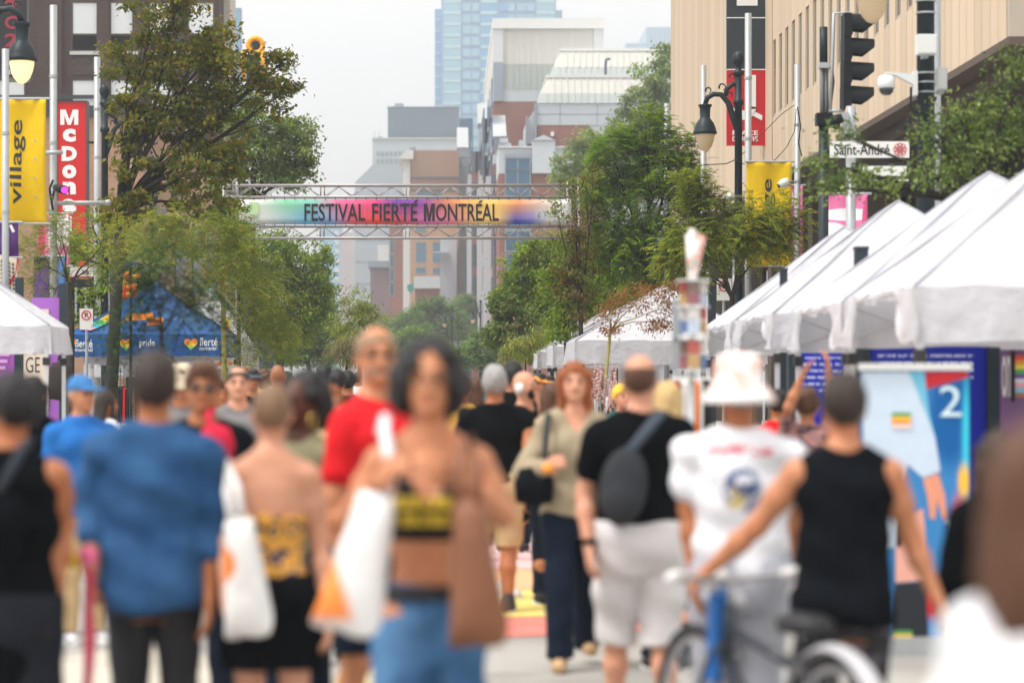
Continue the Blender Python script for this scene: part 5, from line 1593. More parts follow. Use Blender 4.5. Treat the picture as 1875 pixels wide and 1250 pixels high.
b = MB(); b.tube([PX(1520, 228, 31.5), PX(1530, 224, 31.4), PX(1537, 220, 31.4), PX(1540, 226, 31.4)], [.05, .10, .09, .05], 10); b.build('horn', BLACK, r, True)
Y = 31.2
r = thing('street_name_sign', PX(1592, 274, Y), 'white street name sign with a red rosette, half hidden by leaves', 'sign')
b = MB(); b.box(XU(1520, Y), XU(1665, Y), Y, Y + .03, ZV(289, Y), ZV(259, Y)); b.build('plate', mat('sign_plate_white', S(226, 226, 222), .45, .03), r)
text('Saint-André', (XU(1527, Y), Y - .006, ZV(284, Y)), (1, 0, 0), (0, 0, 1), XU(1629, Y) - XU(1527, Y), ZV(264, Y) - ZV(284, Y), mat('sign_ink', (.015, .015, .016), .5), r, .012)
b = MB(); c0 = PX(1648, 274, Y - .008)
for k in range(8):
    a = k * math.pi / 4
    b.disc_y((c0.x + .055 * math.cos(a), c0.y, c0.z + .055 * math.sin(a)), .034, .004, 12, .026)
b.disc_y(tuple(c0), .018, .004, 12, .010); b.build('emblem', mat('emblem_red', S(200, 60, 66), .5), r)
r = thing('direction_sign', PX(1615, 316, Y), 'black one way plate with a white bar under the street name sign', 'sign')
b = MB(); b.box(XU(1560, Y), XU(1668, Y), Y + .02, Y + .05, ZV(334, Y), ZV(298, Y)); b.build('plate', mat('plate_black', (.02, .024, .026), .45), r)
b = MB(); b.box(XU(1580, Y), XU(1660, Y), Y + .008, Y + .016, ZV(322, Y), ZV(304, Y)); b.build('arrow', mat('sign_plate_white', S(226, 226, 222), .45, .03), r)
b = MB(); b.box(XU(1564, Y), XU(1664, Y), Y + .008, Y + .016, ZV(331.5, Y), ZV(328.5, Y)); b.build('edge_line', mat('sign_plate_white', S(226, 226, 222), .45, .03), r)
# dome camera and boxes on the dark pole
Y = 27.9
r = thing('security_camera', PX(1626, 150, Y), 'white dome security camera on an arm of the dark pole', 'camera')
b = MB(); b.prism_y([(XU(1672, Y), ZV(156, Y)), (XU(1640, Y), ZV(139, Y)), (XU(1620, Y), ZV(136, Y)), (XU(1621, Y), ZV(132.5, Y)), (XU(1672, Y), ZV(136, Y))], Y - .04, Y + .04); b.build('arm', WHITE_B, r)
b = MB(); b.box(XU(1671.5, Y), XU(1678, Y), Y - .08, Y + .08, ZV(176, Y), ZV(131, Y)); b.build('mount', WHITE_B, r)
c0 = PX(1623, 138, Y)
b = MB(); b.lathe([(.02, 0), (.07, -.005), (.095, -.03), (.102, -.09), (.102, -.14), (.09, -.152)], tuple(c0), 18); b.build('housing', WHITE_B, r, True)
b = MB(); b.lathe([(.085, -.153), (.080, -.19), (.05, -.225), (.004, -.235)], tuple(c0), 18); b.build('dome', glass_mat('dome_dark', (.02, .02, .022)), r, True)
for (u, v, w_, h_, lab, m_) in ((1689, 87, 35, 36, 'white square antenna box strapped to the dark pole', WHITE_B), (1717, 150, 17, 40, 'slim grey box on the silver pole behind the dark pole', mat('box_grey', S(170, 172, 172), .5))):
    r = thing('equipment_box', PX(u, v, Y), lab, 'box')
    b = MB(); b.box(XU(u - w_/2, Y), XU(u + w_/2, Y), Y - .28, Y - .13, ZV(v + h_/2, Y), ZV(v - h_/2, Y)); b.build('case', m_, r)
    b = MB(); b.box(XU(u - w_/2 + 2, Y), XU(u + w_/2 - 2, Y), Y - .295, Y - .281, ZV(v + h_/2 - 2, Y), ZV(v - h_/2 + 2, Y)); b.build('lid', m_, r)
    b = MB(); b.box(XU(u - 5, Y), XU(u + 5, Y), Y - .2, Y - .05, ZV(v + h_/2 + 5, Y), ZV(v + h_/2, Y)); b.build('clip', POLE_S, r)
r = thing('cable', PX(1680, 200, Y), 'black cable looping round the dark pole below the camera', 'cable')
b = MB(); b.tube([PX(1668, 160, Y - .15), PX(1668, 195, Y - .2), PX(1676, 205, Y - .22), PX(1695, 207, Y - .2), PX(1708, 195, Y - .2), PX(1714, 178, Y - .15)], .014, 6)
b.tube([PX(1668, 205, Y - .15), PX(1662, 225, Y - .2), PX(1655, 238, Y - .2)], [.014, .03, .012], 6); b.build('cord', BLACK, r)
for z_v in (4, 26, 136, 153, 171):
    b = MB(); zz = ZV(z_v, 28); b.tube([(XU(1695, 28), 28, zz), (XU(1695, 28), 28, zz + .02)], .118, 14); b.build('strap', POLE_S, r)
for (u, v, Y, lab) in ((1438, 336, 43.0, 'small white dome camera beside the yellow village banner'), (1338, 362, 44.6, 'small white camera on the dark street lamp pole, in the leaves')):
    r = thing('security_camera', PX(u, v, Y), lab, 'camera')
    b = MB(); b.tube([PX(u - 12, v + 4, Y), PX(u - 4, v, Y), PX(u + 6, v - 3, Y)], [.05, .085, .08], 12); b.build('housing', WHITE_B, r, True)
    b = MB(); b.tube([PX(u + 6, v - 3, Y), PX(u + 18, v - 2, Y + .3)], .02, 8); b.build('arm', POLE_S, r)
    b = MB(); b.tube([PX(u - 14, v + 5, Y - .02), PX(u - 11.5, v + 4, Y - .02)], .04, 12); b.build('lens', GLASS_D, r, True)

# ---- no-parking signs
def no_parking(u, v, w_, h_, Y, label):
    r = thing('no_parking_sign', PX(u, v, Y), label, 'sign', 'no parking signs')
    x0, x1, z0, z1 = XU(u - w_/2, Y), XU(u + w_/2, Y), ZV(v + h_/2, Y), ZV(v - h_/2, Y)
    b = MB(); b.box(x0, x1, Y, Y + .015, z0, z1); b.build('plate', mat('sign_plate_white', S(226, 226, 222), .45, .03), r)
    cx, cz, rr = (x0 + x1) / 2, z1 - (x1 - x0) * .5, (x1 - x0) * .38
    b = MB(); b.disc_y((cx, Y - .008, cz), rr, .006, 24, rr * .78); b.build('ring', mat('ring_red', S(196, 30, 40), .5), r)
    text('P', (cx - rr * .28, Y - .004, cz - rr * .48), (1, 0, 0), (0, 0, 1), rr * .62, rr * .96, mat('sign_ink', (.015, .015, .016), .5), r, .03)
    M_ = Matrix.Rotation(R(45), 3, 'Y'); b = MB(); b.obox((cx, Y - .006, cz), rr * 1.7, .004, rr * .16, M_); b.build('slash', mat('ring_red', S(196, 30, 40), .5), r)
    b = MB(); b.tube([(cx, Y + .06, 0), (cx, Y + .06, z1 + .05)], .03, 8); b.build('post', POLE_S, r)
no_parking(1326, 530, 27, 40, 43.8, 'no parking sign beside the dark lamp post, above the right tents')
no_parking(158, 584, 24, 38, 46, 'no parking sign left of the blue tent')
Y = 44.5
r = thing('street_name_sign', PX(150, 497, Y), 'white street name sign in the leaves left of the blue tent', 'sign')
b = MB(); b.box(XU(128, Y), XU(171, Y), Y, Y + .03, ZV(506, Y), ZV(489, Y)); b.build('plate', mat('sign_plate_white', S(226, 226, 222), .45, .03), r)
text('he', (XU(151, Y), Y - .006, ZV(503, Y)), (1, 0, 0), (0, 0, 1), None, .095, mat('sign_ink', (.015, .015, .016), .5), r, .02)
b = MB(); b.box(XU(128, Y), XU(171, Y), Y - .003, Y - .001, ZV(509, Y), ZV(506.2, Y)); b.build('colour_band', mat('band_crimson', S(176, 40, 66), .5), r)
b = MB(); b.tube([(XU(132, Y), Y + .06, 0), (XU(132, Y), Y + .06, ZV(480, Y))], .035, 8); b.build('post', POLE_G, r)
b = MB(); b.box(XU(130, Y), XU(168, Y), Y + .0, Y + .03, ZV(526, Y), ZV(511, Y)); b.build('arrow_plate', mat('plate_black', (.02, .024, .026), .45), r)
Y = 120
for (u, v, Y, lab) in ((486, 636, 120, 'distant white street sign pair by the left trees'), (544, 661, 150, 'tiny white street sign against the dark far trees')):
    r = thing('street_name_sign', PX(u, v, Y), lab, 'sign')
    b = MB(); b.box(XU(u - 13, Y), XU(u + 12, Y), Y, Y + .04, ZV(v + 4, Y), ZV(v - 4, Y)); b.build('plate', mat('sign_plate_white', S(226, 226, 222), .45, .03), r)
    b = MB(); b.tube([(XU(u - 10, Y), Y + .06, 0), (XU(u - 10, Y), Y + .06, ZV(v - 8, Y))], .04, 8); b.build('post', POLE_G, r)
    if u == 486:
        b = MB(); b.box(XU(484, Y), XU(499, Y), Y, Y + .04, ZV(651, Y), ZV(643, Y)); b.build('arrow_plate', mat('plate_black', (.02, .024, .026), .45), r)
        b = MB(); b.box(XU(486, Y), XU(497, Y), Y - .01, Y - .001, ZV(649, Y), ZV(645, Y)); b.build('arrow', SIGN_W, r)

# ---------------------------------------------------------------- festival gantry
Y = 51.0
ga = thing('festival_gantry', (XU(740, Y), Y, 0), 'aluminium truss gantry spanning the street', 'gantry')
XL, XR = XU(409, Y), XU(1060, Y)
def zt_(v): return ZV(v, Y)
DEP = .29
def chord(z, y, nm='chord'):
    b = MB(); b.tube([(XL, y, z), (XR, y, z)], .021, 8); b.build(nm, TRUSS, ga, True)
dg, vt_ = None, None
org = ORG[ga.name]
for (va, vb, shift) in ((339, 360.5, 0), (414, 435.5, 23)):
    z1, z0 = zt_(va), zt_(vb)
    for y in (Y - .003, Y + DEP): chord(z1, y); chord(z0, y)
    per = .531; h_ = z1 - z0
    if dg is None:
        b = MB(); b.tube([(0, 0, .02), (per / 2, 0, h_ - .02)], .009, 6); dg = b.build('brace', TRUSS, ga, True, False); first = True
        b = MB(); b.tube([(0, 0, .02), (0, 0, h_ - .02)], .009, 6); vt_ = b.build('upright', TRUSS, ga, True, False); firstv = True
    x = XL + .15; sect = 0.0; i = 0
    start = XU(594 - shift * 0, Y)
    secs = [XU(u + (0 if shift == 0 else -1), Y) for u in (430, 590, 747, 905, 1040)]
    for si in range(len(secs) - 1):
        a, b_ = secs[si] + .06, secs[si + 1] - .06
        m_ = 6
        pp = (b_ - a) / m_
        for yy in (Y, Y + DEP):
            for q in range(m_):
                if first: o = dg; first = False
                else: o = share(dg, 'brace', ga)
                o.location = (a + pp * q - org.x, yy - org.y, z0)
                up = (q % 2 == 0) if shift == 0 else (q % 2 == 1)
                o.scale = (pp / (per / 2), 1, 1)
                if not up:
                    o.scale = (-pp / (per / 2), 1, 1); o.location.x += pp
        for xx in (secs[si] - .04, secs[si] + .04):
            for yy in (Y, Y + DEP):
                if firstv: o = vt_; firstv = False
                else: o = share(vt_, 'upright', ga)
                o.location = (xx - org.x, yy - org.y, z0)
# towers
ct = None
for (ua, ub) in ((409, 433), (1040, 1060)):
    xa, xb = XU(ua, Y), XU(ub, Y)
    for x in (xa, xb):
        for y in (Y + .06, Y + DEP - .06):
            b = MB(); b.tube([(x, y, 0), (x, y, zt_(332))], .024, 8); b.build('tower_chord', TRUSS, ga, True)
    z = .2; q = 0
    while z < zt_(345):
        for y in (Y + .06, Y + DEP - .06):
            b = MB(); b.tube([(xa if q % 2 else xb, y, z), (xb if q % 2 else xa, y, z + .28)], .011, 6); b.build('tower_brace', TRUSS, ga)
        b = MB(); b.tube([(xa, Y + .06, z), (xb, Y + .06, z)], .011, 6); b.build('tower_rung', TRUSS, ga)
        z += .28; q += 1
    b = MB(); b.box(xa - .35, xb + .35, Y - .35, Y + DEP + .35, .01, .05); b.build('base_plate', TRUSS, ga)
# the banner
bn = thing('festival_banner', (XU(744, Y), Y - .03, zt_(388)), 'long rainbow banner reading Festival Fierté Montréal stretched in the gantry', 'banner')
bx0, bx1, bz0, bz1 = XU(438, Y), XU(1046, Y), zt_(411), zt_(365.5)
bo = ORG[bn.name]
def bu(u): return XU(u, Y) - bo.x
def bv(v): return zt_(v) - bo.z
n = NT('rainbow_print')
x, y_, z = n.xyz()
fx = n.math('DIVIDE', n.math('SUBTRACT', x, bu(438)), bu(1046) - bu(438))
low = n.ramp(fx, [(0, S(238, 238, 236)), (.08, S(236, 238, 236)), (.20, S(120, 196, 232)), (.28, S(150, 180, 226)), (.34, S(240, 110, 130)), (.42, S(250, 86, 60)), (.50, S(226, 104, 120)), (.56, S(226, 130, 190)), (.64, S(240, 150, 170)), (.72, S(250, 216, 130)), (.78, S(246, 214, 140)), (.83, S(70, 90, 200)), (.88, S(130, 140, 220)), (.93, S(240, 238, 238)), (1, S(240, 240, 240))])
hig = n.ramp(fx, [(0, S(238, 238, 236)), (.06, S(236, 238, 236)), (.14, S(150, 220, 180)), (.22, S(140, 216, 200)), (.30, S(240, 120, 170)), (.40, S(244, 90, 140)), (.47, S(120, 70, 170)), (.55, S(150, 80, 170)), (.61, S(206, 120, 100)), (.68, S(240, 180, 110)), (.76, S(250, 216, 120)), (.84, S(246, 170, 110)), (.90, S(240, 210, 190)), (.96, S(240, 240, 238)), (1, S(240, 240, 240))])
fz = n.smooth(z, bv(411), bv(366))
cc = n.mix(fz, low, hig)
gr = n.math('ADD', n.math('SINE', n.math('MULTIPLY', x, 70)), n.math('SINE', n.math('MULTIPLY', z, 70)))
cc = n.mix(n.smooth(gr, 1.2, 2.0, 0, .12), cc, (.9, .9, .9))
n.fin(cc, .6, .2)
tr = n.new('ShaderNodeBsdfTranslucent'); n.put(tr.inputs[0], cc); mx = n.new('ShaderNodeMixShader'); mx.inputs[0].default_value = .25
n.ln(n.b.outputs[0], mx.inputs[1]); n.ln(tr.outputs[0], mx.inputs[2]); n.ln(mx.outputs[0], n.out.inputs[0])
b = MB(); b.sheet(lambda a, c: (bx0 + (bx1 - bx0) * a, Y - .03 + .006 * math.sin(40 * a) * math.sin(6 * c), bz0 + (bz1 - bz0) * c), 60, 4)
o = b.build('cloth', n.m, bn, True); sm = o.modifiers.new('t', 'SOLIDIFY'); sm.thickness = .004; sm.offset = 1
INKB = mat('banner_ink', S(50, 44, 52), .6, .05)
for word, ua, ub in (('FESTIVAL', 557.5, 669), ('FIERTE', 681.5, 764.5), ('ONTREAL', 798, 913)):
    text(word, (XU(ua, Y), Y - .045, zt_(405.5)), (1, 0, 0), (0, 0, 1), XU(ub, Y) - XU(ua, Y), zt_(373) - zt_(405.5), INKB, bn, .016)
letter_m(XU(776, Y), XU(796, Y), zt_(405.5), zt_(373), Y - .045, INKB, bn)
for u0 in (756, 875):
    b = MB(); b.add([(XU(u0, Y), Y - .045, zt_(372)), (XU(u0 + 5, Y), Y - .045, zt_(372)), (XU(u0 + 10, Y), Y - .045, zt_(367)), (XU(u0 + 5, Y), Y - .045, zt_(367))], [(0, 1, 2, 3)]); b.build('accent', INKB, bn)
LB = mat('logo_blue', S(110, 180, 214), .6); LG = mat('logo_grey', S(120, 124, 132), .6)
text('Loto', (XU(1003, Y), Y - .045, zt_(392.5)), (1, 0, 0), (0, 0, 1), XU(1016, Y) - XU(1003, Y), .065, LG, bn, .005)
text('Québec', (XU(1003, Y), Y - .045, zt_(400)), (1, 0, 0), (0, 0, 1), XU(1025, Y) - XU(1003, Y), .075, LG, bn, .005)
b = MB(); c0 = PX(992, 393, Y - .045)
for k in range(2):
    b.tube([(c0.x - .05 + .09 * k + .03 * math.sin(t) * (1 if k else -1), c0.y, c0.z + .06 - .12 * t / 3) for t in np.linspace(0, 3, 7)], .012, 5)
b.build('logo', LB, bn)
b = MB(); b.box(XU(457, Y), XU(474, Y), Y - .05, Y - .04, zt_(394), zt_(371)); b.build('logo', mat('logo_green', S(190, 222, 170), .6), bn)
text('PRÉSENTE', (XU(448, Y), Y - .045, zt_(400.5)), (1, 0, 0), (0, 0, 1), XU(474, Y) - XU(448, Y), .04, LG, bn, .005)
tie = None
for k in range(32):
    xx = bx0 + .10 + k * .215
    for z0, z1 in ((bz1 - .01, zt_(361)), (zt_(414), bz0 + .01)):
        if tie is None:
            b = MB(); b.tube([(0, 0, 0), (0, 0, z1 - z0)], .006, 4); tie = b.build('tie', BLACK, bn, False, False); o = tie
        else: o = share(tie, 'tie', bn)
        o.location = (xx - bo.x, -.012, z0 - bo.z)

# ---------------------------------------------------------------- pop-up tents
n = NT('tent_white'); n.fin(n.mix(n.noise(3, 3), S(206, 206, 212), S(220, 220, 226)), .75, .2)
n.bump(n.math('ADD', n.noise(2.2, 4), n.math('MULTIPLY', n.noise(11, 3), .25)), .6, .10)
tr = n.new('ShaderNodeBsdfTranslucent'); n.put(tr.inputs[0], (.8, .8, .82)); mx = n.new('ShaderNodeMixShader'); mx.inputs[0].default_value = .28
n.ln(n.b.outputs[0], mx.inputs[1]); n.ln(tr.outputs[0], mx.inputs[2]); n.ln(mx.outputs[0], n.out.inputs[0]); TENT_W = n.m
TENT_F = mat('tent_frame', S(206, 208, 210), .4, .05, metal=.3)

RIDGE_SHADE = mat('tent_ridge_shade', S(176, 176, 186), .8)  # soft shade along the tent ridges, put into a darker grey
def tent(x0, x1, y0, y1, ze, zp, vh, label, m=TENT_W, group='white pop-up tents', sag=.10, ground=None, roof_m=None, flare=.05, arch=None):
    cx, cy = (x0 + x1) / 2, (y0 + y1) / 2
    r = thing('pop_up_tent', (cx, cy, 0), label, 'tent', group)
    hx, hy = (x1 - x0) / 2, (y1 - y0) / 2
    ph = random.uniform(0, 6)
    roof = MB()
    cap = .0
    for s in range(4):
        def fn(a, t, s=s):
            u = a * 2 - 1
            e = {0: (u, -1), 1: (1, u), 2: (-u, 1), 3: (-1, -u)}[s]
            tt = t * (1 - cap)
            x, y = cx + e[0] * hx * (1 - tt), cy + e[1] * hy * (1 - tt)
            z = ze + (zp - ze) * (tt - .03 * t ** 14)
            z -= sag * math.sin(math.pi * t) * (1 - .85 * abs(u) ** 3) + .016 * math.sin(6 * u + 9 * t + ph + s) * math.sin(math.pi * t) + .012 * math.sin(14 * u + ph) * (1 - t)
            return (x, y, z)
        roof.sheet(fn, 14, 10)
    k = roof.v
    o = roof.build('canopy', roof_m or m, r, True)
    for s in range(4):
        v = MB()
        def fv(a, t, s=s):
            u = a * 2 - 1
            e = {0: (u, -1), 1: (1, u), 2: (-u, 1), 3: (-1, -u)}[s]
            w = .018 * math.sin(9 * u + ph + s * 2) * t + .012 * math.sin(23 * u + 2 * ph + s) * t
            crn = max(0, abs(u) - .86) / .14
            w += .05 * math.sin(crn * math.pi * 2) * t
            nx, ny = {0: (0, -1), 1: (1, 0), 2: (0, 1), 3: (-1, 0)}[s]
            x, y = cx + e[0] * (hx + .004) + nx * w, cy + e[1] * (hy + .004) + ny * w
            vv = vh
            if s == arch:      # this side is gathered up between its corners
                q = min(1, max(0, (abs(u) - .50) / .30)); vv = vh * (.16 + .84 * q * q * (3 - 2 * q)) + .02 * math.sin(17 * u + ph)
                x -= .03 * math.sin(19 * u + 5 * t + ph) * t
            z = ze - .002 - vv * t - .01 * math.sin(7 * u + ph) * t
            return (x, y, z)
        v.sheet(fv, 40, 5)
        v.build('valance', m, r, True)
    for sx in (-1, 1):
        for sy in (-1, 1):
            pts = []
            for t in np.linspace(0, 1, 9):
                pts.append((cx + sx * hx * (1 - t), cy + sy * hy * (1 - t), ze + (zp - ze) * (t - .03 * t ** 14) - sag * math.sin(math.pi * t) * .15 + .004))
            b = MB(); b.tube(pts, .011, 6); b.build('seam', RIDGE_SHADE if m is TENT_W else m, r, True)  # tube on each hip, greyer on white tents to stand in for ridge shade
    for sx in (-1, 1):
        for sy in (-1, 1):
            b = MB(); xx, yy = cx + sx * (hx - .05), cy + sy * (hy - .05)
            b.box(xx - .022, xx + .022, yy - .022, yy + .022, .02, ze - .01); b.box(xx - .06, xx + .06, yy - .06, yy + .06, 0, .02); b.build('leg', TENT_F, r)
            b = MB(); b.box(xx - .04, xx + .04, yy - .04, yy + .04, ze - vh - .14, ze - vh - .05); b.build('clip', mat('clip_black', (.03, .03, .032), .5), r)
    f = MB()
    for sy in (-1, 1):
        yy = cy + sy * (hy - .05)
        for q in range(4):
            xa, xb = cx - hx + .05 + (2 * hx - .1) * q / 4, cx - hx + .05 + (2 * hx - .1) * (q + 1) / 4
            f.tube([(xa, yy, ze - .06), (xb, yy, ze - .32)], .012, 4); f.tube([(xa, yy, ze - .32), (xb, yy, ze - .06)], .012, 4)
    f.tube([(cx, cy, ze - .1), (cx, cy, zp - .05)], .02, 6); f.build('frame', TENT_F, r)['kind'] = 'stuff'
    return r
XE = 3.2
tent(XE, XE + 3, 16.5, 19.35, 2.22, 3.42, .38, 'nearest white tent on the right, its valance reaching the right edge', arch=3)
tent(XE, XE + 3, 19.5, 22.3, 2.20, 3.40, .36, 'second white tent from the right edge with the highest visible peak', arch=3)
tent(XE, XE + 3, 23.6, 26.6, 2.22, 3.46, .34, 'white tent whose peak stands just below the street name sign', arch=3)
tent(XE, XE + 3, 27.05, 29.9, 2.20, 3.40, .34, 'white tent at the far end of the near right row, beside the postcard rack', arch=3)
tent(2.5, 6.2, 46.6, 49.9, 2.30, 3.45, .45, 'white tent behind the bare brown sapling, first of the far right row')
tent(2.4, 6.4, 53.8, 57.0, 2.28, 3.40, .42, 'white tent in the middle of the far right row')
tent(2.4, 6.2, 62.6, 65.8, 2.25, 3.40, .42, 'white tent at the far end of the distant right row')
tent(XU(-400, 29), XU(104, 29), 28.5, 29.9, 2.20, 3.38, .32, 'white tent at the left edge beside the purple panel')
n = NT('tent_blue'); n.fin(n.mix(n.noise(2, 3), S(14, 70, 130), S(24, 88, 154)), .6, .3); n.bump(n.noise(2.5, 4), .3, .05); TENT_B = n.m
Y = 46.6
xa, xb = XU(124, Y), XU(412, Y)
tb_ = tent(xa, xb, Y, Y + 3, 2.42, 3.50, .42, 'royal blue tent with rainbow hearts and white lettering', TENT_B, 'blue tents', sag=.28)
TW = mat('print_white', S(232, 236, 240), .6, .02)
n = NT('heart_rainbow'); x, y_, z = n.xyz()
n.fin(n.ramp(n.smooth(z, 2.02, 2.42), [(0, S(70, 190, 200)), (.25, S(120, 200, 90)), (.5, S(250, 214, 60)), (.75, S(250, 150, 40)), (1, S(226, 50, 50))]), .6, .2); HEART = n.m
def heart(cx, cz, w_, y, parent, m):
    pts = []
    for t in np.linspace(0, 2 * math.pi, 28, endpoint=False):
        hx_ = 16 * math.sin(t) ** 3; hz_ = 13 * math.cos(t) - 5 * math.cos(2 * t) - 2 * math.cos(3 * t) - math.cos(4 * t)
        pts.append((cx + hx_ * w_ / 32, y, cz + hz_ * w_ / 32))
    b = MB(); b.add(pts[::-1], [tuple(range(28))]); return b.build('heart', m, parent)
yf = Y - .045
def px(u): return XU(u, Y)
def vz(v): return ZV(v, Y)
text('fierté', (px(138), yf, vz(636)), (1, 0, 0), (0, 0, 1), px(170) - px(138), vz(621) - vz(636), TW, tb_, .012)
text('montréal', (px(138), yf, vz(643.5)), (1, 0, 0), (0, 0, 1), px(170) - px(138), .075, TW, tb_, .012)
text('pride', (px(256), yf, vz(637)), (1, 0, 0), (0, 0, 1), px(284) - px(256), vz(621) - vz(637), TW, tb_, .012)
text('fierté', (px(366), yf, vz(633)), (1, 0, 0), (0, 0, 1), px(399) - px(366), vz(618) - vz(633), TW, tb_, .012)
text('montréal', (px(366), yf, vz(641)), (1, 0, 0), (0, 0, 1), px(399) - px(366), .075, TW, tb_, .012)
for u, v in ((128, 628), (231, 630), (350, 629)): heart(px(u), vz(v), .26, yf, tb_, HEART)
# rainbow bands printed on the roof
RB = [S(226, 60, 60), S(246, 140, 40), S(250, 210, 60), S(80, 180, 100), S(70, 190, 210), S(236, 120, 180)]
for k in range(5):
    b = MB(); t0, t1 = .10 + .085 * k, .10 + .085 * (k + 1)
    def rf(a, t):   # on the front-left part of the roof
        hx = (xb - xa) / 2; cx = (xa + xb) / 2
        x = cx + (-1 + .04 + .16 * a) * hx * (1 - t * .95); y = Y + 1.5 - 1.5 * (1 - t * .95)
        z = 2.42 + 1.08 * t * .95 - .28 * math.sin(math.pi * t) * (1 - .75 * abs(-1 + .04 + .16 * a) ** 3)
        return (x, y - .03, z + .03)
    b.sheet(lambda a, t: rf(a, t0 + (t1 - t0) * t), 2, 2); b.build('rainbow_stripe', mat('stripe_%d' % k, RB[::-1][k], .6), tb_)
for (u, v, w_) in ((255, 583, .62), (285, 592, .35)):
    b = MB(); c0 = PX(u, v, Y + .42); b.add([(c0.x - w_/2, c0.y - .12, c0.z - .05), (c0.x + w_/2, c0.y - .12, c0.z - .02), (c0.x + w_ * .4, c0.y + .05, c0.z + .12), (c0.x - w_ * .3, c0.y + .05, c0.z + .1)], [(0, 1, 2, 3)]); b.build('rainbow_stripe', mat('stripe_4', S(246, 140, 40), .6), tb_)
tent(XU(300, 51), XU(438, 51) + .2, 50.5, 53.2, 2.25, 3.55, .62, 'white tent hidden behind the blue tent')
tent(XU(160, 54), XU(455, 54), 54, 57, 2.20, 3.3, .6, 'white tent with side cloths further behind the blue tent')
tent(XU(410, 70), XU(487, 70), 70, 73, 2.35, 3.0, .5, 'small navy blue tent behind the white tents on the left', mat('tent_navy', S(34, 62, 132), .6, .1), 'blue tents')
wb = thing('white_awning', (XU(290, 47.4), 48.2, 0), 'white cloth strip hanging under the blue tent', 'awning')
b = MB(); b.sheet(lambda a, t: (XU(152, 48) + (XU(412, 48) - XU(152, 48)) * a, 48 + .02 * math.sin(30 * a) * t, 2.03 - t * (.16 + .06 * math.sin(5 * a))), 40, 3); b.build('cloth', TENT_W, wb, True)
for u in (155, 300, 410):
    b = MB(); b.tube([(XU(u, 48), 48.05, 0), (XU(u, 48), 48.05, 2.04)], .02, 6); b.build('pole', TENT_F, wb)

# flag and garland beside the blue tent
r = thing('rainbow_flag', PX(414, 600, 48), 'small yellow and red flag on a pole right of the blue tent', 'flag')
b = MB(); b.tube([(XU(407, 48), 48, 0), (XU(407, 48), 48, ZV(572, 48))], .015, 6); b.build('pole', POLE_S, r)
for k, c in enumerate((S(236, 200, 40), S(240, 150, 40), S(220, 60, 40))):
    b = MB(); b.add([PX(408, 574 + 8 * k, 48), PX(422 - k * 2, 588 + 6 * k, 48), PX(422 - k * 2, 596 + 6 * k, 48), PX(408, 584 + 8 * k, 48)], [(3, 2, 1, 0)]); o = b.build('stripe', mat('flag_%d' % k, c, .7), r)
r = thing('flower_garland', PX(405, 672, 50), 'red and yellow paper flowers hanging at the end of the blue tent', 'garland')
for k in range(34):
    c0 = PX(384 + RNG.random() * 80, 655 + RNG.random() * 34, 50 + RNG.random()); b = MB()
    b.lathe([(.002, -.05), (.05, -.03), (.06, 0), (.045, .03), (.002, .045)], tuple(c0), 7, 1, .7)
    b.build('flower', mat('flower_%d' % (k % 4), (S(214, 40, 36), S(240, 190, 40), S(236, 120, 40), S(230, 226, 220))[k % 4], .7), r)
r = thing('hanging_flower_spray', PX(238, 510, 44), 'red and orange flower spray left of the dark drooping foliage', 'flowers')
b = MB()
b.box(XU(219, 44), XU(256, 44), 44, 44.03, ZV(489, 44), ZV(480, 44)); b.build('blue_board', mat('board_blue', S(52, 60, 130), .6), r)
for k in range(42):
    c0 = PX(222 + RNG.random() * 30, 498 + RNG.random() * 48, 44 + RNG.random() * .3); b = MB()
    b.lathe([(.002, -.04), (.045, -.02), (.055, 0), (.04, .03), (.002, .04)], tuple(c0), 7, 1, .7)
    b.build('flower', mat('flower_%d' % (k % 3), (S(214, 40, 36), S(240, 190, 40), S(236, 120, 40))[k % 3], .7), r)
b = MB(); b.tube([(XU(238, 44), 44.1, 0), (XU(238, 44), 44.1, ZV(482, 44))], .03, 6); b.build('post', POLE_G, r)

# market stall fittings under the blue tent
r = thing('display_grid', (XU(230, 49), 49.3, 0), 'wire grid display with white price sheets under the blue tent', 'display rack')
for (ua, ub) in ((188, 235), (238, 300)):
    f = MB(); xa_, xb_ = XU(ua, 49), XU(ub, 49)
    for k in range(9): x = xa_ + (xb_ - xa_) * k / 8; f.tube([(x, 49.3, .1), (x, 49.3, 1.95)], .006, 4)
    for k in range(24): z = .1 + k * .08; f.tube([(xa_, 49.3, z), (xb_, 49.3, z)], .005, 4)
    o = f.build('grid', mat('grid_black', S(60, 70, 90), .5), r); o['kind'] = 'stuff'
for (ua, ub, va, vb) in ((195, 212, 665, 690), (224, 246, 665, 690), (194, 214, 697, 715), (150, 160, 665, 700), (252, 280, 664, 690)):
    b = MB(); b.box(XU(ua, 49), XU(ub, 49), 49.26, 49.28, ZV(vb, 49), ZV(va, 49)); b.build('sheet', SIGN_W, r)
r = thing('clothes_rack', (XU(225, 45.5), 45.5, 0), 'rack of dark shirts and one red shirt below the blue tent', 'clothes rack')
b = MB(); b.tube([(XU(203, 45.5), 45.5, ZV(708, 45.5)), (XU(248, 45.5), 45.5, ZV(708, 45.5))], .015, 6)
for u in (203, 248): b.tube([(XU(u, 45.5), 45.5, 0), (XU(u, 45.5), 45.5, ZV(708, 45.5))], .015, 6)
b.build('rail', BLACK, r)
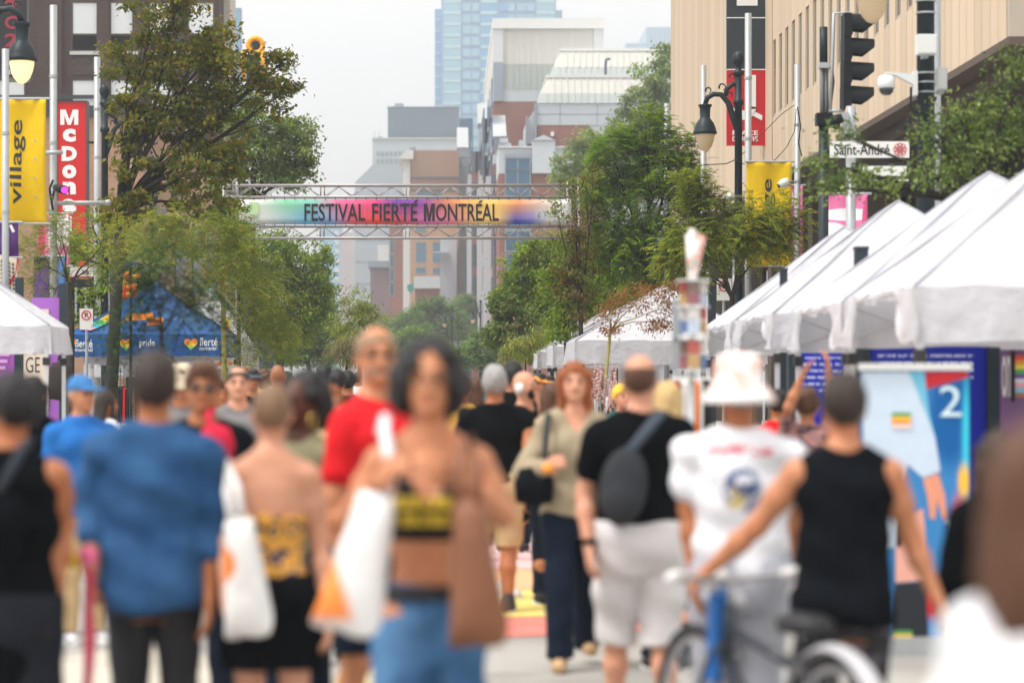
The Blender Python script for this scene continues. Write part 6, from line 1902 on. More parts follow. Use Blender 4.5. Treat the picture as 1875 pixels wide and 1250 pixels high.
for k, c in enumerate([(.02, .02, .022), (.03, .03, .03), S(60, 52, 46), (.02, .02, .025), S(190, 36, 40), (.02, .02, .02), S(150, 120, 90)]):
    u = 206 + k * 6; b = MB(); x = XU(u, 45.5)
    b.prism_x([(45.25, ZV(712, 45.5)), (45.45, ZV(709, 45.5)), (45.75, ZV(712, 45.5)), (45.80, .75), (45.2, .75)], x - .02, x + .025); b.build('garment', cloth_mat('garment_%d' % k, c), r)

# ---- exhibition panels on the left
YEp = 33.5
def totem(u0, u1, v0, Y, label, m, posts, group='exhibition panels', bottom=.15, cat='panel', pw=12):
    r = thing('exhibition_stand', (XU((u0 + u1) / 2, Y), Y, 0), label, cat, group)
    b = MB(); b.box(XU(u0, Y), XU(u1, Y), Y, Y + .06, bottom, ZV(v0, Y)); b.build('board', m, r)
    for (up, vp) in posts:
        b = MB(); b.box(XU(up - pw / 2, Y), XU(up + pw / 2, Y), Y - .05, Y + .09, 0, ZV(vp, Y)); b.build('post', mat('post_slate', S(42, 56, 64), .5), r)
    return r
PURP = mat('panel_purple', S(168, 104, 196), .5, .05)
r = totem(58, 110, 545, YEp, 'purple exhibition panel with a cream poster behind the left white tent', PURP, ((35, 508), (116, 520)), pw=13)
b = MB(); b.box(XU(44, YEp), XU(90, YEp), YEp - .035, YEp - .02, ZV(748, YEp), ZV(566, YEp)); b.build('poster', mat('poster_cream', S(222, 208, 190), .6, .03), r)
PB = mat('poster_ink', S(42, 38, 40), .6)
text('DE+', (XU(44, YEp), YEp - .042, ZV(648, YEp)), (1, 0, 0), (0, 0, 1), XU(78, YEp) - XU(44, YEp), .20, PB, r, -.006)
text('GE', (XU(48, YEp), YEp - .042, ZV(682, YEp)), (1, 0, 0), (0, 0, 1), XU(74, YEp) - XU(48, YEp), .215, PB, r, -.006)
r = totem(-14, 26, 612, 31.4, 'mauve poster panel under the left white tent edge', mat('panel_mauve', S(176, 96, 190), .5, .05), ((34, 612),), pw=12)
b = MB()
for k in range(3): b.box(XU(-8, 31.4), XU(18 - 4 * k, 31.4), 31.38, 31.392, ZV(652 + k * 12, 31.4), ZV(646 + k * 12, 31.4))
b.build('text_lines', mat('print_pale_pink', S(220, 170, 226), .6), r)
b = MB(); b.box(XU(-12, 31.4), XU(24, 31.4), 31.37, 31.378, ZV(712, 31.4), ZV(690, 31.4)); b.build('footer', mat('footer_magenta', S(190, 60, 140), .5), r)
r = thing('hanging_bag', PX(112, 685, 32), 'dark bags hanging beside the left white tent pole', 'bag')
b = MB(); b.lathe([(.02, -.42), (.13, -.40), (.15, -.2), (.13, 0), (.10, .08), (.02, .10)], (XU(112, 32), 32, ZV(675, 32)), 12, 1.2, .6); b.build('body', cloth_mat('bag_charcoal', S(64, 58, 54)), r, True)
b = MB(); b.tube([(XU(106, 32), 32, ZV(660, 32)), (XU(112, 32), 32, ZV(640, 32)), (XU(118, 32), 32, ZV(660, 32))], .012, 6); b.build('strap', BLACK, r)
# ---- blue text boards on the right
def lines_mat(name, base, ink, z_top, z_bot, rows, x0, x1):
    """a sheet of small white print too small to read"""
    n = NT(name); x, y, z = n.xyz()
    t = n.math('FRACT', n.math('MULTIPLY', z, rows))
    band = n.math('MULTIPLY', n.smooth(t, .30, .36), n.smooth(t, .78, .72))
    band = n.math('MULTIPLY', n.smooth(t, .30, .38), n.smooth(t, .70, .80, 1.0, 0.0))
    wn = n.new('ShaderNodeTexNoise'); mp = n.new('ShaderNodeMapping'); mp.inputs['Scale'].default_value = (38, 1, rows * .99)
    n.ln(n.tc(), mp.inputs[0]); n.ln(mp.outputs[0], wn.inputs['Vector']); wn.inputs['Scale'].default_value = 1.0
    msk = n.math('MULTIPLY', band, n.smooth(wn.outputs[0], .42, .50))
    reg = n.math('MULTIPLY', n.math('MULTIPLY', n.smooth(x, x0, x0 + .02), n.smooth(x, x1 - .02, x1, 1.0, 0.0)), n.math('MULTIPLY', n.smooth(z, z_bot, z_bot + .02), n.smooth(z, z_top - .02, z_top, 1.0, 0.0)))
    return n.fin(n.mix(n.math('MULTIPLY', msk, reg), base, ink), .5, .3)
BLUE = S(20, 42, 176)
Y = 23.0
r = totem(1460, 1548, 646, Y, 'narrow royal blue text board behind the raised hands', lines_mat('blue_text_a', BLUE, S(190, 200, 240), 1.80, 1.45, 16, -.2, .2), ((1451, 648),), pw=17)
Y = 21.0
r = totem(1594, 1806, 634, Y, 'wide royal blue text board behind the roll-up banner', lines_mat('blue_text_b', BLUE, S(190, 200, 240), 1.82, 1.54, 16, -.45, .40), ((1580, 636), (1818, 634)), pw=22)
r = totem(1834, 1905, 640, 20.2, 'purple panel with white letters and a rainbow flag at the right edge', mat('panel_plum', S(120, 84, 130), .5), (), pw=14)
Y = 20.2
text('on', (XU(1834, Y), Y - .01, ZV(728, Y)), (1, 0, 0), (0, 0, 1), XU(1850, Y) - XU(1834, Y), ZV(650, Y) - ZV(728, Y), SIGN_W, r, .01)
b = MB(); b.box(XU(1852, Y), XU(1856, Y), Y - .03, Y - .002, ZV(735, Y), ZV(640, Y)); b.build('bar', BLACK, r)
for k, c in enumerate((S(226, 80, 70), S(240, 160, 60), S(244, 220, 90), S(90, 180, 100), S(110, 90, 170), S(232, 228, 236), S(236, 170, 190), S(130, 200, 220), S(170, 120, 90))):
    b = MB(); v = 650 + k * 8.6; b.box(XU(1858, Y), XU(1880, Y), Y - .012, Y - .002, ZV(v + 8.4, Y), ZV(v, Y)); b.build('flag_stripe', mat('flagp_%d' % k, c, .6), r)
# dark box posts seen above the tents
for (u0, u1, v0, v1, Y, lab) in ((1567, 1590, 457, 560, 22.8, 'dark square post standing up between the right tents, nearest'), (1429, 1442, 496, 540, 26.78, 'short dark square post above the right tents, middle'), (1297, 1311, 525, 570, 44.5, 'dark square post beside the right no parking sign')):
    r = thing('exhibition_post', (XU((u0 + u1) / 2, Y), Y, 0), lab, 'post', 'exhibition posts above the right tents')
    b = MB(); b.box(XU(u0, Y), XU(u1, Y), Y, Y + (XU(u1, Y) - XU(u0, Y)), 0, ZV(v0, Y)); b.build('shaft', mat('post_slate', S(42, 56, 64), .5), r)
    b = MB(); b.box(XU(u0 - 1, Y), XU(u1 + 1, Y), Y - .01, Y + (XU(u1, Y) - XU(u0, Y)) + .01, ZV(v0, Y) + .001, ZV(v0, Y) + .03); b.build('cap', mat('post_slate', S(42, 56, 64), .5), r)
    if u0 == 1567:
        b = MB(); b.box(XU(1590, Y) + .002, XU(1660, Y), Y + .02, Y + .06, ZV(560, Y), ZV(491, Y)); b.build('board', mat('board_pale', S(214, 216, 220), .6), r)
        b = MB(); b.box(XU(1590, Y) + .002, XU(1660, Y), Y + .0, Y + .018, ZV(493, Y), ZV(490, Y)); b.build('rail', mat('post_slate', S(42, 56, 64), .5), r)
    if u0 == 1297:
        pass
# grey sign back beside the postcard rack
Y = 15.5
r = thing('road_sign', (XU(1241, Y), Y, 0), 'grey rounded metal sign seen edge-on left of the postcard rack', 'sign')
b = MB(); b.box(XU(1232, Y), XU(1250, Y), Y, Y + .03, ZV(676, Y), ZV(549, Y)); b.build('plate', mat('sign_back_grey', S(150, 156, 160), .5), r)
b = MB(); b.tube([(XU(1240, Y), Y + .05, 0), (XU(1240, Y), Y + .05, ZV(560, Y))], .02, 8); b.build('post', POLE_S, r)
b = MB(); b.tube([(XU(1237, Y), Y - .02, ZV(620, Y)), (XU(1237, Y), Y - .002, ZV(620, Y))], .012, 8); b.build('bolt', BLACK, r)
# postcard rack
Y = 14.3
r = thing('postcard_rack', (XU(1266, Y), Y, 0), 'tall white revolving rack of postcards and prints on the right', 'display rack')
cx = XU(1267, Y)
b = MB(); b.tube([(cx, Y, 0), (cx, Y, ZV(420, Y))], .018, 8); b.build('post', WHITE_B, r)
cards = [S(186, 100, 90), S(110, 130, 170), S(224, 222, 220), S(190, 156, 110), S(130, 112, 104), S(190, 204, 220), S(220, 216, 216), S(150, 100, 110)]
k = 0
for (va, vb) in ((515, 560), (562, 612), (624, 676)):
    for fx_, fy in ((-.045, -.07), (.045, -.07), (0, -.115)):
        for hh in range(2):
            vm0 = va + (vb - va) * hh / 2; vm1 = va + (vb - va) * (hh + 1) / 2 - 2
            b = MB(); b.box(cx + fx_ - .036, cx + fx_ + .036, Y + fy, Y + fy + .012, ZV(vm1, Y), ZV(vm0, Y)); b.build('postcard', mat('card_%d' % (k % 8), cards[k % 8], .5, .35, 30), r); k = k * 5 + 3
for v in (513, 561, 616, 678, 692):
    b = MB(); b.box(cx - .09, cx + .09, Y - .13, Y + .06, ZV(v + 3, Y), ZV(v, Y)); b.build('tray', WHITE_B, r)
b = MB()
for q in range(9):
    a_ = q * .7; b.tube([(cx + .012 * math.cos(a_), Y + .012 * math.sin(a_), ZV(516, Y)), (cx + .02 + (.022 + .004 * q) * math.cos(a_), Y + .03 * math.sin(a_), ZV(440 - (q * 7) % 24, Y))], [.014, .022], 7)
n = NT('paper_roll'); n.fin(n.ramp(n.noise(14, 3), [(0, S(226, 220, 216)), (.45, S(232, 226, 222)), (.55, S(220, 130, 110)), (.62, S(226, 220, 216)), (.7, S(120, 170, 150)), (.8, S(226, 220, 216))]), .7); b.build('paper_bundle', n.m, r, True)
b = MB(); b.box(cx - .22, cx + .22, Y - .2, Y + .2, 0, .05); b.build('base', WHITE_B, r)
r = thing('clothes_rack', (XU(1255, 15.2), 15.2, 0), 'rail of white, black and orange clothes below the postcard rack', 'clothes rack')
b = MB(); b.tube([(XU(1232, 15.2), 15.2, ZV(694, 15.2)), (XU(1300, 15.2), 15.2, ZV(694, 15.2))], .015, 6)
for u in (1232, 1300): b.tube([(XU(u, 15.2), 15.2, 0), (XU(u, 15.2), 15.2, ZV(694, 15.2))], .015, 6)
b.build('rail', WHITE_B, r)
for k, c in enumerate((S(150, 60, 40), S(226, 224, 222), S(224, 222, 220), (.02, .02, .022), S(240, 120, 30), S(210, 206, 200), (.02, .02, .022), (.03, .03, .03))):
    u = 1236 + k * 8; x = XU(u, 15.2); b = MB()
    b.prism_y([(x - .02, .75), (x + .03, .75), (x + .018, ZV(705, 15.2)), (x + .0, ZV(696, 15.2)), (x - .012, ZV(705, 15.2))], 14.95, 15.42); b.build('garment', cloth_mat('garm_%d' % k, c), r)
# roll-up banner
Y = 14.0
r = thing('roll_up_banner', (XU(1674, Y), Y, 0), 'blue and red roll-up banner with a white figure 2', 'banner')
ox = XU(1674, Y)
def du(u): return XU(u, Y) - ox
spots = [(du(1740), ZV(760, Y), .16, .40, S(14, 92, 160), .5), (du(1772), ZV(800, Y), .05, .5, S(60, 200, 226), .2), (du(1757), ZV(1010, Y), .09, .42, S(226, 84, 40), .5), (du(1765), ZV(880, Y), .05, .14, S(246, 190, 60), .3), (du(1710), ZV(1100, Y), .20, .14, S(190, 40, 50), .4)]
b = MB(); b.box(XU(1576, Y), XU(1774, Y), Y, Y + .006, .10, ZV(678, Y)); b.build('sheet', blob_mat('rollup_print', S(60, 130, 190), spots, .4), r)
b = MB(); b.box(XU(1573, Y), XU(1777, Y), Y - .03, Y + .03, ZV(678, Y) + .002, ZV(665, Y)); b.build('top_bar', WHITE_B, r)
b = MB(); b.box(XU(1570, Y), XU(1780, Y), Y - .10, Y + .10, 0, .098); b.build('base', POLE_S, r)
for nm, c, pts in (('sleeve_print', S(198, 214, 232), ((1578, 680), (1664, 680), (1690, 740), (1712, 800), (1722, 862), (1690, 874), (1662, 850), (1648, 1000), (1600, 1010), (1584, 900))),
                   ('shade_print', S(112, 190, 220), ((1664, 680), (1692, 680), (1702, 760), (1712, 800), (1690, 742))),
                   ('red_print', S(196, 34, 44), ((1694, 680), (1773, 680), (1773, 690), (1696, 712))),
                   ('hand_print', S(224, 150, 122), ((1690, 876), (1718, 866), (1730, 905), (1734, 948), (1726, 950), (1716, 915), (1712, 950), (1702, 948), (1698, 910))),
                   ('arm_print', S(228, 168, 150), ((1640, 960), (1690, 930), (1698, 1010), (1690, 1062), (1640, 1066))),
                   ('trouser_print', S(34, 38, 46), ((1640, 1068), (1694, 1064), (1700, 1165), (1636, 1165)))):
    b = MB(); b.add([PX(u, v, Y - .003) for u, v in pts[::-1]], [tuple(range(len(pts)))]); b.build(nm, mat('rollup_' + nm, c, .4, .12, 9), r)
text('2', (XU(1720, Y), Y - .008, ZV(762, Y)), (1, 0, 0), (0, 0, 1), XU(1760, Y) - XU(1720, Y), ZV(706, Y) - ZV(762, Y), mat('print_pale_blue', S(206, 232, 240), .5), r, .0)
text('TY', (XU(1727, Y), Y - .008, ZV(976, Y)), (1, 0, 0), (0, 0, 1), XU(1758, Y) - XU(1727, Y), ZV(952, Y) - ZV(976, Y), SIGN_W, r, .01)
for (u, v) in ((1650, 770), (1653, 1168)):
    for k, c in enumerate((S(80, 150, 90), S(240, 190, 60), S(240, 140, 60), S(240, 210, 200))):
        b = MB(); b.box(XU(u - 17, Y), XU(u + 17, Y), Y - .012, Y - .004, ZV(v - 8 + 7 * k, Y), ZV(v - 15 + 7 * k, Y)); b.build('flag_print', mat('fp_%d' % k, c, .6), r)
# ---------------------------------------------------------------- foliage
L_ELM = [leaf_mat('leaf_elm_a', (0.117, 0.141, 0.017), (0.194, 0.207, 0.026), (0.322, 0.204, 0.028)), leaf_mat('leaf_elm_b', (0.077, 0.097, 0.013), (0.130, 0.150, 0.022), (0.234, 0.163, 0.028))]
L_SIL = [leaf_mat('leaf_silver_a', (0.165, 0.250, 0.079), (0.312, 0.410, 0.125)), leaf_mat('leaf_silver_b', (0.109, 0.176, 0.061), (0.221, 0.283, 0.093))]
L_MID = [leaf_mat('leaf_mid_a', (0.137, 0.235, 0.032), (0.278, 0.405, 0.043), (0.556, 0.555, 0.069)), leaf_mat('leaf_mid_b', (0.092, 0.162, 0.027), (0.208, 0.300, 0.038))]
L_DRK = [leaf_mat('leaf_dark_a', (0.113, 0.216, 0.024), (0.250, 0.412, 0.032), (0.499, 0.514, 0.040)), leaf_mat('leaf_dark_b', (0.074, 0.144, 0.019), (0.163, 0.284, 0.028))]
L_LIM = [leaf_mat('leaf_lime_a', (.22, .27, .03), (.36, .40, .06), (.44, .44, .10)), leaf_mat('leaf_lime_b', (.15, .20, .03), (.24, .29, .05))]
L_LOC = [leaf_mat('leaf_locust_a', (0.250, 0.286, 0.051), (0.375, 0.390, 0.076), (0.500, 0.416, 0.068)), leaf_mat('leaf_locust_b', (0.150, 0.202, 0.043), (0.237, 0.286, 0.060))]
L_SUM = [leaf_mat('leaf_sumac_a', (.022, .055, .020), (.045, .10, .035), (.10, .15, .05), trans=.25), leaf_mat('leaf_sumac_b', (.010, .030, .012), (.024, .055, .02), trans=.25)]
L_GRN = [leaf_mat('leaf_green_a', (.13, .20, .05), (.22, .30, .085), (.38, .42, .18)), leaf_mat('leaf_green_b', (.075, .13, .04), (.14, .20, .065))]
L_OLV = [leaf_mat('leaf_olive_a', (0.205, 0.250, 0.048), (0.341, 0.393, 0.088), (0.600, 0.600, 0.157)), leaf_mat('leaf_olive_b', (0.152, 0.196, 0.048), (0.256, 0.300, 0.069))]
L_BRN = [leaf_mat('leaf_brown_a', (.24, .10, .04), (.36, .17, .07), (.40, .24, .10))]
L_FAR = [leaf_mat('leaf_far_a', (0.116, 0.221, 0.060), (0.217, 0.351, 0.092), (0.356, 0.442, 0.102)), leaf_mat('leaf_far_b', (0.098, 0.165, 0.058), (0.176, 0.260, 0.082))]

def xb_(u, Y): return (XU(u, Y), Y)
# left side
tree('elm_tree', 'big dark olive tree in front of the brown brick building, trunk forked low', xb_(196, 43),
     B(43, (285, 40, 80, 70), (330, 120, 100, 70), (440, 150, 85, 60), (400, 80, 60, 50), (290, 180, 85, 60), (235, 110, 60, 70), (330, 230, 110, 55), (225, 225, 55, 50), (490, 130, 40, 45), (330, 0, 70, 40), (400, 200, 70, 55),
       (350, 310, 90, 45), (410, 290, 60, 45), (240, 300, 50, 40), (260, 370, 70, 40), (215, 395, 50, 40), (500, 190, 35, 40), (520, 110, 18, 14), (528, 165, 22, 14), (370, 385, 70, 40)),
     L_ELM, 430, 46, (.095, .058), .21, trunk_r=.13, fork=tuple(PX(222, 380, 43)), shell=.35, bark='bark_dark', limbs_n=4)
tree('elm_tree', 'dark leafy tree behind the left purple banner and the no parking sign', xb_(246, 50),
     B(50, (170, 440, 60, 60), (230, 450, 50, 50), (120, 470, 40, 50), (200, 520, 60, 40), (150, 560, 30, 40), (330, 440, 60, 50), (280, 480, 50, 40)),
     L_MID, 200, 30, (.085, .05), .24, trunk_r=.16, fork=tuple(PX(243, 520, 50)), bark='bark_dark')
tree('silver_tree', 'grey green tree leaning over the left end of the gantry', xb_(452, 63),
     B(63, (470, 220, 60, 60), (530, 270, 48, 60), (500, 320, 40, 30), (430, 260, 55, 60), (480, 280, 60, 50), (545, 240, 30, 40), (560, 290, 18, 40), (420, 330, 50, 50), (440, 390, 50, 50), (530, 330, 40, 25)),
     L_SIL, 420, 46, (.115, .055), .26, trunk_r=.14, fork=tuple(PX(462, 370, 63)), bark='bark_dark', shell=.35)
tree('street_tree', 'full mid green tree under the left half of the festival banner', xb_(520, 78),
     B(78, (500, 470, 60, 55), (560, 480, 45, 50), (490, 540, 70, 60), (560, 560, 45, 60), (520, 610, 60, 50), (430, 500, 50, 60), (450, 580, 50, 60), (585, 530, 25, 50), (480, 640, 60, 30), (600, 470, 10, 20)),
     L_MID, 800, 46, (.12, .06), .30, trunk_r=.14, shell=.3)
tree('street_tree', 'hazy grey green tree at the left end of the street, behind the mid green tree', xb_(575, 112),
     B(112, (560, 610, 50, 50), (590, 580, 30, 50), (530, 640, 60, 30), (600, 640, 30, 40), (480, 655, 60, 25)), L_FAR, 380, 46, (.16, .08), .42, trunk_r=.15, shell=.3)
tree('locust_tree', 'feathery pale green tree spreading above the blue tent', xb_(412, 40.5),
     B(40.5, (330, 430, 60, 40), (400, 440, 60, 40), (440, 470, 45, 45), (470, 540, 40, 50), (390, 500, 50, 40), (450, 600, 35, 40), (500, 590, 40, 40), (480, 640, 40, 25), (300, 420, 50, 30), (430, 420, 40, 25)),
     L_LOC, 150, 12, (.050, .020), .36, kind='compound', trunk_r=.055, fork=tuple(PX(408, 520, 40.5)), bark='bark_green', droop=.55, twig=True)
tree('locust_tree', 'feathery pale green tree left of the big trunk, over the pink banner', xb_(132, 39),
     B(39, (110, 440, 45, 40), (70, 480, 40, 40), (110, 410, 40, 20), (215, 430, 35, 30), (90, 540, 30, 30), (190, 480, 40, 30)),
     L_LOC, 80, 9, (.048, .019), .34, kind='compound', trunk_r=.05, fork=tuple(PX(128, 520, 39)), bark='bark', droop=.4)
tree('sumac_tree', 'blurred dark green drooping fronds in front of the blue tent', xb_(292, 21),
     B(21, (295, 520, 38, 24), (335, 540, 40, 22), (270, 500, 30, 22), (325, 565, 40, 18), (365, 552, 26, 14), (300, 490, 34, 18), (258, 600, 14, 26), (275, 575, 20, 22), (310, 545, 36, 26)),
     L_SUM, 62, 6, (.065, .016), .32, kind='compound', trunk_r=.022, fork=tuple(PX(296, 600, 21)), bark='bark', droop=.75, upturn=.5)
# right side
tree('honey_locust_tree', 'big dark green tree at the right gantry end, tallest below the beige building', xb_(1190, 57),
     B(57, (1180, 250, 55, 45), (1130, 300, 55, 50), (1200, 320, 75, 60), (1140, 380, 75, 60), (1230, 270, 40, 50), (1190, 430, 80, 50), (1110, 440, 50, 50), (1160, 490, 70, 40), (1250, 350, 40, 60), (1085, 370, 35, 40), (1240, 440, 40, 40), (1190, 220, 22, 16)),
     L_DRK, 420, 13, (.070, .032), .32, kind='compound', trunk_r=.14, fork=tuple(PX(1180, 500, 57)), bark='bark_dark', droop=.35, shell=.35)
tree('street_tree', 'rusty tipped thin tree right at the gantry end, in front of its tower', xb_(1068, 49.5),
     B(49.5, (1055, 400, 28, 50), (1050, 340, 28, 24), (1060, 460, 30, 40), (1062, 520, 40, 45), (1050, 560, 35, 30), (1045, 440, 25, 20), (1035, 490, 30, 30), (1020, 385, 22, 25), (1085, 330, 30, 30), (1045, 500, 30, 30)),
     [leaf_mat('leaf_rust_a', (.07, .06, .018), (.14, .10, .03), (.26, .14, .05)), L_OLV[1]], 170, 24, (.075, .04), .22, trunk_r=.06, bark='bark_dark', shell=.2)
tree('street_tree', 'mid green tree under the right half of the festival banner', xb_(1010, 74),
     B(74, (1000, 460, 60, 40), (960, 500, 45, 40), (1020, 520, 60, 50), (980, 550, 50, 40), (1060, 480, 50, 50), (1070, 560, 45, 50), (930, 540, 25, 25), (1020, 600, 60, 45), (1090, 600, 40, 30)),
     L_MID, 800, 46, (.115, .06), .28, trunk_r=.14, bark='bark_dark', shell=.3)
tree('lime_tree', 'bright yellow green tree around the dark lamp pole on the right', xb_(1352, 41.5),
     B(41.5, (1300, 390, 50, 45), (1270, 350, 35, 30), (1340, 440, 60, 40), (1400, 430, 55, 40), (1270, 450, 50, 40), (1240, 480, 40, 30), (1430, 400, 40, 30), (1270, 495, 25, 20), (1380, 390, 30, 35)),
     L_LIM, 220, 12, (.055, .028), .28, kind='compound', trunk_r=.06, fork=tuple(PX(1340, 540, 41.5)), bark='bark', droop=.3)
tree('locust_tree', 'blurred green leafy branches over the street name sign and white tent peaks', xb_(1790, 25.5),
     B(25.5, (1545, 248, 35, 10), (1570, 330, 60, 16), (1700, 236, 40, 22), (1770, 215, 50, 35), (1830, 195, 45, 35), (1860, 120, 25, 45), (1710, 320, 60, 28), (1790, 275, 60, 35), (1520, 345, 35, 18), (1865, 250, 30, 45), (1500, 300, 26, 10), (1640, 345, 40, 12), (1800, 335, 40, 20), (1720, 280, 40, 20)),
     L_GRN, 200, 24, (.06, .032), .20, trunk_r=.09, fork=tuple(PX(1800, 380, 25.5)), bark='bark_dark', shell=.25)
tree('street_tree', 'hazy grey green tree behind, left of the beige building corner', xb_(1170, 150),
     B(150, (1195, 150, 40, 40), (1215, 110, 30, 30), (1180, 195, 45, 35), (1110, 260, 60, 35), (1060, 290, 50, 30), (1150, 240, 50, 40), (1030, 320, 30, 20), (1210, 200, 40, 60), (1100, 330, 90, 60), (1190, 300, 60, 80)),
     L_SIL, 520, 48, (.26, .13), .55, trunk_r=.3, shell=.3)
tree('dry_tree', 'sparse brown dried tree leaning in front of the far white tents', xb_(1093, 41),
     B(41, (1170, 545, 60, 22), (1210, 530, 45, 16), (1130, 570, 35, 22), (1120, 610, 30, 22), (1200, 590, 40, 25), (1230, 560, 25, 25)),
     L_BRN, 120, 18, (.065, .026), .18, trunk_r=.035, fork=tuple(PX(1118, 602, 41)), bark='bark_green', shell=.2)
tree('willow_tree', 'olive willow behind the red shirt, middle of the street', xb_(660, 68),
     B(68, (655, 560, 35, 35), (670, 600, 40, 40), (640, 620, 30, 40), (680, 640, 35, 35), (620, 600, 14, 30)), L_OLV, 190, 34, (.15, .026), .24, trunk_r=.08, droop=.9, shell=.25)
tree('willow_tree', 'pale straw coloured willow sprays low left of the willow', xb_(632, 62),
     B(62, (628, 640, 26, 26), (645, 655, 24, 20), (655, 630, 18, 18)), [leaf_mat('leaf_straw', (.16, .15, .07), (.26, .24, .12), (.34, .32, .18))], 60, 30, (.16, .022), .22, trunk_r=.04, droop=1.2, shell=.2)
tree('street_tree', 'leafy green tree round the right gantry tower, left of the far tents', xb_(1036, 50.3),
     B(50.3, (1045, 480, 34, 40), (1062, 540, 34, 40), (1035, 555, 30, 40), (1010, 520, 26, 40), (1030, 600, 28, 30)), L_MID, 170, 34, (.085, .045), .2, trunk_r=.06, bark='bark_dark', shell=.2)
tree('street_tree', 'leafy tree round the left gantry tower below the banner end', xb_(440, 49.5),
     B(49.5, (425, 440, 30, 40), (445, 480, 30, 40), (410, 470, 22, 40), (430, 400, 30, 30), (455, 520, 24, 30)), L_MID, 130, 30, (.08, .042), .2, trunk_r=.05, bark='bark_dark', shell=.2)
tree('lime_tree', 'small bright green tree left of the far white tents', xb_(935, 61),
     B(61, (920, 560, 25, 25), (935, 590, 40, 28), (910, 620, 30, 20), (950, 620, 40, 30), (960, 575, 20, 15)), L_GRN, 150, 26, (.12, .07), .18, trunk_r=.05, shell=.3)
tree('willow_tree', 'dry yellowish weeping tree below the small bright green tree', xb_(965, 57),
     B(57, (950, 640, 35, 22), (985, 620, 22, 25), (935, 655, 25, 15)), [leaf_mat('leaf_straw', (.2, .18, .08), (.3, .27, .13)), L_OLV[0]], 60, 30, (.13, .022), .2, trunk_r=.03, droop=1.0, shell=.2)
for i, (u, Y, sp, lab) in enumerate((
        (770, 210, ((790, 570, 40, 28), (740, 600, 40, 30), (800, 610, 40, 30), (840, 600, 25, 30), (700, 620, 35, 30)), 'hazy blue green tree crown behind the afro hair, far down the street'),
        (730, 170, ((760, 620, 45, 30), (720, 640, 40, 30), (800, 650, 40, 25)), 'lower hazy tree right in front of the far blue green crown'),
        (880, 130, ((890, 630, 35, 30), (860, 650, 35, 25), (910, 660, 40, 20)), 'hazy green tree below the distant street lamps'),
        (830, 260, ((850, 570, 30, 30), (870, 600, 30, 30)), 'far tree before the red brick college facade'))):
    tree('street_tree', lab, xb_(u, Y), B(Y, *sp), L_FAR, 300, 48, (.0013 * Y, .0007 * Y), .0026 * Y, trunk_r=.18, shell=.3, twig=False)
tree('street_tree', 'dark green tree behind the dry brown tree and the far white tents', xb_(1130, 66),
     B(66, (1080, 530, 50, 40), (1130, 560, 50, 40), (1060, 590, 45, 40), (1220, 480, 50, 40), (1240, 520, 40, 40), (1030, 620, 45, 35), (980, 640, 50, 25), (1110, 480, 50, 40), (1160, 520, 50, 40)), L_DRK, 420, 46, (.115, .06), .28, trunk_r=.12, bark='bark_dark', shell=.3)
r = thing('flowering_plant', (XU(1105, 30), 30, 0), 'pinkish plumed grass plant right of the red haired woman', 'plant')
fl = MB(); st = MB()
for k in range(46):
    a = RNG.random() * 6.28; rr = RNG.random() * .22
    x0, y0 = XU(1105, 30) + rr * math.cos(a) * .5, 30 + rr * math.sin(a)
    x1, y1, z1 = x0 + (RNG.random() - .5) * .35, y0 + (RNG.random() - .5) * .3, 1.35 + RNG.random() * .4
    st.tube([(x0, y0, 0), ((x0 + x1) / 2, y0, z1 * .6), (x1, y1, z1)], [.006, .005, .003], 4, False)
    for q in range(7):
        zz = z1 - .25 + q * .04; t = zz / z1
        fl.lathe([(.002, -.02), (.016, 0), (.002, .025)], (x0 + (x1 - x0) * t + (RNG.random() - .5) * .03, y1, zz), 5)
o = st.build('stem', mat('stem_olive', (.08, .09, .04), .8), r); o['kind'] = 'stuff'; o = fl.build('plume', mat('plume_pink', S(206, 168, 162), .8, .3), r); o['kind'] = 'stuff'
# ---------------------------------------------------------------- the crowd
PI = math.pi
c_black = cloth_mat('cloth_black', (.0035, .0045, .006), spec=.05); c_black2 = cloth_mat('cloth_faded_black', (.005, .0065, .009), spec=.05)
n = NT('denim_shirt'); d_ = n.mix(n.smooth(n.noise(5, 4), .33, .67), S(36, 78, 122), S(56, 100, 146)); d_ = n.mix(n.math('MULTIPLY', n.noise(150, 2), .5), d_, S(28, 62, 104))
n.bump(n.math('ADD', n.noise(9, 4, stretch=(1, 1, .5)), n.math('MULTIPLY', n.noise(180, 2), .1)), .6, .06); c_denim = n.fin(d_, .8, .2)
n = NT('jeans'); d_ = n.mix(n.smooth(n.noise(5, 4, stretch=(1, 1, .5)), .35, .65), S(30, 66, 108), S(82, 122, 162)); n.bump(n.noise(12, 4), .4, .03); c_jeans = n.fin(d_, .85, .15)
c_char = cloth_mat('cloth_charcoal', S(48, 48, 50)); c_navy = cloth_mat('cloth_navy', S(14, 26, 42)); c_white = cloth_mat('cloth_white', S(226, 226, 230), .8, .03)
c_red = cloth_mat('cloth_red', S(206, 28, 34)); c_olive = cloth_mat('cloth_olive', S(126, 124, 96)); c_khaki = cloth_mat('cloth_khaki', S(160, 146, 122)); c_blue = cloth_mat('cloth_blue', S(38, 104, 176))
c_beige = cloth_mat('cloth_beige', S(190, 164, 124)); c_lgrey = cloth_mat('cloth_light_grey', S(206, 202, 202)); c_grey = cloth_mat('cloth_grey', S(120, 118, 118)); c_mustard = cloth_mat('cloth_mustard', S(206, 160, 72))
c_pink = cloth_mat('cloth_pink', S(226, 176, 164)); c_teal = cloth_mat('cloth_teal', S(60, 110, 110))

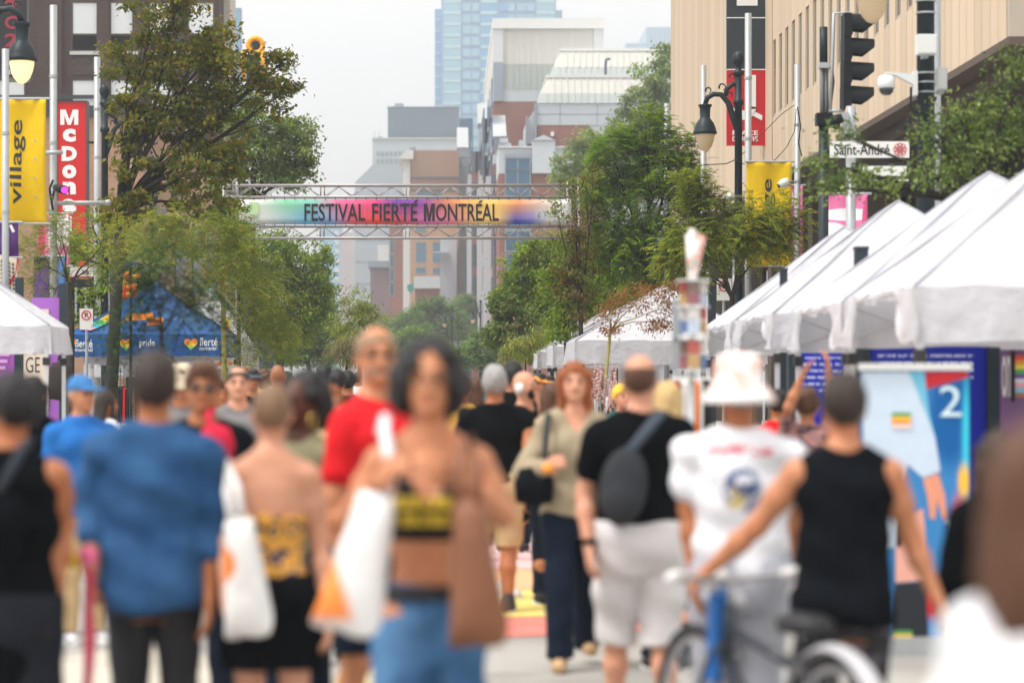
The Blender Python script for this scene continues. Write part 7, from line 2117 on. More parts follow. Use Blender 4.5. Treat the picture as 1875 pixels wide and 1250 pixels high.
def print_mat(name, base, ink, x0, x1, z0, z1, rows, front=True, dens=40, thr=.45):
    """lettering too blurred to read: broken strokes in rows on chest or back"""
    n = NT(name); x, y, z = n.xyz()
    t = n.math('FRACT', n.math('MULTIPLY', n.math('SUBTRACT', z, z0), rows / (z1 - z0)))
    row = n.math('MULTIPLY', n.smooth(t, .08, .16), n.smooth(t, .80, .9, 1, 0))
    wn = n.new('ShaderNodeTexNoise'); mp = n.new('ShaderNodeMapping'); mp.inputs['Scale'].default_value = (dens, 0.01, dens * .35)
    n.ln(n.tc(), mp.inputs[0]); n.ln(mp.outputs[0], wn.inputs['Vector']); wn.inputs['Scale'].default_value = 1.0
    st = n.smooth(wn.outputs[0], thr, thr + .06)
    reg = n.math('MULTIPLY', n.math('MULTIPLY', n.smooth(x, x0, x0 + .015), n.smooth(x, x1 - .015, x1, 1, 0)), n.math('MULTIPLY', n.smooth(z, z0, z0 + .01), n.smooth(z, z1 - .01, z1, 1, 0)))
    side = n.smooth(y, -.01, .01, 1, 0) if front else n.smooth(y, -.01, .01, 0, 1)
    m_ = n.math('MULTIPLY', n.math('MULTIPLY', row, st), n.math('MULTIPLY', reg, side))
    c = n.mix(n.noise(9, 4), mul(base, .9), mul(base, 1.1)); n.bump(n.noise(8, 3), .3, .04)
    return n.fin(n.mix(m_, c, ink), .8, .2)

sk_w = mat('sneaker_white', S(206, 204, 206), .6, .05); sk_b = mat('sneaker_black', (.02, .02, .022), .6); sk_t = mat('shoe_tan', S(190, 156, 116), .6)

def arm(u0, Y, *pts):
    """elbow and wrist as the photograph shows them: (u, v, dy) from the person's own axis"""
    return tuple(np.array([(u - u0) * Y / F, dy, ZV(v, Y)]) for u, v, dy in pts)

def soft_bag(name, label, cat, c, w, h, d, m, tilt=0.0, top_w=.8, strap=None, strap_m=None, yaw=0.0, print_=None, bulge=.35):
    """cloth bag hanging from c (top centre); strap = world points"""
    r = thing(name, c, label, cat)
    G = MB(); k = 16
    cs, sn = math.cos(tilt), math.sin(tilt)
    prof = [(0.0, .30), (.06, .62), (.25, .82), (.55, 1.0), (.85, 1.0), (.95, .9), (1.0, .55)]
    vs, fs = [], []
    for t, f in prof:
        for q in range(k):
            a = 2 * PI * q / k
            ca, sa = math.cos(a), math.sin(a)
            ex = abs(ca) ** .6 * (1 if ca >= 0 else -1); ey = abs(sa) ** .8 * (1 if sa >= 0 else -1)
            wx = w / 2 * (top_w + (1 - top_w) * t) * ex * (.92 if t > .9 else 1); wy = d / 2 * f * ey
            z = -h * t + .02 * math.sin(3 * a + 9 * t)
            wx += .016 * math.sin(11 * t + 2 * a) * t; wy += .014 * math.sin(13 * t + 3 * a)
            x_, z_ = wx * cs - z * sn, wx * sn + z * cs
            x2, y2 = x_ * math.cos(yaw) - wy * math.sin(yaw), x_ * math.sin(yaw) + wy * math.cos(yaw)
            vs.append((c[0] + x2, c[1] + y2, c[2] + z_))
    for i in range(len(prof) - 1):
        for q in range(k):
            q2 = (q + 1) % k
            fs.append((i*k+q, (i+1)*k+q, (i+1)*k+q2, i*k+q2))
    fs.append(tuple(range(k))); n_ = (len(prof) - 1) * k; fs.append(tuple(range(n_ + k - 1, n_ - 1, -1)))
    o = MB().add(vs, fs).build('body', m, r, True)
    sb = o.modifiers.new('soft', 'SUBSURF'); sb.levels = 1; sb.render_levels = 1
    if strap:
        b = MB(); b.tube(strap, [.016] * len(strap), 8); b.build('strap', strap_m or m, r, True)
    return r
n = NT('tote_white'); x, y, z = n.xyz(); c = n.mix(n.noise(4, 3), S(214, 212, 210), S(230, 228, 226)); n.bump(n.noise(5, 3), .4, .05)
sp = n.smooth(n.math('ADD', n.math('MULTIPLY', n.math('ADD', x, .08), n.math('ADD', x, .08)), n.math('MULTIPLY', n.math('ADD', z, .16), n.math('ADD', z, .16))), .0045, .006, 1, 0)
c_tote = n.fin(n.mix(sp, c, S(240, 130, 50)), .8, .2)
n = NT('tote_orange_band'); x, y, z = n.xyz(); c = n.mix(n.noise(4, 3), S(216, 214, 214), S(230, 228, 228)); n.bump(n.noise(5, 3), .4, .05)
t_ = n.math('ADD', x, n.math('MULTIPLY', z, .30)); c_tote2 = n.fin(n.mix(n.math('MULTIPLY', n.smooth(t_, -.19, -.16, 1, 0), n.smooth(z, -.38, -.34)), c, S(240, 140, 70)), .8, .2)
c_leather = mat('leather_brown', S(126, 82, 58), .5, .18, 8, .4, 30)

# 1  man in denim shirt, from behind
u, Y = 282, 8.85
person(u, Y, 1.675, 'person in a blue denim shirt and charcoal trousers, seen from behind', PI, skin='tan', hair=('short', 'dark'), face=.15, wide=1.06,
       arms={'L': arm(u, Y, (165, 905, .05), (178, 1040, -.12)), 'R': arm(u, Y, (388, 915, .03), (388, 1095, -.08))},
       top=dict(mat=c_denim, hem=.79, sleeve=1.5, ease=.036, amp=.010, neck=1.485, collar=True), bottom=dict(mat=c_char, len=.09, waist=.93, ease=.014, amp=.003), shoes=sk_b)
r = thing('streamer', (XU(160, 8.5), 8.55, ZV(1028, 8.5)), 'pink and yellow pompom on a long pink ribbon held by the denim shirt', 'streamer')
for (uu, vv, c, rad) in ((140, 1026, S(232, 190, 50), .030), (160, 1018, S(226, 110, 150), .038)):
    b = MB(); p = PX(uu, vv, 8.45); b.lathe([(.002, -rad), (rad * .75, -rad * .66), (rad, 0), (rad * .75, rad * .66), (.002, rad)], tuple(p), 14); b.build('pompom', mat('pompom_%d' % uu, c, .9, .2, 40), r, True)
b = MB(); b.sheet(lambda a, t: (XU(152 + 18 * a - 14 * t + 10 * math.sin(2.2 * t), 8.45), 8.46 + .02 * math.sin(9 * t + 2 * a), ZV(1040 + 250 * t, 8.45)), 3, 16); o = b.build('ribbon', cloth_mat('ribbon_pink', S(214, 84, 110)), r, True)
sm = o.modifiers.new('t', 'SOLIDIFY'); sm.thickness = .006

# 2  black sleeveless person, far left
u, Y = 22, 8.3
r2, o2 = person(u, Y, 1.60, 'person in a black sleeveless top with crossbody strap and wristwatch, left edge', PI - .25, skin='tan', hair=('short', 'black'), face=.7,
       arms={'R': arm(u, Y, (112, 960, .04), (104, 1110, -.06))}, top=dict(mat=c_black, hem=.60, sleeve=0, tank=True, ease=.026, amp=.008), bottom=dict(name='shorts', mat=cloth_mat('cloth_ink', S(30, 34, 42)), len=.42, waist=.95, ease=.035), shoes=sk_b)
b = MB(); p = o2['J'][-1][2] if -1 in o2['J'] else None
w_ = o2['J'][-1][2]; b.lathe([(.030, -.012), (.036, -.010), (.036, .010), (.030, .012)], tuple(w_ + np.array([0, 0, .03])), 14); b.build('wristwatch', c_black, r2, True, False)
r = thing('crossbody_bag', (XU(0, 8.05), 8.05, ZV(900, 8.05)), 'black crossbody bag strap over the sleeveless back at the left edge', 'bag')
b = MB(); b.sheet(lambda a, t: (XU(62 - 82 * t - 26 * a * (1 - .2 * t), 8.1), 8.12 - .03 * math.sin(PI * t), ZV(800 + 150 * t + 8 * a, 8.1)), 2, 12); o = b.build('strap', cloth_mat('strap_grey', S(52, 58, 66)), r, True); sm = o.modifiers.new('t', 'SOLIDIFY'); sm.thickness = .01
b = MB(); p = PX(-14, 960, 8.1); b.lathe([(.02, -.13), (.09, -.12), (.11, 0), (.09, .10), (.02, .11)], tuple(p), 14, 1, .4); b.build('body', c_black, r, True)

# 3  bare-backed woman
n = NT('gold_navy_print'); v_ = n.new('ShaderNodeTexVoronoi'); v_.inputs['Scale'].default_value = 16; n.ln(n.tc(), v_.inputs['Vector'])
c_print = n.fin(n.ramp(n.math('FRACT', n.math('MULTIPLY', n.noise(11, 2), 4)), [(0, S(206, 150, 60)), (.45, S(216, 160, 70)), (.5, S(40, 36, 50)), (.72, S(30, 40, 90)), (.78, S(226, 176, 90)), (1, S(190, 120, 50))]), .8, .2)
u, Y = 497, 8.85
person(u, Y, 1.57, 'person with cropped hair, gold and navy strapless top and black skirt, from behind', PI - .1, fem=True, skin='pale', hair=('buzz', 'mouse'), face=.25,
       arms={'L': arm(u, Y, (408, 950, .04), (420, 1085, -.14)), 'R': arm(u, Y, (585, 985, .04), (600, 1125, -.04))},
       top=dict(name='strapless_top', mat=c_print, hem=.965, z1=1.225, sleeve=0, strapless=True, ease=.008, neck=1.5, amp=.003), bottom=dict(name='skirt', mat=c_black, len=.60, waist=.985, ease=.012, skirt=True), shoes=sk_b)
soft_bag('tote_bag', 'white tote bag with an orange spot between the denim shirt and the black skirt', 'bag', (XU(436, 8.62), 8.62, ZV(950, 8.62)), .19, .42, .09, c_tote, .12, .55, [PX(426, 960, 8.62), PX(416, 900, 8.66), PX(420, 846, 8.80), PX(434, 890, 8.64), PX(444, 960, 8.62)])

# 4  woman in front
u, Y = 786, 7.3
c_bra = print_mat('bra_print', (.006, .007, .009), S(206, 176, 60), -.115, .075, 1.150, 1.255, 2, True, 60, .40)
person(u, Y, 1.70, 'person with big curly black hair, black and yellow crop top and blue jeans', 0.0, fem=True, skin='light', hair=('curly', 'black'), wide=1.0, hipw=.84, face=-.05,
       arms={'L': arm(u, Y, (642, 945, .02), (700, 872, -.20)), 'R': arm(u, Y, (922, 945, .0), (826, 868, -.20))},
       top=dict(name='crop_top', mat=c_bra, hem=1.145, z1=1.325, sleeve=0, ease=.010, scoop=1.27, amp=.002, straps=True), bottom=dict(name='jeans', mat=c_jeans, len=.06, waist=1.005, ease=.014, flare=.02, belt=True, amp=.006), shoes=sk_w, legs={-1: -.08, 1: .1},
       extras=[('glasses',)])
soft_bag('tote_bag', 'white and orange tote bag on the shoulder of the curly haired person', 'bag', (XU(690, 7.05), 7.05, ZV(905, 7.05)), .215, .41, .13, c_tote2, -.22, .50,
         [PX(712, 905, 7.06), PX(716, 850, 7.05), PX(704, 790, 7.12), PX(706, 765, 7.3), PX(696, 790, 7.4)], c_white)
soft_bag('shoulder_bag', 'brown leather shoulder bag hanging at the hip of the curly haired person', 'bag', (XU(856, 7.0), 7.0, ZV(915, 7.0)), .19, .42, .15, c_leather, .10, .46,
         [PX(838, 920, 7.0), PX(840, 830, 7.06), PX(858, 800, 7.2), PX(872, 850, 7.05), PX(874, 920, 7.0)], c_leather)

# 5  red shirt
u, Y = 690, 9.6
person(u, Y, 1.80, 'person in a red printed shirt with receding grey hair, beard and glasses', .85, skin='light', hair=('balding', 'sandy'), wide=.88, face=-.65, belly=.02,
       top=dict(mat=print_mat('red_print', S(206, 24, 32), S(226, 206, 214), -.17, .17, 1.25, 1.34, 1, True, 34, .42), hem=.80, sleeve=.7, ease=.024), bottom=dict(name='shorts', mat=c_navy, len=.50, waist=1.0, ease=.03), shoes=sk_w, legs={-1: .1, 1: -.1},
       extras=[('beard', 'sandy', -.65), ('glasses',)])
# 6  woman with hoop earring
u, Y = 548, 10.0
person(u, Y, 1.60, 'person with black hair, gold hoop earring and olive top, looking to the left', -.5, fem=True, skin='dark', hair=('afro', 'black'), face=-.25,
       top=dict(mat=c_olive, hem=.92, sleeve=.75, ease=.022), bottom=dict(mat=c_navy, len=.09, waist=1.0), shoes=sk_b, extras=[('earring', (1,), .030)])
# 7  sunglasses man
u, Y = 372, 11.0
person(u, Y, 1.655, 'person with dark sunglasses and short brown hair in a black t-shirt, facing the camera', .0, skin='tan', hair=('short', 'brown'), face=.05,
       top=dict(mat=c_black2, hem=.85, sleeve=.55, ease=.024), bottom=dict(mat=c_navy, len=.09), shoes=sk_b, extras=[('sunglasses',)])
r = thing('red_bag', PX(395, 810, 10.7), 'bright red bag at the shoulder of the person in sunglasses', 'bag')
b = MB(); b.lathe([(.01, -.10), (.07, -.08), (.085, 0), (.06, .07), (.01, .09)], tuple(PX(396, 812, 10.78)), 14, 1, .5); b.build('body', cloth_mat('bag_red', S(200, 40, 66)), r, True)
b = MB(); b.tube([PX(388, 790, 10.8), PX(380, 760, 10.85), PX(392, 748, 11.0)], .015, 8); b.build('strap', cloth_mat('bag_red', S(200, 40, 66)), r, True)
# 8  blue cap
u, Y = 150, 14.5
person(u, Y, 1.60, 'person in a blue cap and bright blue polo shirt, looking down to the right', .55, skin='light', hair=('buzz', 'grey'), face=.25,
       top=dict(mat=c_blue, hem=.84, sleeve=.6, ease=.028, collar=True), bottom=dict(mat=c_beige, len=.09), shoes=sk_w, extras=[('cap', cloth_mat('cap_blue', S(64, 118, 172)), .25)])
# 9  bald bearded
u, Y = 436, 16
person(u, Y, 1.665, 'person with a high bald forehead in a grey t-shirt beside the sunglasses', .1, skin='pale', hair=('balding', 'dark'), top=dict(mat=c_grey, hem=.85, sleeve=.5), bottom=dict(mat=c_navy, len=.09), shoes=sk_b)
# 10  grey hair, from behind
u, Y = 906, 16.5
person(u, Y, 1.665, 'person with short grey hair in a black t-shirt and beige shorts, seen from behind', PI, skin='tan', hair=('short', 'grey'), wide=1.08,
       top=dict(mat=c_black, hem=.86, sleeve=.6, ease=.026), bottom=dict(name='shorts', mat=c_beige, len=.47, ease=.03), shoes=sk_b, legs={-1: .1, 1: -.12}, arms={'R': arm(u, 16.5, (968, 790, -.05), (962, 850, -.2))})
# 11  bald with mask
u, Y = 962, 17.5
person(u, Y, 1.64, 'bald person with white headphones and a black face mask, hand raised to the face', -1.0 + PI * .0 + 1.9, skin='pale', hair=('none', 'dark'), face=.2,
       arms={'R': arm(u, Y, (1000, 790, -.1), (988, 735, -.16))}, top=dict(mat=c_black, hem=.84, sleeve=.5), bottom=dict(name='shorts', mat=c_black, len=.60, ease=.026), shoes=sk_w, extras=[('headphone',), ('mask', 0, .2)], legs={-1: .12, 1: -.12})
# 12  khaki blouse
u, Y = 1052, 13.3
person(u, Y, 1.68, 'person with auburn shoulder-length hair in a khaki blouse and navy trousers', .05, fem=True, skin='pale', hair=('long', 'auburn'), face=-.08,
       arms={'L': arm(u, Y, (958, 872, .0), (998, 850, -.22)), 'R': arm(u, Y, (1122, 850, .04), (1118, 930, -.02))}, top=dict(mat=c_khaki, hem=.87, sleeve=1.9, ease=.034, vneck=True, neck=1.36, amp=.009),
       bottom=dict(mat=c_navy, len=.075, waist=1.0, ease=.020, flare=.008), shoes=sk_t, legs={-1: -.14, 1: .26, ('lift', 1): .05})
r = thing('orange_fruit', PX(1000, 856, 13.0), 'orange snack in the hand of the person in the khaki blouse', 'snack')
b = MB(); b.lathe([(.004, -.028), (.026, -.02), (.034, 0), (.026, .02), (.004, .027)], tuple(PX(1003, 857, 12.98)), 12); b.build('body', mat('snack_orange', S(240, 150, 60), .6), r, True)
r = thing('shoulder_bag', PX(985, 860, 13.2), 'dark bag strap and pouch on the khaki blouse', 'bag')
b = MB(); b.tube([PX(1006, 762, 13.3), PX(1003, 760, 13.18), PX(1000, 800, 13.1), PX(996, 850, 13.1), PX(988, 880, 13.12)], .018, 8); b.build('strap', cloth_mat('strap_slate', S(58, 60, 62)), r, True)
b = MB(); b.lathe([(.02, -.12), (.10, -.10), (.11, 0), (.08, .08), (.02, .09)], tuple(PX(978, 885, 13.15)), 14, 1, .5); b.build('body', c_black2, r, True)
# 13  sling pack
u, Y = 1172, 10.8
r13, o13 = person(u, Y, 1.70, 'person in a black t-shirt and light grey shorts wearing a dark sling pack', PI + .15, skin='pale', hair=('ring', 'brown'), wide=1.08, belly=.02, face=.35 - .7,
       arms={'L': arm(u, Y, (1072, 905, .03), (1076, 1000, -.1)), 'R': arm(u, Y, (1262, 890, .0), (1268, 985, .12))}, top=dict(mat=c_black, hem=.87, sleeve=.62, ease=.028), bottom=dict(name='shorts', mat=c_lgrey, len=.42, waist=.99, ease=.040, amp=.008), shoes=sk_w, legs={-1: .12, 1: -.12})
b = MB(); b.lathe([(.028, -.012), (.034, -.010), (.034, .010), (.028, .012)], tuple(o13['J'][1][2] + np.array([0, 0, .03])), 14); b.build('wristwatch', c_black, r13, True, False)
r = thing('sling_bag', PX(1142, 880, 10.6), 'oval dark grey sling pack on the back of the person in light shorts', 'bag')
G = Field((-.16, -.11, -.26), (.16, .09, .22), .01); G.ell((0, -.02, -.02), (.105, .055, .175), .02); G.ell((0, -.05, -.09), (.08, .04, .085), .03)
V, Fc = G.mesh(); c0 = PX(1142, 882, 10.62); M_ = np.array(Matrix.Rotation(R(8), 3, 'Y')); mesh_obj('body', V @ M_.T + np.array(c0), Fc, cloth_mat('sling_grey', S(52, 54, 58)), r, True)
b = MB(); b.sheet(lambda a, t: tuple(Vector(PX(1150 + 62 * t + (a - .5) * 26, 830 - 78 * t, 10.58 + .10 * t * t)) ), 2, 10); o = b.build('strap', cloth_mat('sling_strap', S(66, 74, 84)), r, True); sm = o.modifiers.new('t', 'SOLIDIFY'); sm.thickness = .012
# 14  bucket hat
n = NT('hat_floral'); c_hat = n.fin(n.ramp(n.noise(13, 3), [(0, S(236, 230, 226)), (.5, S(236, 232, 230)), (.58, S(240, 196, 180)), (.64, S(236, 150, 130)), (.70, S(236, 228, 226)), (1, S(214, 214, 226))]), .8, .2)
n = NT('white_tee_print'); x, y, z = n.xyz(); c = n.mix(n.noise(6, 4), S(216, 216, 222), S(232, 232, 236)); n.bump(n.noise(7, 3), .4, .05)
back = n.smooth(y, .0, .02)
def reg(cx, cz, rx, rz, hard=.7):
    dx = n.math('DIVIDE', n.math('SUBTRACT', x, cx), rx); dz = n.math('DIVIDE', n.math('SUBTRACT', z, cz), rz)
    return n.smooth(n.math('SQRT', n.math('ADD', n.math('MULTIPLY', dx, dx), n.math('MULTIPLY', dz, dz))), hard, 1, 1, 0)
arc_ = n.math('MULTIPLY', n.smooth(n.math('ABSOLUTE', n.math('SUBTRACT', n.math('ADD', z, n.math('MULTIPLY', n.math('MULTIPLY', x, x), 1.0)), 1.325)), .012, .018, 1, 0), n.smooth(n.math('ABSOLUTE', x), .12, .13, 1, 0))
arc_ = n.math('MULTIPLY', arc_, n.smooth(n.noise(38, 1), .40, .46))
c = n.mix(n.math('MULTIPLY', arc_, back), c, S(206, 70, 90))
gm = n.math('MULTIPLY', reg(0, 1.17, .085, .10, .75), n.smooth(n.noise(24, 2), .42, .50)); c = n.mix(n.math('MULTIPLY', gm, back), c, S(84, 100, 140))
gm = n.math('MULTIPLY', reg(.03, 1.14, .05, .05, .7), n.smooth(n.noise(20, 2), .45, .52)); c = n.mix(n.math('MULTIPLY', gm, back), c, S(206, 186, 130))
c_tee = n.fin(c, .8, .2)
u, Y = 1352, 9.3
person(u, Y, 1.65, 'person in a pale floral bucket hat and printed white t-shirt', PI, skin='tan', hair=('buzz', 'grey'), wide=1.12, belly=.03,
       arms={'L': arm(u, Y, (1262, 930, .0), (1268, 1060, -.06)), 'R': arm(u, Y, (1450, 930, .05), (1440, 1050, .05))}, top=dict(mat=c_tee, hem=.79, sleeve=.72, ease=.026, amp=.009), bottom=dict(mat=cloth_mat('cloth_mist_grey', S(170, 172, 182)), len=.10, ease=.03), shoes=sk_w, extras=[('bucket_hat', c_hat)])
# 15  black tank top with the bicycle
u, Y = 1545, 8.45
n = NT('leggings_print'); c_leg = n.fin(n.ramp(n.noise(9, 3), [(0, (.02, .02, .022)), (.5, (.03, .03, .034)), (.56, S(120, 116, 126)), (.62, (.03, .03, .034)), (1, S(80, 78, 90))]), .8, .2)
person(u, Y, 1.60, 'person in a black tank top and patterned dark leggings wheeling the bicycle', PI, skin='light', hair=('short', 'dark'), face=-.1,
       arms={'L': arm(u, Y, (1392, 965, .08), (1308, 1052, .20)), 'R': arm(u, Y, (1672, 985, .05), (1716, 1095, .0))}, top=dict(mat=c_black2, hem=.80, sleeve=0, tank=True, ease=.020, amp=.007), bottom=dict(name='leggings', mat=c_leg, len=.10, ease=.012), shoes=sk_b)
# 16  near woman at the right edge
u, Y = 1922, 3.6
person(u, Y, 1.53, 'person with long brown hair, hoop earring and white top, close at right edge', PI - .9, fem=True, skin='light', hair=('long', 'brown'), face=0, wide=.95,
       top=dict(mat=c_white, hem=.85, sleeve=.6, ease=.016, neck=1.36, z1=1.395), bottom=dict(mat=c_jeans, len=.09), shoes=sk_w, extras=[('earring', (-1, 1), .034)])
# 17  person in black behind her
person(1826, 8.6, 1.40, 'person all in black half hidden behind the brown hair at the right edge', PI, skin='light', hair=('long', 'dark'), fem=True, top=dict(mat=c_black, hem=.75, sleeve=1.9, ease=.03), bottom=dict(mat=c_black, len=.09), shoes=sk_b)
# 18  raised arms in a patterned shirt
n = NT('mauve_pattern'); c_mv = n.fin(n.ramp(n.noise(16, 2), [(0, S(120, 84, 96)), (.48, S(176, 130, 124)), (.52, S(60, 40, 60)), (1, S(200, 156, 140))]), .8, .2)
u, Y = 1478, 15.5
person(u, Y, 1.52, 'person in a mauve patterned top with both hands raised before the blue text board', PI - .3, fem=True, skin='light', hair=('short', 'brown'), arms={'L': arm(u, Y, (1440, 745, -.1), (1462, 690, -.14)), 'R': arm(u, Y, (1515, 740, -.1), (1510, 678, -.14))},
       top=dict(mat=c_mv, hem=.85, sleeve=1.7, ease=.024), bottom=dict(mat=c_navy, len=.09), shoes=sk_b)

# ---- smaller people further off: a few bodies, copied and re-clothed
def far_person(u, Y, top_v, label, fem=False, facing=PI, skin='tan', hair=('short', 'dark'), tc=None, bc=None, sleeve=.55, extras=(), **kw):
    H_ = ZV(top_v, Y)
    return person(u, Y, H_, label, facing, 'people further along the street', fem=fem, skin=skin, hair=hair, hd=.016, hands=Y < 30, extras=extras,
                  top=dict(mat=tc or c_black, hem=.84, sleeve=sleeve, ease=.024), bottom=dict(mat=bc or c_navy, len=.09), shoes=sk_b, **kw)
far_person(332, 17.5, 676, 'person in a pale sun hat between the denim shirt and the sunglasses', skin='light', facing=.2, tc=c_grey, extras=[('bucket_hat', mat('hat_sand', S(214, 196, 170), .8))])
far_person(72, 21, 752, 'child in a white cap low beside the left tent pole', skin='light', facing=.1, tc=c_white, extras=[('cap', mat('cap_white', S(226, 226, 226), .8), 0)])
far_person(62, 15, 690, 'person with thick dark hair behind the sleeveless person at the left', fem=True, hair=('long', 'black'), tc=c_black)
far_person(196, 19, 716, 'person with long dark hair just right of the blue cap', fem=True, hair=('long', 'dark'), tc=c_white, facing=2.2)
far_person(404, 20, 700, 'person with brown hair behind the sunglasses shoulder', tc=c_lgrey, hair=('short', 'brown'), facing=.3)
far_person(462, 26, 678, 'person in a dark cap beside the bald forehead', tc=c_black, extras=[('cap', mat('cap_slate', S(70, 84, 96), .8), 0)], facing=.5)
far_person(484, 33, 678, 'person with curly brown hair in front of the navy tent', fem=True, hair=('curly', 'brown'), skin='light', tc=c_mustard)
far_person(509, 24, 668, 'person with a shaved tan head left of the black haired earring wearer', hair=('none', 'dark'), skin='brown', tc=c_navy)
far_person(525, 29, 682, 'person with dark hair low between the shaved tan head and the afro', tc=c_grey)
far_person(594, 27, 670, 'person with black hair and dark blue shirt against the dark trees', hair=('short', 'black'), skin='dark', tc=c_navy)
far_person(618, 24, 679, 'person with flat black hair left of the red shirt', hair=('short', 'black'), tc=c_black, fem=True)
far_person(637, 26, 681, 'person with dark hair touching the red shirt shoulder', hair=('short', 'black'), tc=c_char)
far_person(604, 13.5, 706, 'person with brown hair and a yellow lanyard between the earring and the red shirt', fem=True, hair=('long', 'auburn'), skin='light', tc=c_beige, facing=.4)
far_person(720, 20, 684, 'person with pale blond hair between the red shirt and the curly hair', hair=('short', 'blond'), skin='pale', tc=c_white)
far_person(735, 38, 662, 'person in a red cap half hidden behind the curly hair', tc=c_red, extras=[('cap', mat('cap_red', S(214, 40, 36), .8), 0)], facing=.1)
far_person(848, 21, 690, 'person with brown hair in a mustard top right of the curly hair', fem=True, hair=('short', 'brown'), skin='tan', tc=c_mustard)
far_person(870, 24, 692, 'person with long brown hair and bare pink shoulders', fem=True, hair=('long', 'brown'), skin='pale', tc=c_pink, sleeve=0)
far_person(940, 22, 666, 'person with black hair just behind the bald head', hair=('short', 'black'), skin='brown', tc=c_black)
far_person(986, 25, 686, 'person in a blue jacket with black hair and an orange cap', skin='tan', hair=('short', 'black'), tc=c_blue, sleeve=1.9, facing=1.2, extras=[('cap', mat('cap_orange', S(226, 150, 70), .8), 0)])
far_person(1006, 31, 690, 'person with reddish face and dark hair at the far tent corner', skin='light', hair=('short', 'dark'), tc=c_pink, facing=-.4)
far_person(1012, 17, 700, 'person with long brown hair close behind the khaki blouse', fem=True, hair=('long', 'brown'), skin='light', tc=c_beige)
far_person(1138, 22, 706, 'person with yellow and pink dyed hair beside the black t-shirt', fem=True, hair=('short', 'yellow'), skin='pale', tc=c_teal, facing=.5)
far_person(1222, 13.2, 700, 'person with long blond hair between the sling pack and the bucket hat', fem=True, hair=('long', 'blond'), skin='pale', tc=c_beige)
far_person(556, 36, 684, 'person with grey hair far off among the crowd left of the centre', tc=c_white, hair=('short', 'grey'))
far_person(655, 46, 683, 'person in a white shirt far off behind the red shirt', tc=c_white)
far_person(800, 40, 684, 'person far off hidden behind the curly hair', tc=c_blue)
far_person(905, 44, 681, 'person in a teal top far off behind the grey hair', tc=c_teal, fem=True, hair=('long', 'dark'))
far_person(1090, 34, 690, 'person in white at the far tents right of the auburn hair', tc=c_white, fem=True, hair=('long', 'dark'))
far_person(1425, 18, 716, 'person in dark clothes and red scarf between the hat and the tank top', tc=c_red, hair=('short', 'black'))

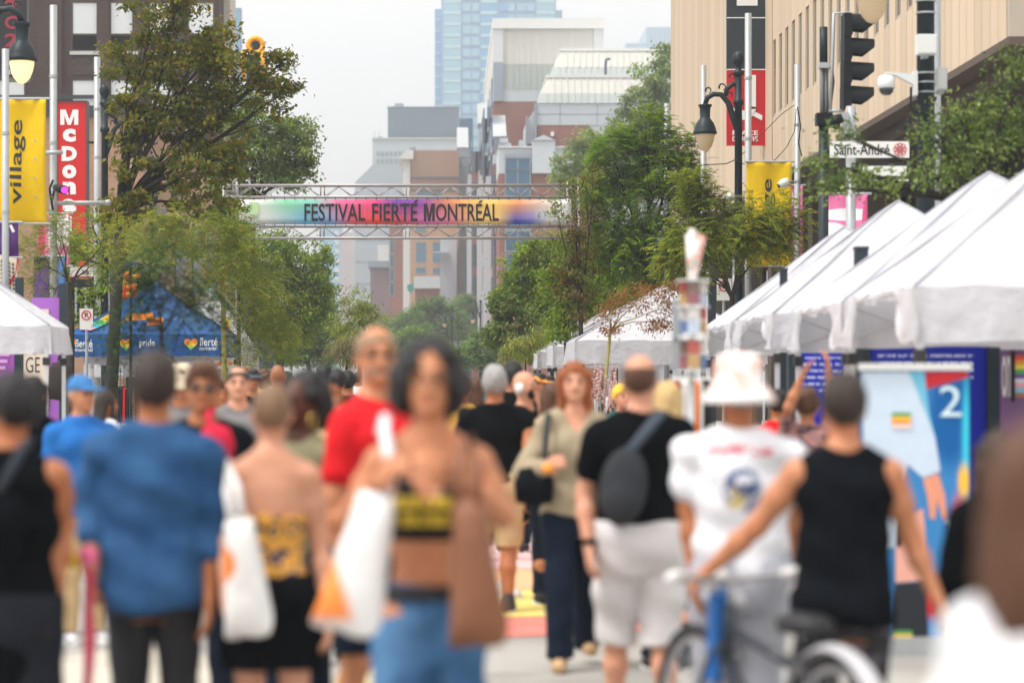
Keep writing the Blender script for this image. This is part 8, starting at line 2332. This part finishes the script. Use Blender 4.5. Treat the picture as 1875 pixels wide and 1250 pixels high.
# ---------------------------------------------------------------- bicycles
def bicycle(loc, rz, label, frame_c, basket=False):
    r = thing('bicycle', loc, label, 'bicycle', None, rz)
    RUB, RIM = mat('tyre_rubber', (.03, .03, .032), .8), mat('rim_alloy', S(186, 186, 190), .35, metal=.6)
    FR = mat('bike_' + frame_c[0], frame_c[1], .35, .05, spec=.5)
    for yw in (0, 1.03):
        t = MB(); t.tube([(0, yw + .325 * math.cos(a), .345 + .325 * math.sin(a)) for a in np.linspace(0, 2 * PI, 33)], .024, 8); tw_ = t.build('tyre', RUB, r, True, False)
        t = MB(); t.tube([(0, yw + .295 * math.cos(a), .345 + .295 * math.sin(a)) for a in np.linspace(0, 2 * PI, 33)], .013, 6); t.build('rim', RIM, tw_, True, False)
        s_ = MB()
        for k in range(18):
            a = 2 * PI * k / 18; s_.tube([(.02 * (-1) ** k, yw, .345), (0, yw + .29 * math.cos(a), .345 + .29 * math.sin(a))], .0016, 4, False)
        s_.build('spokes', RIM, tw_, False, False)
        h = MB(); h.tube([(-.05, yw, .345), (.05, yw, .345)], .022, 10); h.build('hub', RIM, tw_, True, False)
        if yw: continue
        m = MB()
        m.sheet(lambda a, t, yw=yw: ((a - .5) * .075, yw + (.375 - .012 * (2 * a - 1) ** 2 * 2) * math.cos(-.3 + 2.9 * t if yw == 0 else -.1 + 2.6 * t), .345 + (.375 - .02 * (2 * a - 1) ** 2) * math.sin(-.3 + 2.9 * t if yw == 0 else .35 + 2.2 * t)), 4, 24)
        o = m.build('mudguard', mat('mudguard_grey', S(178, 176, 180), .4), r, True, False); sm = o.modifiers.new('t', 'SOLIDIFY'); sm.thickness = .004
    f = MB()
    bb_, st, hd_, hd2 = (0, .42, .30), (0, .26, .70), (0, .80, .58), (0, .77, .78)
    f.tube([bb_, st], .018, 8); f.tube([bb_, hd_], .026, 8); f.tube([(0, .30, .62), (0, .785, .70)], .02, 8); f.tube([hd_, hd2], .022, 8)
    for sx in (-.035, .035):
        f.tube([(sx, 0, .345), (sx * .4, .40, .30)], .010, 6); f.tube([(sx, 0, .345), (sx * .4, .26, .74)], .009, 6); f.tube([(sx, 1.03, .345), (sx, .86, .60), (sx * .5, .81, .64)], .013, 6)
    f.build('frame', FR, r, True, False)
    hb = MB(); hb.tube([(0, .77, .78), (0, .76, .87)], .014, 8)
    hb.tube([(-.29, .66, .895), (-.26, .71, .90), (-.16, .76, .885), (0, .77, .87), (.16, .76, .885), (.26, .71, .90), (.29, .66, .895)], .0125, 8); hb.build('handlebar', RIM, r, True, False)
    for sx in (-1, 1):
        g = MB(); g.tube([(sx * .30, .645, .894), (sx * .25, .715, .899), (sx * .19, .745, .89)], .021, 8); g.build('grip', mat('grip_white', S(226, 224, 220), .5), r, True, False)
    s_ = MB(); s_.lathe([(.02, -.03), (.11, -.02), (.12, .02), (.08, .04), (.01, .045)], (0, .22, .76), 14, .75, 1.15); s_.build('saddle', mat('saddle_black', (.02, .02, .022), .5), r, True, False)
    p = MB(); p.tube([(0, .26, .69), (0, .24, .75)], .014, 8); p.build('seat_post', RIM, r, True, False)
    c = MB(); c.tube([(-.07, .42, .30), (.07, .42, .30)], .03, 10); c.tube([(.07, .42, .30), (.08, .42, .14)], .009, 6); c.tube([(-.07, .42, .30), (-.08, .42, .46)], .009, 6); c.build('crank', RIM, r, True, False)
    for sx, z in ((.12, .13), (-.12, .47)):
        p = MB(); p.box(sx - .04, sx + .04, .38, .46, z - .01, z + .012); p.build('pedal', mat('saddle_black', (.02, .02, .022), .5), r, False, False)
    if basket:
        b = MB()
        b.prism_x([(.84, .50), (.90, .50), (.88, .82), (.80, .82)], -.035, .035); b.build('front_box', mat('box_bike_blue', S(36, 104, 178), .45), r, False, False)
        b = MB(); b.tube([(0, .84, .86), (0, .90, .86)], .045, 10); b.build('headlight', mat('grip_white', S(226, 224, 220), .5), r, True, False)
    return r
bicycle((XU(1532, 7.95), 7.95, 0), R(20), 'bicycle with pale grips, grey mudguard and blue front panel beside the black tank top', ('dark', S(44, 50, 60)), True)

# ---------------------------------------------------------------- haze over the far street
hz = MB(); hz.box(-380, 380, -10, 1285, -1.4, 175)
n = bpy.data.materials.new('haze_air'); n.use_nodes = True
t = n.node_tree; t.nodes.clear()
pv = t.nodes.new('ShaderNodeVolumePrincipled'); ou = t.nodes.new('ShaderNodeOutputMaterial')
pv.inputs['Color'].default_value = (.90, .94, 1.0, 1)
pv.inputs['Density'].default_value = .0010
pv.inputs['Anisotropy'].default_value = .3
t.links.new(pv.outputs[0], ou.inputs['Volume'])
o = hz.build('haze', n); o['kind'] = 'stuff'; o['label'] = 'pale summer haze filling the street'
